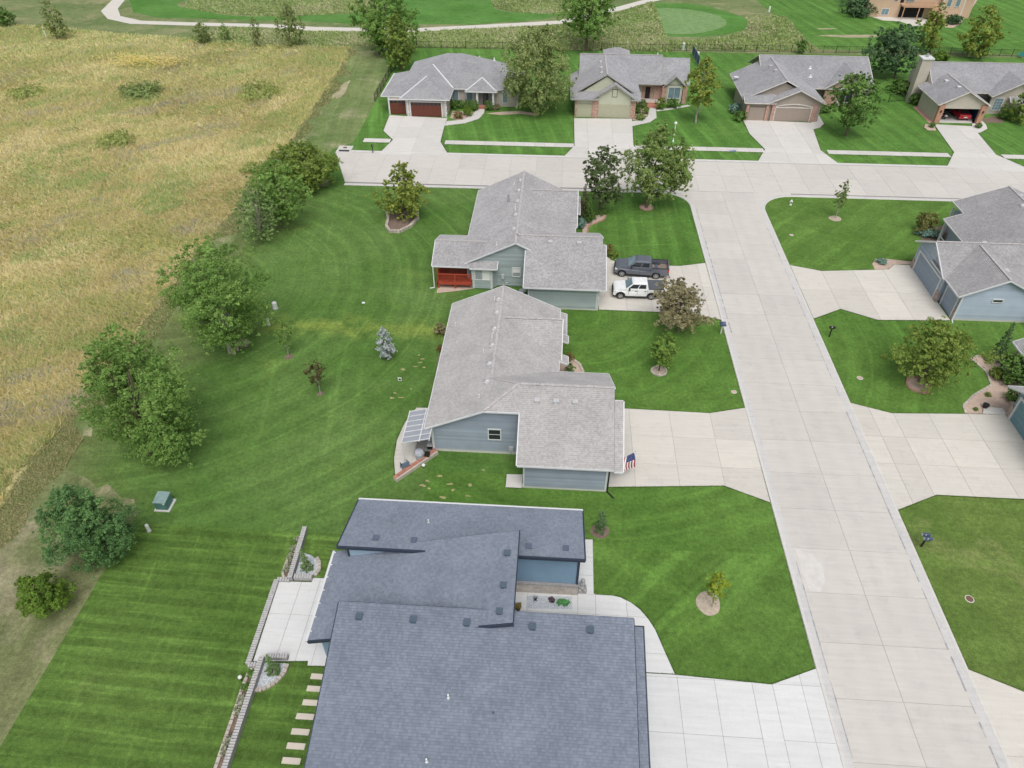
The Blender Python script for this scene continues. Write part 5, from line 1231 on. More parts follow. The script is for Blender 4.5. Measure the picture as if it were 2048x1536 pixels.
shrub('blue green juniper by the pale blue house porch', (44.60,79.57), 1.3, .9, LF_JUN, 96); shrub('second juniper by the pale blue house porch', (45.49,79.14), 1.0, .9, LF_JUN, 97)
shrub('silver blue mound in the gravel of the pale blue house', (37.21,72.51), .62, .55, LF_JUN, 98, dens=3)
shrub('round green bush beside the grey roof, north one', (2.05,50.6), .55, 1.2, LF_SHR, 99); shrub('blue grey juniper bush between two green ones', (1.95,49.2), .6, .8, LF_JUN, 100); shrub('large green bush beside the grey roof, south one', (2.15,47.4), .7, 1.7, LF_SHR, 101); shrub('orange flowering plant at the grey roof corner', (2.0,52.6), .45, .9, LF_RUST, 102)
shrub('pale green bush in the bed of the grey green house', (3.20,78.74), .85, 1.2, LF_JUN, 103); shrub('dark bush in the bed of the grey green house', (4.46,81.01), .9, .9, LF_SHR, 104); shrub('low bush under the dark round tree', (5.93,82.44), .8, .6, LF_SHR, 105)
shrub('rusty spiky bush beside the grey green garage', (6.44,72.72), .6, 1.2, LF_RUST, 106); shrub('green rusty bush near the grey truck', (6.92,71.85), .7, .8, LF_OLIVE, 107)
shrub('purple bush against the west eave of the grey roofed house', (-10.64,55.99), .7, 1.2, LF_BROWN, 108); shrub('dark red plant at the west wall', (-10.41,53.27), .45, .7, LF_RUST, 109)
shrub('golden bush behind the tan house roof', (73.45,150.69), 1.6, 1.5, LF_BUSH, 110)
shrub('lime wild shrub inside the prairie', (-51.66,122.62), 4.6, .95, LF_WILD, 111, dens=.8); shrub('dark green wild thicket inside the prairie', (-72.17,121.79), 4.2, 1.0, LF_WILDG, 112, dens=1.0); shrub('pale wild bush at the left of the prairie', (-91.78,120.00), 3.2, .9, LF_WILD, 113, dens=.8); shrub('low olive wild bush in the middle prairie', (-66.09,100.73), 3.4, .85, LF_WILD, 114, dens=.7)
shrub('olive wild bush beside the end tree of the street', (-42.18,91.64), 1.8, 1.1, LF_WILD, 115, dens=1.0)
# ------------------------------------------------------------------ prairie grass
def vnoise(x, y, s, seed):
    rr = np.random.default_rng(seed); g = rr.random((64,64))
    u, v = x/s, y/s; i, j = np.floor(u).astype(int), np.floor(v).astype(int); fu, fv = u-i, v-j
    fu, fv = fu*fu*(3-2*fu), fv*fv*(3-2*fv)
    G_ = lambda a, b: g[a % 64, b % 64]
    return (G_(i,j)*(1-fu)+G_(i+1,j)*fu)*(1-fv) + (G_(i,j+1)*(1-fu)+G_(i+1,j+1)*fu)*fv
def fbm(x, y, s, seed):
    return .5*vnoise(x,y,s,seed) + .28*vnoise(x,y,s/2.1,seed+1) + .22*vnoise(x,y,s/4.7,seed+2)
def grass(name, label, inside, bbox, n, hgt, palette, seed, wide=.0011, dref=60.0, lean=1.5):
    rng = np.random.default_rng(seed)
    x = rng.uniform(bbox[0], bbox[1], n*6); y = rng.uniform(bbox[2], bbox[3], n*6)
    d = np.sqrt(x*x+y*y+42**2)
    keep = inside(x, y) & (rng.random(len(x)) < np.minimum(1, (dref/d)**1.7))
    x, y, d = x[keep][:n], y[keep][:n], d[keep][:n]; n = len(x)
    h1, h2 = fbm(x,y,9,seed+10), fbm(x,y,5,seed+20); h3 = fbm(x,y,2.4,seed+30)
    hh = hgt*(.35+.75*h2)*rng.uniform(.5,1.2,n)
    w = wide*d*rng.uniform(.6,1.5,n)
    a = rng.uniform(0,2*np.pi,n); la = .6+fbm(x,y,14,seed+40)*5+rng.normal(0,1.3,n)
    lx, ly = np.cos(la)*hh*lean*rng.uniform(.3,1.3,n), np.sin(la)*hh*lean*rng.uniform(.3,1.3,n)
    b0 = np.column_stack([x-np.cos(a)*w, y-np.sin(a)*w, np.zeros(n)]); b1 = np.column_stack([x+np.cos(a)*w, y+np.sin(a)*w, np.zeros(n)])
    tp = np.column_stack([x+lx, y+ly, hh])
    co = np.stack([b0,b1,tp],1).reshape(-1,3)
    col = palette(x, y, h1, h2, h3, rng)
    me = fast_mesh(name, co, 3, GRASSM, None, col)
    return tag(link(name, me), label, None, None, 'stuff')
GRASSM = colattr('grass_blades', .9, .45)
def pal_prairie(x, y, h1, h2, h3, rng):
    n = len(x); C_ = np.array([(.68,.59,.305),(.75,.675,.40),(.51,.55,.225),(.41,.52,.20),(.52,.49,.38),(.73,.67,.26)])
    xr, yr = (x*.75+y*.66)*.6, -x*.66+y*.75
    s1 = fbm(xr,yr,8,901); s2 = fbm(xr,yr,3.6,911); s3 = fbm(xr,yr,5,921)
    w = np.stack([np.full(n,.9), .35+1.6*np.clip(s1-.45,0,1)*3, .25+3*np.clip(s2-.5,0,1)*2+np.clip((y-105)/60,0,1)*.9, .15+4*np.clip(s3-.56,0,1)*2+np.clip((y-125)/40,0,1)*.9, .12+3.2*np.clip(.42-s3,0,1)*2, .2+3*np.clip(s2-.58,0,1)], 1)
    w = np.clip(w, .01, 9)**1.5; w /= w.sum(1, keepdims=True); k = (w.cumsum(1) < rng.random(n)[:,None]).sum(1).clip(0,5)
    return C_[k]*rng.uniform(.86,1.14,(n,1))*(.88+.24*s1)[:,None]
EX = np.array([p[0] for p in FIELD_EDGE]); EY = np.array([p[1] for p in FIELD_EDGE])
def in_field(x, y):
    e = np.interp(y, EY, EX)
    e = e + (vnoise(x, y, 1.3, 71)-.5)*1.6 + (vnoise(x, y, .5, 72)-.5)*.6
    return (x < e) & (y < 151.5 + np.clip((-x-60)*.2, 0, 30)) & (x > -48 - (y-5)*.78 - 14)
grass('prairie_grass', 'tall tan and olive prairie grass filling the field', in_field, (-175,-40,12,185), 640000, .56, pal_prairie, 5, .00068)
def pal_rough(x, y, h1, h2, h3, rng):
    n = len(x); C_ = np.array([(.29,.42,.13),(.41,.50,.20),(.60,.57,.37),(.50,.54,.29)])
    s = fbm(x,y,10,77); w = np.stack([np.full(n,.8), np.full(n,.8), .1+4*np.clip(s-.5,0,1)*2, .4+2*np.clip(.5-s,0,1)],1); w /= w.sum(1,keepdims=True)
    k = (w.cumsum(1) < rng.random(n)[:,None]).sum(1).clip(0,3)
    return C_[k]*rng.uniform(.75,1.2,(n,1))
_po = np.array(PO); 
def in_rough(x, y):
    yo = np.interp(x, _po[4:,0], _po[4:,1])
    a = (y > 152.6) & (y < yo-.5) & (x > -75) & (x < 22)
    b = (x >= 8) & (x < 51) & (y > 155) & (y < 182) & (np.hypot(x-24, y-178) > 17.5) & (y < 160+(x-8)*.6)
    c = (np.hypot((x+68)/23, (y-185)/10) < 1) | (np.hypot((x+5)/12, (y-190)/9) < 1)
    return a | b | c
grass('rough_grass', 'shaggy rough grass along the cart path', in_rough, (-95,55,150,200), 60000, .5, pal_rough, 6, .0012, 150)
def in_strip(x, y):
    e = np.interp(y, EY, EX); wd = .6+3.2*vnoise(x, y, 3.0, 81)+2.0*vnoise(x, y, 9.0, 82)*(y < 60)
    return (x > e-.2) & (x < e+wd-1.0) & (y > 14) & (y < 150)
def pal_strip(x, y, h1, h2, h3, rng):
    n = len(x); C_ = np.array([(.34,.36,.15),(.46,.43,.22),(.28,.34,.12),(.52,.47,.28)]); return C_[rng.integers(0,4,n)]*rng.uniform(.8,1.15,(n,1))
grass('edge_grass', 'uneven grass spilling from the prairie onto the mown strip', in_strip, (-43,-34,14,150), 52000, .26, pal_strip, 8, .0006)
# yellow wildflowers and the shaggy fringe of the prairie
rng = np.random.default_rng(33)
n = 620; fx = np.concatenate([rng.normal((-78.47,138.26)[0], 4.2, n), rng.normal((-83.67,139.80)[0], 2.6, 160)]); fy = np.concatenate([rng.normal((-78.20,137.66)[1], 1.9, n), rng.normal((-83.67,139.80)[1], 1.3, 160)]); m_ = len(fx)
c = np.column_stack([fx, fy, rng.uniform(.6,1.0,m_)]); s = .11
q = np.stack([c+np.array([-s,-s,0]), c+np.array([s,-s,.03]), c+np.array([s,s,0]), c+np.array([-s,s,.03])],1).reshape(-1,3)
tag(link('yellow_wildflowers', fast_mesh('yellow_wildflowers', q, 4, M('petal_yellow', (.74,.60,.16), .7, .2, 4))), 'patch of bright yellow wildflowers in the far prairie', None, None, 'stuff')

# ------------------------------------------------------------------ beds, borders, patios
def bed(name, label, poly, z, mat): return sheet(name, poly, z, mat, label)
def edging(label, pts, w, h, mat, size=.30, closed=False, name='edging'):
    """row of separate blocks along a line"""
    if closed: pts = pts + [pts[0]]
    o = thing(name, label, 'edging', (pts[0][0], pts[0][1], 0))
    for a, c in zip(pts, pts[1:]):
        L_ = math.dist(a, c); n = max(1, round(L_/size))
        for i in range(n):
            p = Vector((*a, h/2)).lerp(Vector((*c, h/2)), (i+.06)/n); q = Vector((*a, h/2)).lerp(Vector((*c, h/2)), (i+.94)/n)
            MB().bar(p, q, w, h).build('block', mat, o)
    return o
# patio of house A
paved('patio', 'bright white concrete patio behind the slate roofed house', [(-17.55,21.25),(-17.75,27.0),(-16.9,27.05),(-15.5,27.1),(-15.5,27.45),(-13.0,27.5),(-13.0,21.25),(-14.1,21.2),(-14.15,21.5)], [-16.2,-14.95,-13.9], [24.6], .07, NEWC)
def brickwall(label, a, b, w, h, name='low_wall'):
    o = thing(name, label, 'wall', (a[0], a[1], 0))
    MB().bar((*a, h/2-.03), (*b, h/2-.03), w-.04, h-.06).build('wall_core', BRICKCAP, o)
    m = MB(); L_ = math.dist(a, b); n = int(L_/.16); A0, B0 = Vector((*a, h-.03)), Vector((*b, h-.03))
    for i in range(n): m.bar(A0.lerp(B0, (i+.14)/n), A0.lerp(B0, (i+.80)/n), w, .07)
    tag(m.build('brick_cap', M('brick_cap_pale', (.47,.465,.46), .9, .22, 7, .1, 30) if 'brick_cap_pale' not in bpy.data.materials else bpy.data.materials['brick_cap_pale'], o), kind='stuff')
    return o
brickwall('long brick capped edge on the lawn side of the patio', (-17.78,21.0), (-17.92,27.1), .34, .22)
brickwall('brick capped wall running north from the patio', (-16.95,27.1), (-17.15,31.4), .32, .55)
brickwall('short brick capped wall at the north end of the patio', (-16.75,27.3), (-15.5,27.35), .30, .45)
brickwall('short brick capped ledge at the north lawn corner', (-17.9,27.1), (-17.0,27.12), .30, .25)
brickwall('long brick capped wall running south from the patio', (-16.95,21.4), (-16.75,9.0), .32, .55)
brickwall('short brick capped wall at the south end of the patio', (-16.7,21.5), (-15.4,21.55), .30, .45)
brickwall('short brick capped ledge at the south lawn corner', (-17.75,20.95), (-17.1,20.98), .30, .25)
bed('gravel_bed', 'white gravel round the north patio arborvitae', [(-16.8,27.5),(-15.6,27.55),(-15.4,28.2),(-15.6,28.9),(-16.2,29.3),(-16.9,29.5)], .05, GRAVELW)
bed('gravel_bed', 'white gravel round the south patio arborvitae', [(-16.8,21.2),(-15.5,21.25),(-15.5,20.7),(-15.9,20.0),(-16.5,19.6),(-16.85,19.55)], .05, GRAVELW)
edging('curved block edge of the north gravel bed', [(-15.45,27.6),(-15.25,28.1),(-15.4,28.7),(-15.7,29.1)], .22, .16, EDGE, .26)
edging('curved block edge of the south gravel bed', [(-15.35,21.2),(-15.38,20.6),(-15.75,19.95),(-16.4,19.5),(-16.8,19.45)], .22, .16, EDGE, .26)
bed('flower_bed', 'rose bed outside the south patio wall', [(-16.98,21.0),(-17.2,20.9),(-17.5,20.4),(-17.55,19.5),(-17.48,17),(-17.4,9),(-16.9,9)], .04, MULCH)
bed('flower_bed', 'rose bed outside the north patio wall', [(-17.1,27.3),(-17.5,27.5),(-17.6,28.2),(-17.55,29.2),(-17.4,30.6),(-17.2,30.6)], .04, MULCH)
edging('pale block edge of the south rose bed', [(-17.22,20.95),(-17.55,20.55),(-17.62,19.6),(-17.56,18.2),(-17.55,17),(-17.5,15.2),(-17.42,12),(-17.4,9)], .20, .15, EDGE, .34)
edging('pale block edge of the north rose bed', [(-17.15,27.25),(-17.5,27.3),(-17.72,27.7),(-17.7,28.6),(-17.62,29.4)], .18, .15, EDGE, .30)
LF_ROSE = leafmat('leaf_rose', (.07,.095,.03), (.55,.34,.26))
for k, (x, y, lab) in enumerate([(-17.35,30.4,'pale yellow rose bush at the top of the north bed'),(-17.4,29.6,'pink rose bush high in the north bed'),(-17.45,28.9,'pink rose bush in the middle of the north bed'),(-17.42,28.0,'orange rose bush low in the north bed'),(-17.25,20.3,'green plant at the top of the south bed'),(-17.3,19.5,'second green plant in the south bed'),(-17.25,18.7,'white rose bush in the south bed'),(-17.2,18.1,'pink white rose bush in the south bed'),(-17.2,16.4,'orange rose bush in the south bed'),(-17.2,15.9,'dark leaved rose bush in the south bed')]):
    shrub(lab, (x, y), .34, .6, LF_SHR if k in (4,5) else LF_ROSE, 130+k, None, 1.6, 'rose_bush', .07)
lamp = thing('globe_light', 'white globe light beside the south rose bed', 'garden light', (-17.85,20.0,0))
MB().cyl((-17.85,20.0,0),(-17.85,20.0,.35), .03, n=8).build('stem', METALB, lamp); MB().ball((-17.85,20.0,.45), .13, 12, 8).build('globe', METALW, lamp, smooth=True)
STEP = concrete('stepper_concrete', (.60,.545,.47), (.62,.555,.475), (.54,.48,.41), .06)
for k, y in enumerate((20.55,19.78,18.93,18.1,17.22,16.42,15.62,14.82)):
    sh_ = -.02*k - (.12 if k > 2 else 0)
    tag(MB().box(-13.7+sh_,-12.66+sh_,y-.17,y+.17,0,.06).build('stepping_stone', STEP), ['first','second','third','fourth','fifth','sixth','seventh','eighth'][k] + ' tan stepping slab counted from the patio', 'stepping stone', 'stepping slabs beside the slate roof')
tag(MB().box(-13.15,-12.9,21.9,22.9,.07,.1).build('door_mat', WHITE), 'white mat at the patio door edge', 'mat')
# courtyard of house A
bed('gravel_bed', 'white gravel planter in the front walk', [(-.75,26.05),(2.27,26.2),(2.27,27.12),(-.77,27.02)], .062, GRAVELW)
def spiky(label, c, mat, seed):
    rn = random.Random(seed); o = thing('spiky_plant', label, 'plant', (*c, .06)); m = MB()
    for k in range(22):
        a = rn.uniform(0, 6.28); e = rn.uniform(.3,1.2); L_ = rn.uniform(.25,.5)
        t = Vector((math.cos(a)*math.cos(e), math.sin(a)*math.cos(e), math.sin(e)))*L_; s = Vector((-math.sin(a), math.cos(a), 0))*.018
        b0 = Vector((*c, .06)); m.add([tuple(b0-s), tuple(b0+s), tuple(b0+t)], [(0,1,2)])
    m.build('blade', mat, o); return o
spiky('dark spiky plant in the white gravel planter', (-.15,26.75), M('blade_dark', (.03,.055,.05), .6), 3)
LF_PURP = leafmat('leaf_purple', (.03,.025,.03), (.10,.07,.08), .1); LF_BRIGHT = leafmat('leaf_bright', (.03,.10,.035), (.09,.24,.08), .15)
shrub('purple leaved plant in the white gravel planter', (.92,26.72), .22, .4, LF_PURP, 150, None, 2, 'small_plant', .09); shrub('left bright green plant in the gravel planter', (1.5,26.62), .24, .35, LF_BRIGHT, 151, None, 2, 'small_plant', .09); shrub('right bright green plant in the gravel planter', (1.88,26.6), .26, .35, LF_BRIGHT, 152, None, 2, 'small_plant', .09)
pot = thing('planter_pot', 'dark pot with an orange plant under the roof edge', 'pot', (-1.28,25.9,.06))
MB().lathe((-1.28,25.9,.06), [(.12,0),(.18,.3),(.2,.36),(.17,.37)], 12).build('pot', METALB, pot); link('foliage', fast_mesh('foliage', *(lambda r: (r[0], 4, LF_RUST, r[1]))(leaves(np.random.default_rng(9), (-1.28,25.9), .22, .4, .8, 'round', .07, 240))), pot)
st_ = thing('statue', 'small grey stone seated figure beside the front walk', 'statue', (2.95,27.75,0))
GST = M('statue_stone', (.33,.33,.33), .95, .2, 5, .2, 30, .5)
m = MB(); m.box(2.62,3.25,27.42,27.98,.05,.16); m.build('plinth', GST, st_)
m = MB(); m.ball((2.93,27.7,.42), (.27,.22,.28), 12, 8); m.ball((2.93,27.72,.78), (.2,.17,.25), 12, 8); m.ball((2.95,27.7,1.13), (.15,.15,.17), 12, 8); m.ball((2.76,27.58,.28), (.16,.2,.12), 10, 6); m.ball((3.12,27.58,.28), (.16,.2,.12), 10, 6); m.ball((2.72,27.62,.62), (.07,.1,.2), 8, 6); m.ball((3.14,27.62,.62), (.07,.1,.2), 8, 6)
m.build('figure', GST, st_, smooth=True)
def ring(label, c, r, mat, edge=None, name='mulch_ring', r2=None, seed=1):
    bed(name, label, blob(c, r, r2 or r, 28, seed, .03), .03, mat)
    if edge: edging('blocks edging the ' + label, blob(c, r, r2 or r, 22, seed, .03), .16, .12, edge, .3, True)
ring('pale mulch ring of the yellow green sapling', (11.35,27.25), .78, M('pale_mulch', (.45,.38,.30), .95, .2, 4, .4, 25, .5), r2=.95); ring('brown mulch ring of the young arborvitae', (4.3,32.75), .68, MULCH); ring('pale stone ring of the small round tree', (10.3,51.55), .68, bpy.data.materials['pale_mulch'], EDGE)
ring('pale ring of the young corner tree', (34.95,83.1), .75, bpy.data.materials['pale_mulch']); ring('stone ring of the corner locust', (11.7,84.5), .8, GRAVEL, EDGEP)
ring('bare soil round the brownish green sapling', (-20.2,46.4), .3, MULCH); ring('bare soil round the thin sapling', (-24.6,51.4), .4, MULCH)
pb = [(33.17,52.37),(32.49,51.05),(32.69,50.37),(33.46,49.94),(34.06,50.05),(34.55,50.77),(34.47,51.88)]
bed('gravel_bed', 'pink gravel bed of the leafy tree', pb, .03, GRAVEL); edging('pink block ring round the leafy tree', pb, .18, .14, EDGEP, .3, True)
wb = [(-21.08,80.81),(-20.55,79.12),(-20.41,77.20),(-19.74,75.99),(-18.54,76.07),(-17.45,77.52),(-16.93,79.62),(-17.26,81.20),(-18.98,81.90)]
bed('flower_bed', 'brown mulch bed of the golden maple', wb, .03, MULCH); edging('pale stone wall round the golden maple bed', wb[:8], .32, .34, EDGE, .42, False, 'stone_edging')
sheet('bare_spot', blob((13.2,62.3), .01, .01, 6), .001, MULCH, 'soil')
bpy.data.objects.remove(bpy.data.objects['bare_spot'])
bed('gravel_bed', 'curved gravel bed beside the grey roofed house', [(1.0,46.9),(2.6,47.0),(2.9,48.5),(3.0,49.9),(3.3,51.0),(2.9,52.2),(2.1,53.0),(1.0,53.0)], .025, GRAVEL); edging('pale curved edge beside the grey roofed house', [(2.9,49.9),(3.3,51.0),(2.95,52.1),(2.2,52.9)], .22, .12, EDGE, .32)
gb = [(4.43,79.71),(5.43,80.16),(6.19,80.86),(6.48,81.94),(6.25,82.73),(5.42,82.14),(4.34,81.14),(3.51,79.78),(3.49,77.25),(4.03,77.29)]
bed('gravel_bed', 'winding gravel bed beside the grey green house', gb, .025, GRAVEL); edging('block edge of the winding gravel bed', [(4.03,77.29),(4.30,79.19),(5.43,80.16),(6.19,80.86),(6.48,81.94)], .18, .14, EDGEP, .32)
hb = [(36.11,72.33),(36.91,73.47),(37.69,73.63),(39.00,73.39),(40.89,73.07),(40.70,72.52),(39.23,72.42),(37.89,71.37),(37.15,71.11),(36.03,71.03)]
bed('gravel_bed', 'gravel bed at the garage of the pale blue house', hb, .03, GRAVEL); bed('gravel_bed', 'mulch bed at the porch of the pale blue house', [(44.06,80.52),(47.99,82.29),(47.51,78.78),(45.46,77.22),(43.62,77.69)], .03, MULCH)
jb = [(39.9,55.4),(41.3,56.0),(43.4,56.2),(43.5,52),(41.8,49.3),(39.7,47.55),(36.3,47.45),(36.5,48.5),(38.05,50.0),(40.3,51.5),(40.7,54.0)]
bed('gravel_bed', 'pink gravel bed by the teal garage', jb, .03, GRAVEL); edging('pale kerb of the pink gravel bed', [(36.3,47.5),(36.5,48.5),(38.05,50.0),(40.2,51.5),(40.55,53.5),(39.95,55.4),(41.3,56.0)], .2, .1, EDGE, .45)
paved('walkway', 'short walk beside the teal garage', [(37.7,47.5),(38.2,48.4),(39.75,48.4),(39.75,47.5)], [], [], .06, WALK)
pt = thing('planter_pot', 'dark round pot beside the teal garage walk', 'pot', (38.25,48.35,0)); MB().lathe((38.25,48.35,.03), [(.16,0),(.26,.3),(.27,.4),(.22,.4)], 14).build('pot', METALB, pt)
shrub('small green tuft in the pink gravel, near one', (37.3,48.0), .2, .25, LF_SHR, 160, leaf=.08); shrub('small green tuft in the pink gravel, far one', (39.2,50.0), .28, .3, LF_OLIVE, 161, leaf=.08)
bed('gravel_bed', 'pale gravel bed by the beige house steps', [(-17.46,113.98),(-17.46,117.13),(-13.71,116.92),(-13.17,115.60),(-14.19,113.76),(-15.69,112.79)], .02, GRAVEL); bed('gravel_bed', 'gravel strip right of the beige porch', [(-11.85,116.36),(-9.62,117.19),(-6.37,117.86),(-3.03,116.71),(-3.40,115.79),(-6.29,116.50),(-9.51,115.83)], .02, GRAVEL)
bed('gravel_bed', 'gravel bed by the sage house steps', [(11.87,115.02),(12.47,120.71),(14.69,121.56),(14.52,117.40),(13.45,114.90)], .02, GRAVEL); bed('gravel_bed', 'gravel strip under the sage house window', [(16.02,119.78),(21.50,122.48),(22.03,122.04),(18.77,120.19),(16.21,119.10)], .02, WALK)
bed('gravel_bed', 'brick coloured strip beside the tan garage', [(58.89,123.97),(59.56,124.49),(59.78,116.85),(58.82,115.93)], .02, EDGEP); bed('flower_bed', 'mulch bed beside the tan house window', [(68.07,119.12),(70.27,120.59),(71.28,119.33),(70.73,117.56),(67.72,117.36)], .02, MULCH)
bed('flower_bed', 'mulch strip along the west wall of the grey roofed house', [(-10.2,49.0),(-9.0,49),(-9.0,54.5),(-10.2,54.2),(-10.5,52)], .02, MULCH)
# back patio of house B
paved('patio', 'curved concrete patio with a pergola behind the blue grey house', [(-9.0,45.2),(-11.3,45.1),(-12.0,43.1),(-12.25,41),(-12.1,39.0),(-11.9,38.1),(-11.55,36.75),(-8.7,39.9),(-8.95,40.2)], [-10.6], [39.9,42.6], .05, DRIVE)
o = thing('low_wall', 'red brick topped diagonal wall of the curved patio', 'wall', (-11.5,36.6,0))
pa, pb_ = Vector((-11.55,36.6,0)), Vector((-8.75,39.85,0))
MB().bar(pa+Vector((0,0,.16)), pb_+Vector((0,0,.16)), .42, .32).build('wall_core', EDGE, o)
n_ = 30
for i in range(n_): MB().bar(pa.lerp(pb_,(i+.05)/n_)+Vector((-.06,.06,.35)), pa.lerp(pb_,(i+.95)/n_)+Vector((-.06,.06,.35)), .28, .07).build('brick', BRICKRED, o)
pg = thing('pergola', 'white framed patio cover with grey translucent panels', 'patio cover', (-10.2,41,0))
PANEL = M('smoky_panel', (.31,.33,.37), .25, .06, 1, .03, spec=.6)
for i in range(7): MB().bar((-11.15,38.45+i*.60,2.40), (-8.95,38.60+i*.60,2.86), .05, .07).build('rafter', WHITE, pg)
for x, z in ((-11.15,2.40),(-9.75,2.69),(-8.95,2.86)): MB().bar((x,38.42,z),(x+.02,42.15,z), .07, .09).build('beam', WHITE, pg)
for i in range(6):
    for (xa, za), (xb, zb) in (((-11.11,2.41),(-9.79,2.69)),((-9.71,2.70),(-8.99,2.86))):
        y0, y1 = 38.48+i*.60, 39.03+i*.60; MB().ext([(xa,y0,za),(xb,y0+.05,zb),(xb,y1+.05,zb),(xa,y1,za)], (0,0,-.02)).build('panel', PANEL, pg)
for y in (38.55,42.0): MB().box(-11.19,-11.10,y-.045,y+.045,.05,2.38).build('post', WHITE, pg)
rug = tag(MB().box(-10.55,-9.05,39.75,41.4,.053,.065).build('rug', M('rug_grey', (.22,.21,.20), .95, .25, 12, .3, 40)), 'dark grey rug under the patio cover', 'rug')
def chair(name, label, c, rz, w, mat, mat2, bench=False):
    o = thing(name, label, 'chair', (*c, .05), None, rz)
    MB().box(-w/2,w/2,-.25,.25,.36,.42).build('seat', mat, o, local=True); MB().box(-w/2,w/2,.22,.28,.42,.88).build('backrest', mat, o, local=True)
    for x in (-w/2+.03,w/2-.03):
        for y in (-.22,.22): MB().box(x-.025,x+.025,y-.025,y+.025,0,.38).build('leg', mat2, o, local=True)
        MB().box(x-.03,x+.03,-.25,.25,.58,.62).build('armrest', mat2, o, local=True)
    return o
chair('patio_chair', 'slate blue patio chair near the diagonal wall', (-11.0,37.95), R(215), .62, M('seat_blue', (.14,.19,.25), .8), METALB)
o = thing('patio_bench', 'black and white striped bench at the patio door', 'bench', (-9.35,40.6,.05), None, R(90))
for k in range(7): MB().box(-.5+k*.145,-.5+k*.145+.07,-.22,.24,.40,.44).build('white_slat', WHITE, o, local=True); MB().box(-.5+k*.145+.075,-.5+k*.145+.14,-.22,.24,.40,.44).build('black_slat', METALB, o, local=True)
for x in (-.45,.45): MB().box(x-.03,x+.03,-.2,.2,0,.4).build('leg', METALB, o, local=True)
gr = thing('barbecue', 'grey covered barbecue beside the diagonal wall', 'barbecue', (-10.0,39.0,.05))
m = MB(); m.lathe((-10.0,39.0,.05), [(.32,0),(.36,.5),(.42,.75),(.34,.95),(.15,1.0)], 8); m.build('cover', M('cover_grey', (.40,.42,.47), .8, .15, 4), gr); MB().box(-9.6,-9.2,39.0,39.4,.05,.6).build('side_table', METALB, gr)
gl = thing('globe_light', 'white globe light below the diagonal wall', 'garden light', (-9.55,38.15,0)); MB().cyl((-9.55,38.15,0),(-9.55,38.15,.2), .03, n=8).build('stem', METALB, gl); MB().ball((-9.55,38.15,.3), .15, 12, 8).build('globe', METALW, gl, smooth=True)
# flag
fl = thing('flag', 'American flag hanging from a slanted pole at the blue grey garage', 'flag', (5.0,37.7,0))
MB().cyl((4.9,37.55,1.95),(6.95,38.35,2.75), .018, n=6).build('pole', METALG, fl); MB().ball((6.97,38.36,2.76), .04, 8, 6).build('finial', METALG, fl)
FR, FWh, FB = M('flag_red', (.34,.05,.06), .8), M('flag_white', (.76,.76,.77), .8), M('flag_blue', (.035,.05,.16), .8)
p0, p1 = Vector((6.85,38.31,2.71)), Vector((5.75,37.88,2.28))
def fpt(u, v):          # u along pole from tip, v down the fly
    p = p0.lerp(p1, u); sag = Vector((.28-.30*u, -.30+.1*u, -1.30))*v
    return p + sag + Vector((0,0,-.05)) + Vector((.05*math.sin(5*v+3*u), .05*math.cos(6*v), 0))
for k in range(13):
    m = MB(); u0, u1 = k/13, (k+1)/13; v0 = .42 if k < 7 else 0
    vs_ = [v0+(1-v0)*i/8 for i in range(9)]
    for va, vb in zip(vs_, vs_[1:]): m.add([tuple(fpt(u0,va)),tuple(fpt(u0,vb)),tuple(fpt(u1,vb)),tuple(fpt(u1,va))], [(0,1,2,3)])
    m.build('stripe', FR if k % 2 == 0 else FWh, fl)
m = MB()
for i in range(5): m.add([tuple(fpt(0,.084*i)),tuple(fpt(0,.084*(i+1))),tuple(fpt(7/13,.084*(i+1))),tuple(fpt(7/13,.084*i))], [(0,1,2,3)])
cn = m.build('canton', FB, fl)
m = MB()
for i in range(6):
    for j in range(5):
        c = fpt((i+.5)/6*7/13, .42*(j+.5)/5); n_ = Vector((.2,-.8,.1)).normalized()*.012
        for sg in (1,-1):
            cc = c + n_*sg; pts = []
            for q_ in range(10):
                a = math.pi/2 + q_*math.pi/5; rr = .026 if q_ % 2 == 0 else .011; pts.append(tuple(cc + Vector((math.cos(a)*rr, math.cos(a)*rr*.3, math.sin(a)*rr))))
            m.add(pts, [tuple(range(10))])
tag(m.build('star', FWh, cn), kind='stuff')
# ------------------------------------------------------------------ vehicles
def wheel(parent, x, y, r, w, side):
    o = MB().lathe((0,0,-w/2), [(r*.62,0),(r*.93,0),(r,w*.2),(r,w*.8),(r*.93,w),(r*.62,w)], 22).build('wheel', RUBBER, parent, local=True, smooth=False)
    o.location = (x, y, r); o.rotation_euler = (R(-90*side), 0, 0)
    m = MB(); m.lathe((0,0,w*.42), [(r*.66,-.02),(r*.68,.03),(r*.60,.035),(r*.57,.01)], 22)
    for k in range(6):
        a = math.tau*k/6; m.bar((math.cos(a)*r*.12,math.sin(a)*r*.12,w*.5+.012),(math.cos(a)*r*.6,math.sin(a)*r*.6,w*.5+.012), r*.2, .03, up=(0,0,1))
    m.cyl((0,0,w*.3),(0,0,w*.5+.035), r*.17, n=10); m.build('rim', CHROME, o, local=True)
    MB().cyl((0,0,w*.40),(0,0,w*.5+.002), r*.6, n=18).build('brake_disc', PLASTIC, o, local=True)
def arc_cut(xc, r, zc, z0, n=9):
    a0 = math.asin(max(-1, min(1, (z0-zc)/r)))
    return [(xc + r*math.cos(math.pi-a0-(math.pi-2*a0)*i/n), zc + r*math.sin(math.pi-a0-(math.pi-2*a0)*i/n)) for i in range(n+1)]
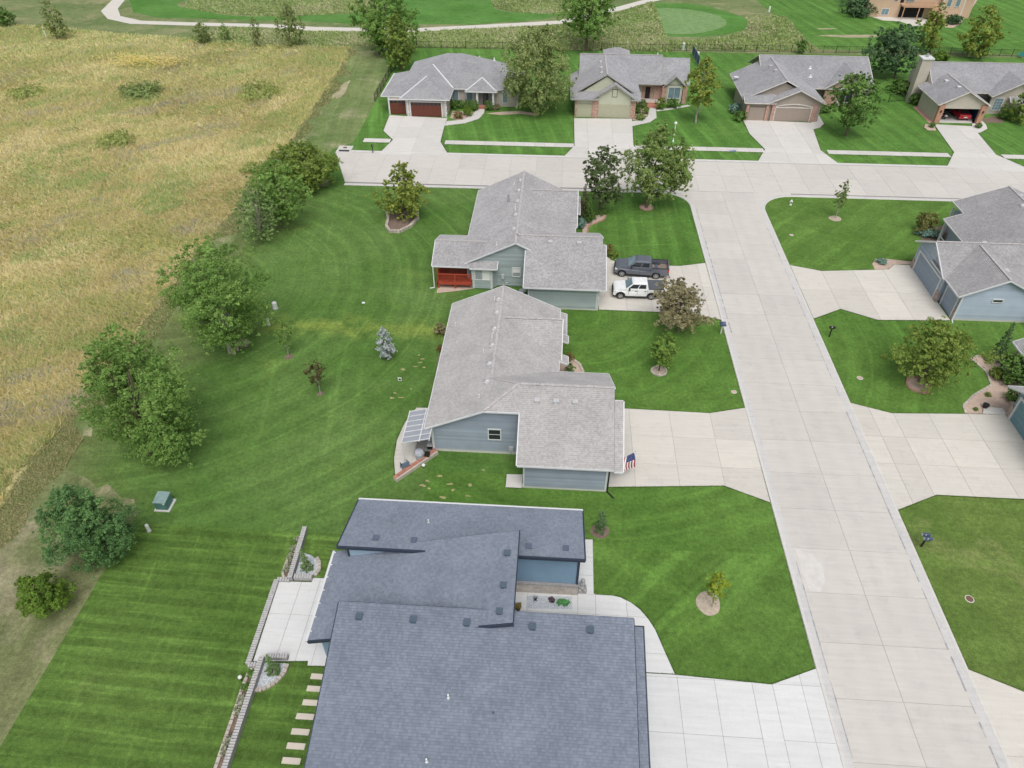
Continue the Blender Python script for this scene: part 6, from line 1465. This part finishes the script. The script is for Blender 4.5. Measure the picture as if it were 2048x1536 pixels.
def pickup(label, loc, rz, L_, W_, H_, wb, wr, pnt, cover, flare, dark_bumper):
    o = thing('pickup_truck', label, 'truck', (*loc, .056), 'pickup trucks on the driveway', rz)
    k = L_/5.9; h = H_/1.96; w = W_/2
    xf = L_/2 - .88*k; xr = xf - wb
    z0 = .46*h; cb = -1.08*k                       # back of cab
    low = [(-L_/2+.05, .62*h), (-L_/2+.02, .84*h), (cb, .84*h), (cb, 1.30*h), (1.40*k, 1.30*h), (1.55*k,1.27*h), (2.45*k, 1.19*h), (2.76*k, 1.10*h), (2.90*k, .94*h), (L_/2-.02, .60*h), (L_/2-.12, z0)]
    arch_f = arc_cut(xf, wr*1.22, wr, z0)[::-1]; arch_r = arc_cut(xr, wr*1.22, wr, z0)[::-1]
    prof = low + arch_f + arch_r + [(-L_/2+.35, .55*h)]
    m = MB(); n = len(prof)
    def yy(z, x): return w - (.05 if z > 1.1*h else 0) - (.10 if x > 2.75*k else .04 if x > 2.4*k else 0)
    vs_ = [(x, yy(z,x), z) for x, z in prof] + [(x, -yy(z,x), z) for x, z in prof]
    m.add(vs_, [tuple(range(n)), tuple(range(2*n-1,n-1,-1))] + [((i+1)%n, i, n+i, n+(i+1)%n) for i in range(n)])
    body = m.build('body', pnt, o, local=True)
    # load bed
    bt = 1.36*h
    for s in (1,-1):
        q = MB(); side_ = [(-L_/2+.06,.80*h),(cb-.03,.80*h),(cb-.03,bt),(-L_/2+.06,bt-.02)]
        q.ext([(x, s*w-.02*s, z) for x, z in side_], (0,-s*.09,0)); q.build('bed_side', pnt, o, local=True)
        MB().box(-L_/2+.05,cb-.04, min(s*w,s*(w-.12)), max(s*w,s*(w-.12)), bt-.01, bt+.025).build('bed_rail', PLASTIC, o, local=True)
        MB().ball((xr, s*(w-.22), .86*h), (.46,.16,.20), 12, 6).build('wheel_tub', PLASTIC, o, local=True)
    MB().box(-L_/2+.0,-L_/2+.09,-w+.06,w-.06,.66*h,bt).build('tailgate', pnt, o, local=True)
    MB().box(-L_/2+.1,cb-.02,-w+.1,w-.1,.835*h,.86*h).build('bed_floor', M('bed_liner', (.22,.18,.15), .9) if 'bed_liner' not in bpy.data.materials else bpy.data.materials['bed_liner'], o, local=True)
    MB().box(cb-.05,cb-.01,-w+.08,w-.08,.84*h,bt).build('bed_front', pnt, o, local=True)
    if cover: MB().box(-L_/2+.08,cb-.02,-w+.07,w-.07,bt-.01,bt+.045).build('bed_cover', M('bed_cover_grey', (.10,.11,.125), .7, .1, 3), o, local=True)
    # greenhouse
    b0 = dict(x0=cb+.02, x1=1.52*k, y=w-.08, z=1.29*h); t0 = dict(x0=cb+.12, x1=.72*k, y=w-.26, z=1.87*h); t1 = dict(x0=cb+.32, x1=.52*k, y=w-.42, z=1.955*h)
    R_ = lambda d: [(d['x0'],-d['y'],d['z']),(d['x1'],-d['y'],d['z']),(d['x1'],d['y'],d['z']),(d['x0'],d['y'],d['z'])]
    m = MB(); m.add(R_(b0)+R_(t0)+R_(t1), [(3,2,1,0),(8,9,10,11)] + [(j+i, j+(i+1)%4, j+4+(i+1)%4, j+4+i) for j in (0,4) for i in range(4)])
    cab = m.build('cab', pnt, o, local=True)
    B_, T_ = [Vector(p) for p in R_(b0)], [Vector(p) for p in R_(t0)]
    def pane(name, quad, n, off=.012): MB().ext([tuple(p + n*off) for p in quad], tuple(n*-.02)).build(name, GLASS if name != 'windshield' else GLASSB, cab, local=True)
    def lerp4(a, b, c, d, u0, u1, v0, v1):
        f = lambda u, v: (a.lerp(b, u)).lerp(d.lerp(c, u), v)
        return [f(u0,v0), f(u1,v0), f(u1,v1), f(u0,v1)]
    nn = lambda q: (q[1]-q[0]).cross(q[3]-q[0]).normalized()
    q = lerp4(B_[1],B_[2],T_[2],T_[1],.05,.95,.06,.92); pane('windshield', q, nn(q))
    q = lerp4(B_[3],B_[0],T_[0],T_[3],.12,.88,.25,.85); pane('rear_window', q, nn(q))
    for s in (0, 1):
        a, b, c, d = (B_[0],B_[1],T_[1],T_[0]) if s == 0 else (B_[2],B_[3],T_[3],T_[2])
        for u0, u1 in (((.10,.46),(.50,.92)) if s == 0 else ((.08,.50),(.54,.90))):
            q = lerp4(a,b,c,d,u0,u1,.14,.86); pane('side_window', q, nn(q))
    for s in (1,-1):
        MB().box(1.02*k,1.2*k, min(s*(w-.02),s*(w+.20)), max(s*(w-.02),s*(w+.20)), 1.25*h, 1.44*h).build('mirror', PLASTIC if not cover else PLASTIC, o, local=True)
        for x in (1.18*k, .18*k, -.98*k): MB().box(x-.008,x+.008, min(s*(w-.02),s*(w+.006)), max(s*(w-.02),s*(w+.006)), .56*h, 1.24*h).build('door_seam', PLASTIC, o, local=True)
        for x in (.36*k, -.72*k): MB().box(x-.09,x+.09, min(s*(w-.02),s*(w+.025)), max(s*(w-.02),s*(w+.025)), 1.10*h, 1.14*h).build('door_handle', PLASTIC if cover else pnt, o, local=True)
        MB().box(2.62*k,2.86*k, min(s*(w-.30),s*(w-.05)), max(s*(w-.30),s*(w-.05)), .86*h, 1.03*h).build('headlight', LAMPW, o, local=True)
        MB().box(-L_/2-.015,-L_/2+.16, min(s*(w-.20),s*(w+.006)), max(s*(w-.20),s*(w+.006)), .92*h, 1.28*h).build('taillight', LAMPR, o, local=True)
        MB().box(xr+.5,xf-.5, min(s*(w-.1),s*(w+.04)), max(s*(w-.1),s*(w+.04)), .40*h, .46*h).build('running_board', PLASTIC, o, local=True)
        for xc in (xf, xr):
            wheel(o, xc, s*(w-.13), wr, .26, s)
            m = MB(); pr_ = arc_cut(xc, wr*1.24, wr, z0)
            for p, q in zip(pr_, pr_[1:]): m.bar((p[0], s*(w+.005), p[1]), (q[0], s*(w+.005), q[1]), .07 if flare else .03, .09 if flare else .03)
            m.build('wheel_arch', PLASTIC if flare else pnt, o, local=True)
    MB().box(L_/2-.16,L_/2+.02,-w+.14,w-.14,.46*h,.68*h).build('bumper', PLASTIC if dark_bumper else CHROME, o, local=True)
    MB().box(2.80*k,L_/2-.02,-w+.36,w-.36,.70*h,.98*h).build('grille', PLASTIC, o, local=True)
    MB().box(-L_/2-.05,-L_/2+.08,-w+.1,w-.1,.50*h,.64*h).build('rear_bumper', PLASTIC if dark_bumper else CHROME, o, local=True)
    MB().box(-L_/2+.4,L_/2-.4,-w+.25,w-.25,.28*h,.5*h).build('chassis', PLASTIC, o, local=True)
    return o
# wheel contact points measured on the drive give position and heading
pickup('dark grey pickup truck with an open bed, nearer the lawn', (9.80,68.50), R(175.8), 5.9, 2.03, 1.96, 3.70, .41, paint('paint_grey', (.15,.165,.20), .35, .32), False, False, True)
pickup('white pickup truck with a dark bed cover, behind the brownish tree', (9.15,64.22), R(180.6), 5.35, 1.90, 1.85, 3.22, .39, paint('paint_white', (.80,.81,.82), 0, .3), True, True, True)
def sedan(label, loc, rz, pnt, name='car'):
    o = thing(name, label, 'car', (*loc, .05), None, rz); L_, w = 4.5, .9
    prof = [(-2.2,.45),(-2.25,.8),(-2.1,.98),(-1.55,1.02),(-.95,1.36),(.3,1.38),(1.05,.98),(2.0,.84),(2.22,.6),(2.18,.32)] + arc_cut(1.35,.38,.32,.32)[::-1] + arc_cut(-1.35,.38,.32,.32)[::-1] + [(-2.15,.35)]
    n = len(prof); yy = lambda z: w - max(0, z-.85)*.42
    m = MB(); m.add([(x,yy(z),z) for x,z in prof]+[(x,-yy(z),z) for x,z in prof], [tuple(range(n)),tuple(range(2*n-1,n-1,-1))]+[((i+1)%n,i,n+i,n+(i+1)%n) for i in range(n)]); m.build('body', pnt, o, local=True)
    MB().ext([(-1.60,-.66,1.035),(-1.60,.66,1.035),(-1.02,.58,1.34),(-1.02,-.58,1.34)], (-.02,0,.02)).build('rear_window', GLASS, o, local=True); MB().ext([(.98,.66,1.04),(.98,-.66,1.04),(.36,-.58,1.37),(.36,.58,1.37)], (.02,0,.02)).build('windshield', GLASS, o, local=True)
    for s in (1,-1):
        MB().ext([(-1.3,s*.84,1.05),(.8,s*.84,1.05),(.25,s*.72,1.33),(-.9,s*.72,1.33)], (0,s*.015,0)).build('side_window', GLASS, o, local=True)
        MB().box(-2.27,-2.15,min(s*.45,s*.85),max(s*.45,s*.85),.72,.88).build('taillight', LAMPR, o, local=True); MB().box(2.05,2.22,min(s*.5,s*.85),max(s*.5,s*.85),.62,.76).build('headlight', LAMPW, o, local=True)
        for x in (1.35,-1.35): wheel(o, x, s*(w-.12), .33, .2, s)
    MB().box(-2.28,-2.2,-.25,.25,.55,.68).build('number_plate', METALW, o, local=True)
    return o
sedan('red car parked inside the open garage', (64.6,120.0), R(90), paint('paint_red', (.42,.015,.03)))
mc = thing('motorcycle', 'white and chrome motorcycle inside the open garage', 'motorcycle', (61.6,119.2,.05), None, R(100))
for x in (-.72,.75): wheel(mc, x, 0, .31, .16, 1)
m = MB(); m.ball((.15,0,.82), (.36,.17,.16), 12, 6); m.ball((-.95,.0,.62), (.3,.22,.18), 10, 6); m.build('tank', WHITE, mc, local=True, smooth=True)
m = MB(); m.ball((-.4,0,.72), (.36,.16,.10), 10, 6); m.build('seat', PLASTIC, mc, local=True, smooth=True); m = MB(); m.ball((.05,0,.45), (.3,.2,.22), 10, 6); m.build('engine', CHROME, mc, local=True)
m = MB(); m.cyl((.75,.1,.31),(.45,.1,1.0), .03, n=6); m.cyl((.75,-.1,.31),(.45,-.1,1.0), .03, n=6); m.cyl((.35,-.4,1.08),(.35,.4,1.08), .02, n=6); m.cyl((-.9,.2,.3),(.2,.2,.32), .05, n=8); m.build('fork_and_bars', CHROME, mc, local=True); MB().ext([(.55,-.22,1.0),(.55,.22,1.0),(.35,.18,1.45),(.35,-.18,1.45)], (.01,0,0)).build('windscreen', GLASSB, mc, local=True)
# ------------------------------------------------------------------ street furniture
def mailbox(label, c, n, rz, mat, post=METALB, hgt=1.05):
    o = thing('mailbox', label, 'mailbox', (*c, 0), 'mailboxes along the streets', rz)
    MB().box(-.05,.05,-.05,.05,0,hgt).build('post', post, o, local=True)
    for k in range(n):
        y = (k-(n-1)/2)*.36
        prof = [(-.11,0),(.11,0),(.11,.13)] + [(.11*math.cos(math.pi*i/8), .13+.11*math.sin(math.pi*i/8)) for i in range(1,8)] + [(-.11,.13)]
        MB().ext([(-.27, y+a, hgt+b) for a, b in prof], (.54,0,0)).build('box', mat, o, local=True); MB().ext([(-.285, y+a*.95, hgt+.005+b*.95) for a, b in prof], (.02,0,0)).build('box_door', METALG if mat is not METALB else mat, o, local=True)
        MB().box(-.1,-.06,y-.135,y-.115,hgt+.1,hgt+.28).build('flag_arm', LAMPR if False else METALW, o, local=True)
    if n > 1: MB().box(-.05,.05,-.3,.3,hgt-.07,hgt).build('crossbar', post, o, local=True)
    return o
BOXBLUE = M('mailbox_blue', (.06,.085,.15), .5)
mailbox('pair of dark blue mailboxes on a white post near the trucks', (16.95,57.9), 2, R(180), BOXBLUE, WHITE)
mailbox('single dark mailbox on the lawn of the leafy tree', (27.5,58.0), 1, 0, METALB)
mailbox('pair of navy mailboxes on the yellowing lawn', (27.25,32.9), 2, 0, BOXBLUE)
mailbox('black mailbox near the storm drain and walnut garage', (-26.87,99.37), 1, R(90), METALB)
ux, uy = (-28.45,32.52)
ub = thing('utility_box', 'square dark green utility box near the cedar', 'utility box', (ux,uy+.5,0))
MB().box(ux-.6,ux+.6,uy-.1,uy+1.15,0,.10).build('pad', WALK, ub); MB().box(ux-.46,ux+.44,uy+.02,uy+1.0,.10,.92).build('cabinet', BOXGREEN, ub)
MB().add([(ux-.49,uy-.02,.92),(ux+.47,uy-.02,.92),(ux+.47,uy+1.03,1.04),(ux-.49,uy+1.03,1.04),(ux-.49,uy-.02,.87),(ux+.47,uy-.02,.87),(ux+.47,uy+1.03,.87),(ux-.49,uy+1.03,.87)], [(0,1,2,3),(4,7,6,5),(0,4,5,1),(1,5,6,2),(2,6,7,3),(3,7,4,0)]).build('lid', M('utility_green_lid', (.22,.32,.31), .5), ub); MB().box(ux+.25,ux+.38,uy-.03,uy+.0,.74,.86).build('label_plate', METALW, ub)
def pedestal(label, c, h, r=.13, mat=None):
    o = thing('utility_pedestal', label, 'utility post', (*c, 0), 'utility pedestals'); MB().lathe((*c,0), [(r*1.05,0),(r*1.05,h*.15),(r,h*.16),(r,h*.9),(r*.6,h)], 12).build('casing', mat or METALW, o); MB().lathe((*c,0), [(r*1.3,0),(r*1.3,.05),(r,.06)], 12).build('base', METALG, o); return o
pedestal('short white utility post below the cedar', (-28.59,30.64), .75); pedestal('white utility post near the thin sapling', (-28.18,56.37), .8); pedestal('wide white utility box between the poplars and the lawn', (-28.45,59.27), .8, .24)
pedestal('white utility post left of the blue net', (24.43,154.11), 1.4, .3, M('pale_green_box', (.55,.66,.55), .6)); pedestal('white utility post right of the blue net', (26.77,149.90), .9, .28); pedestal('white marker post in the far lawn, left', (48.01,185.89), 1.2, .2); pedestal('white marker post at the far upper left prairie', (-108.40,154.43), 2.0, .12)
def cover(label, c, r, mat, name='access_cover'):
    o = thing(name, label, 'ground cover', (*c, 0)); MB().cyl((*c,.012),(*c,.03), r, n=16).build('lid', mat, o); MB().lathe((*c,.0), [(r*1.25,.01),(r*1.2,.024),(r,.025)], 16).build('rim', WALK, o)
cover('round cover in the yellowing lawn', (28.91,28.73), .24, bpy.data.materials['rust_iron']); cover('round cover in the lawn of the leafy tree', (28.62,51.78), .22, GRAVEL); cover('small cover in the lawn with the brown leaved tree', (16.75,49.06), .2, GRAVEL); cover('small cover in the corner lawn with a young tree', (28.57,78.52), .2, GRAVEL)
tag(MB().box(*(lambda c: (c[0]-.15,c[0]+.15,c[1]-.12,c[1]+.12))((-19.56,60.86)),.01,.06).build('valve_box', METALW), 'flat white valve box in the back lawn', 'valve box')
vb = thing('yard_sign', 'small white framed yard sign with a dark front on the back lawn', 'sign', (*(-13.42,48.62), 0)); _c = (-13.42,48.62); MB().box(_c[0]-.17,_c[0]+.17,_c[1]-.03,_c[1]+.01,.05,.42).build('board', METALW, vb); MB().box(_c[0]-.10,_c[0]+.11,_c[1]-.036,_c[1]-.031,.12,.33).build('face', PLASTIC, vb); MB().box(_c[0]-.15,_c[0]-.12,_c[1]-.02,_c[1]+.0,0,.06).build('stake', METALG, vb)
hy = thing('fire_hydrant', 'white fire hydrant on the corner lawn', 'fire hydrant', (*(30.27,86.50), 0)); _c = (30.27,86.50)
MB().lathe((*_c,0), [(.17,0),(.17,.06),(.11,.08),(.11,.48),(.15,.5),(.15,.55),(.11,.62),(.05,.70),(.04,.76)], 12).build('barrel', METALW, hy); MB().cyl((_c[0]-.2,_c[1],.42),(_c[0]+.2,_c[1],.42), .055, n=10).build('side_outlet', METALW, hy); MB().cyl((_c[0],_c[1]-.2,.40),(_c[0],_c[1],.40), .07, n=10).build('front_outlet', METALB, hy)
lp = thing('lamp_post', 'white lamp post with a globe behind the corner locust', 'lamp post', (*(17.39,106.37), 0)); _c = (17.39,106.37)
MB().lathe((*_c,0), [(.14,0),(.14,.2),(.07,.3),(.06,2.6),(.09,2.65)], 10).build('post', METALW, lp); MB().ball((*_c,2.85), .22, 12, 8).build('globe', METALW, lp, smooth=True)
tag(MB().bar((29.2,105.3,.06),(30.1,105.5,.10), .35, .12).build('blue_parcel', M('parcel_blue', (.20,.27,.38), .7, .3, 8)), 'small blue bundle lying by the pavement', 'bundle')
bpy.data.objects['blue_parcel'].location = ((25.74,103.34)[0]-29.65, (25.74,103.34)[1]-105.4, 0)
bn = thing('bench', 'weathered round seat under the broad poplar', 'bench', (*(-29.57,52.97), 0)); _c = (-29.57,52.97); MB().lathe((*_c,0), [(.5,0),(.55,.35),(.5,.4)], 12).build('stump_seat', BARKL, bn); MB().box(_c[0]-.3,_c[0]+.3,_c[1]-.5,_c[1]-.42,.1,.32).build('slat_back', BARK, bn)
dish = thing('satellite_dish', 'white satellite dish on the corner of the taupe roof', 'satellite dish', (29.4,125.8,3)); MB().lathe((29.4,125.8,3.5), [(.05,0),(.3,.06),(.42,.16)], 14).build('dish', METALW, dish); MB().cyl((29.4,125.8,2.8),(29.4,125.8,3.5), .04, n=6).build('arm', METALG, dish)
# fences
def fence(label, pts, h=1.35, step=2.4, group='black metal fences'):
    o = thing('fence', label, 'fence', (*pts[0], 0), group); pk = MB()
    for a, c in zip(pts, pts[1:]):
        L_ = math.dist(a, c); n = max(1, round(L_/step)); A0, C0 = Vector((*a,0)), Vector((*c,0))
        for i in range(n+1):
            p = A0.lerp(C0, i/n); MB().box(p.x-.035,p.x+.035,p.y-.035,p.y+.035,0,h+.08).build('post', METALB, o)
        for z in (.15, h-.12): MB().bar(A0+Vector((0,0,z)), C0+Vector((0,0,z)), .03, .035).build('rail', METALB, o)
        k = int(L_/.16)
        for i in range(k): p = A0.lerp(C0, (i+.5)/k); pk.box(p.x-.007,p.x+.007,p.y-.007,p.y+.007,.05,h)
    tag(pk.build('picket', METALB, o), kind='stuff')
fence('black metal fence round the back of the beige house', [(-31.1,120.5),(-31.3,136.0),(-29.2,152.1),(-2,152.5)]); fence('black metal fence behind the sage and taupe houses', [(8,152.6),(25,153.4),(48,153.8)]); fence('black metal fence behind the tan house', [(49.5,153.9),(72,154.4),(100,153.6)])
fence('short black fence between taupe and tan houses', [(55.5,126),(58.8,127)])
nt = thing('net_screen', 'tall blue netting screen between the sage and taupe back yards', 'screen', (*(25.98,143.23), 0)); NB = M('net_blue', (.06,.10,.20), .7, .15, 6)
A0, C0 = Vector((*(26.08,143.23),0)), Vector((*(25.90,151.50),0))
MB().ext([tuple(A0+Vector((0,0,.15))), tuple(C0+Vector((0,0,.15))), tuple(C0+Vector((0,0,1.7))), tuple(A0+Vector((0,0,1.7)))], (.05,0,0)).build('netting', NB, nt)
for t in (0,.33,.66,1): p = A0.lerp(C0,t); MB().cyl(p, p+Vector((0,0,1.8)), .05, n=6).build('pole', METALG, nt)
wg = thing('gate', 'reddish brown wooden gate beside the pale blue house', 'gate', (48.0,61.6,0))
for k in range(9): MB().box(48.0+.02,48.06,59.9+k*.18,60.06+k*.18,.05,1.7).build('board', M('gate_wood', (.16,.06,.035), .8, .2, 5, rand=.12) if 'gate_wood' not in bpy.data.materials else bpy.data.materials['gate_wood'], wg)
ad = thing('lawn_chair', 'turquoise chair at the right edge behind the tan house', 'chair', (*(89.71,153.36), 0), None, R(160)); TQ = M('turquoise', (.10,.42,.48), .6)
MB().box(-.4,.4,-.4,.3,.35,.42).build('seat', TQ, ad, local=True); MB().ext([(-.4,.3,.35),(.4,.3,.35),(.3,.6,1.2),(-.3,.6,1.2)], (0,.05,0)).build('backrest', TQ, ad, local=True)
for x in (-.38,.38): MB().box(x-.07,x+.07,-.45,.35,.6,.65).build('armrest', TQ, ad, local=True); MB().box(x-.04,x+.04,-.4,-.32,0,.6).build('leg', TQ, ad, local=True)
# worn spots in the turf round the blue grey house
SPOT = M('straw_spot', (.34,.31,.15), .95, .3, 3, .3, 20)
for k, xy in enumerate([(-12.32,52.52),(-11.89,51.94),(-12.04,51.40),(-11.54,50.69),(-12.36,50.78),(-13.45,50.27),(-12.22,47.58),(-13.70,46.26),(-12.91,46.38),(-13.56,46.94),(-9.04,36.78),(-9.35,36.29),(-8.80,36.02),(-8.13,37.36),(-7.23,36.58),(-6.92,35.99),(-5.70,35.47),(-7.59,35.19),(-4.77,38.22),(-5.67,36.58)]):
    sheet('straw_spot', blob(xy, .13+.06*(k%3), .09+.04*(k%2), 10, k, .25), .0125, SPOT, None)
for o_ in bpy.data.objects:
    if o_.name.startswith('straw_spot'): o_['label'] = 'straw coloured worn spots in the turf round the blue grey house'

# ------------------------------------------------------------------ ragged grass fringe where turf meets paving
def inside_poly(px, py, poly):
    r_ = np.zeros(len(px), bool); n = len(poly)
    for i in range(n):
        (x0, y0), (x1, y1) = poly[i], poly[(i+1) % n]
        if y0 == y1: continue
        c_ = ((y0 > py) != (y1 > py)) & (px < (x1-x0)*(py-y0)/(y1-y0)+x0); r_ ^= c_
    return r_
HARD = PAVE + [rect(17.33,26.72,0,92), rect(-33,120,88.75,100.1), rect(-13.1,5.2,10,31.7), rect(-9,.5,40.1,56.6), rect(-1.6,4.9,36.6,46.7), rect(-9,2,65,81.8), rect(-2.4,4.8,61.1,71.7), rect(-27.5,-6.8,114.3,130), rect(2.5,21,115.7,130), rect(29.6,51,116,136), rect(59.5,78,117,133), rect(40.3,60,61.7,81), rect(39.7,49,39,54)]
rng = np.random.default_rng(91); bx_, by_ = [], []
EDGES = [(ccw(p)[i], ccw(p)[(i+1) % len(p)]) for p in PAVE for i in range(len(p))] + [((17.30,2),(17.30,85.4)),((26.76,85),(26.76,2)),((13.5,88.68),(-28.5,88.4)),((110,88.7),(31,88.75)),((-32,100.12),(110,100.15))]
for (a, c) in EDGES:
    L_ = math.dist(a, c); n = int(L_*70)
    if n < 2: continue
    t = rng.random(n); nx, ny = (c[1]-a[1])/L_, -(c[0]-a[0])/L_; o_ = np.abs(rng.normal(0, .045, n))+.004
    x = a[0]+(c[0]-a[0])*t+nx*o_; y = a[1]+(c[1]-a[1])*t+ny*o_
    k = np.ones(n, bool)
    for p in HARD: k &= ~inside_poly(x, y, p)
    bx_.append(x[k]); by_.append(y[k])
x, y = np.concatenate(bx_), np.concatenate(by_); n = len(x); a = rng.uniform(0, 6.28, n); w = rng.uniform(.008,.02,n); h = rng.uniform(.05,.11,n)
tp = np.column_stack([x+rng.normal(0,.05,n), y+rng.normal(0,.05,n), h+.01])
co = np.stack([np.column_stack([x-np.cos(a)*w, y-np.sin(a)*w, np.full(n,.01)]), np.column_stack([x+np.cos(a)*w, y+np.sin(a)*w, np.full(n,.01)]), tp],1).reshape(-1,3)
col = np.array([(.085,.16,.035)])*rng.uniform(.6,1.5,(n,1))*np.where(rng.random((n,1)) < .15, np.array([[1.6,1.25,1.3]]), 1.0)
tag(link('grass_fringe', fast_mesh('grass_fringe', co, 3, GRASSM, None, col)), 'ragged fringe of turf along kerbs, walks and driveways', None, None, 'stuff')
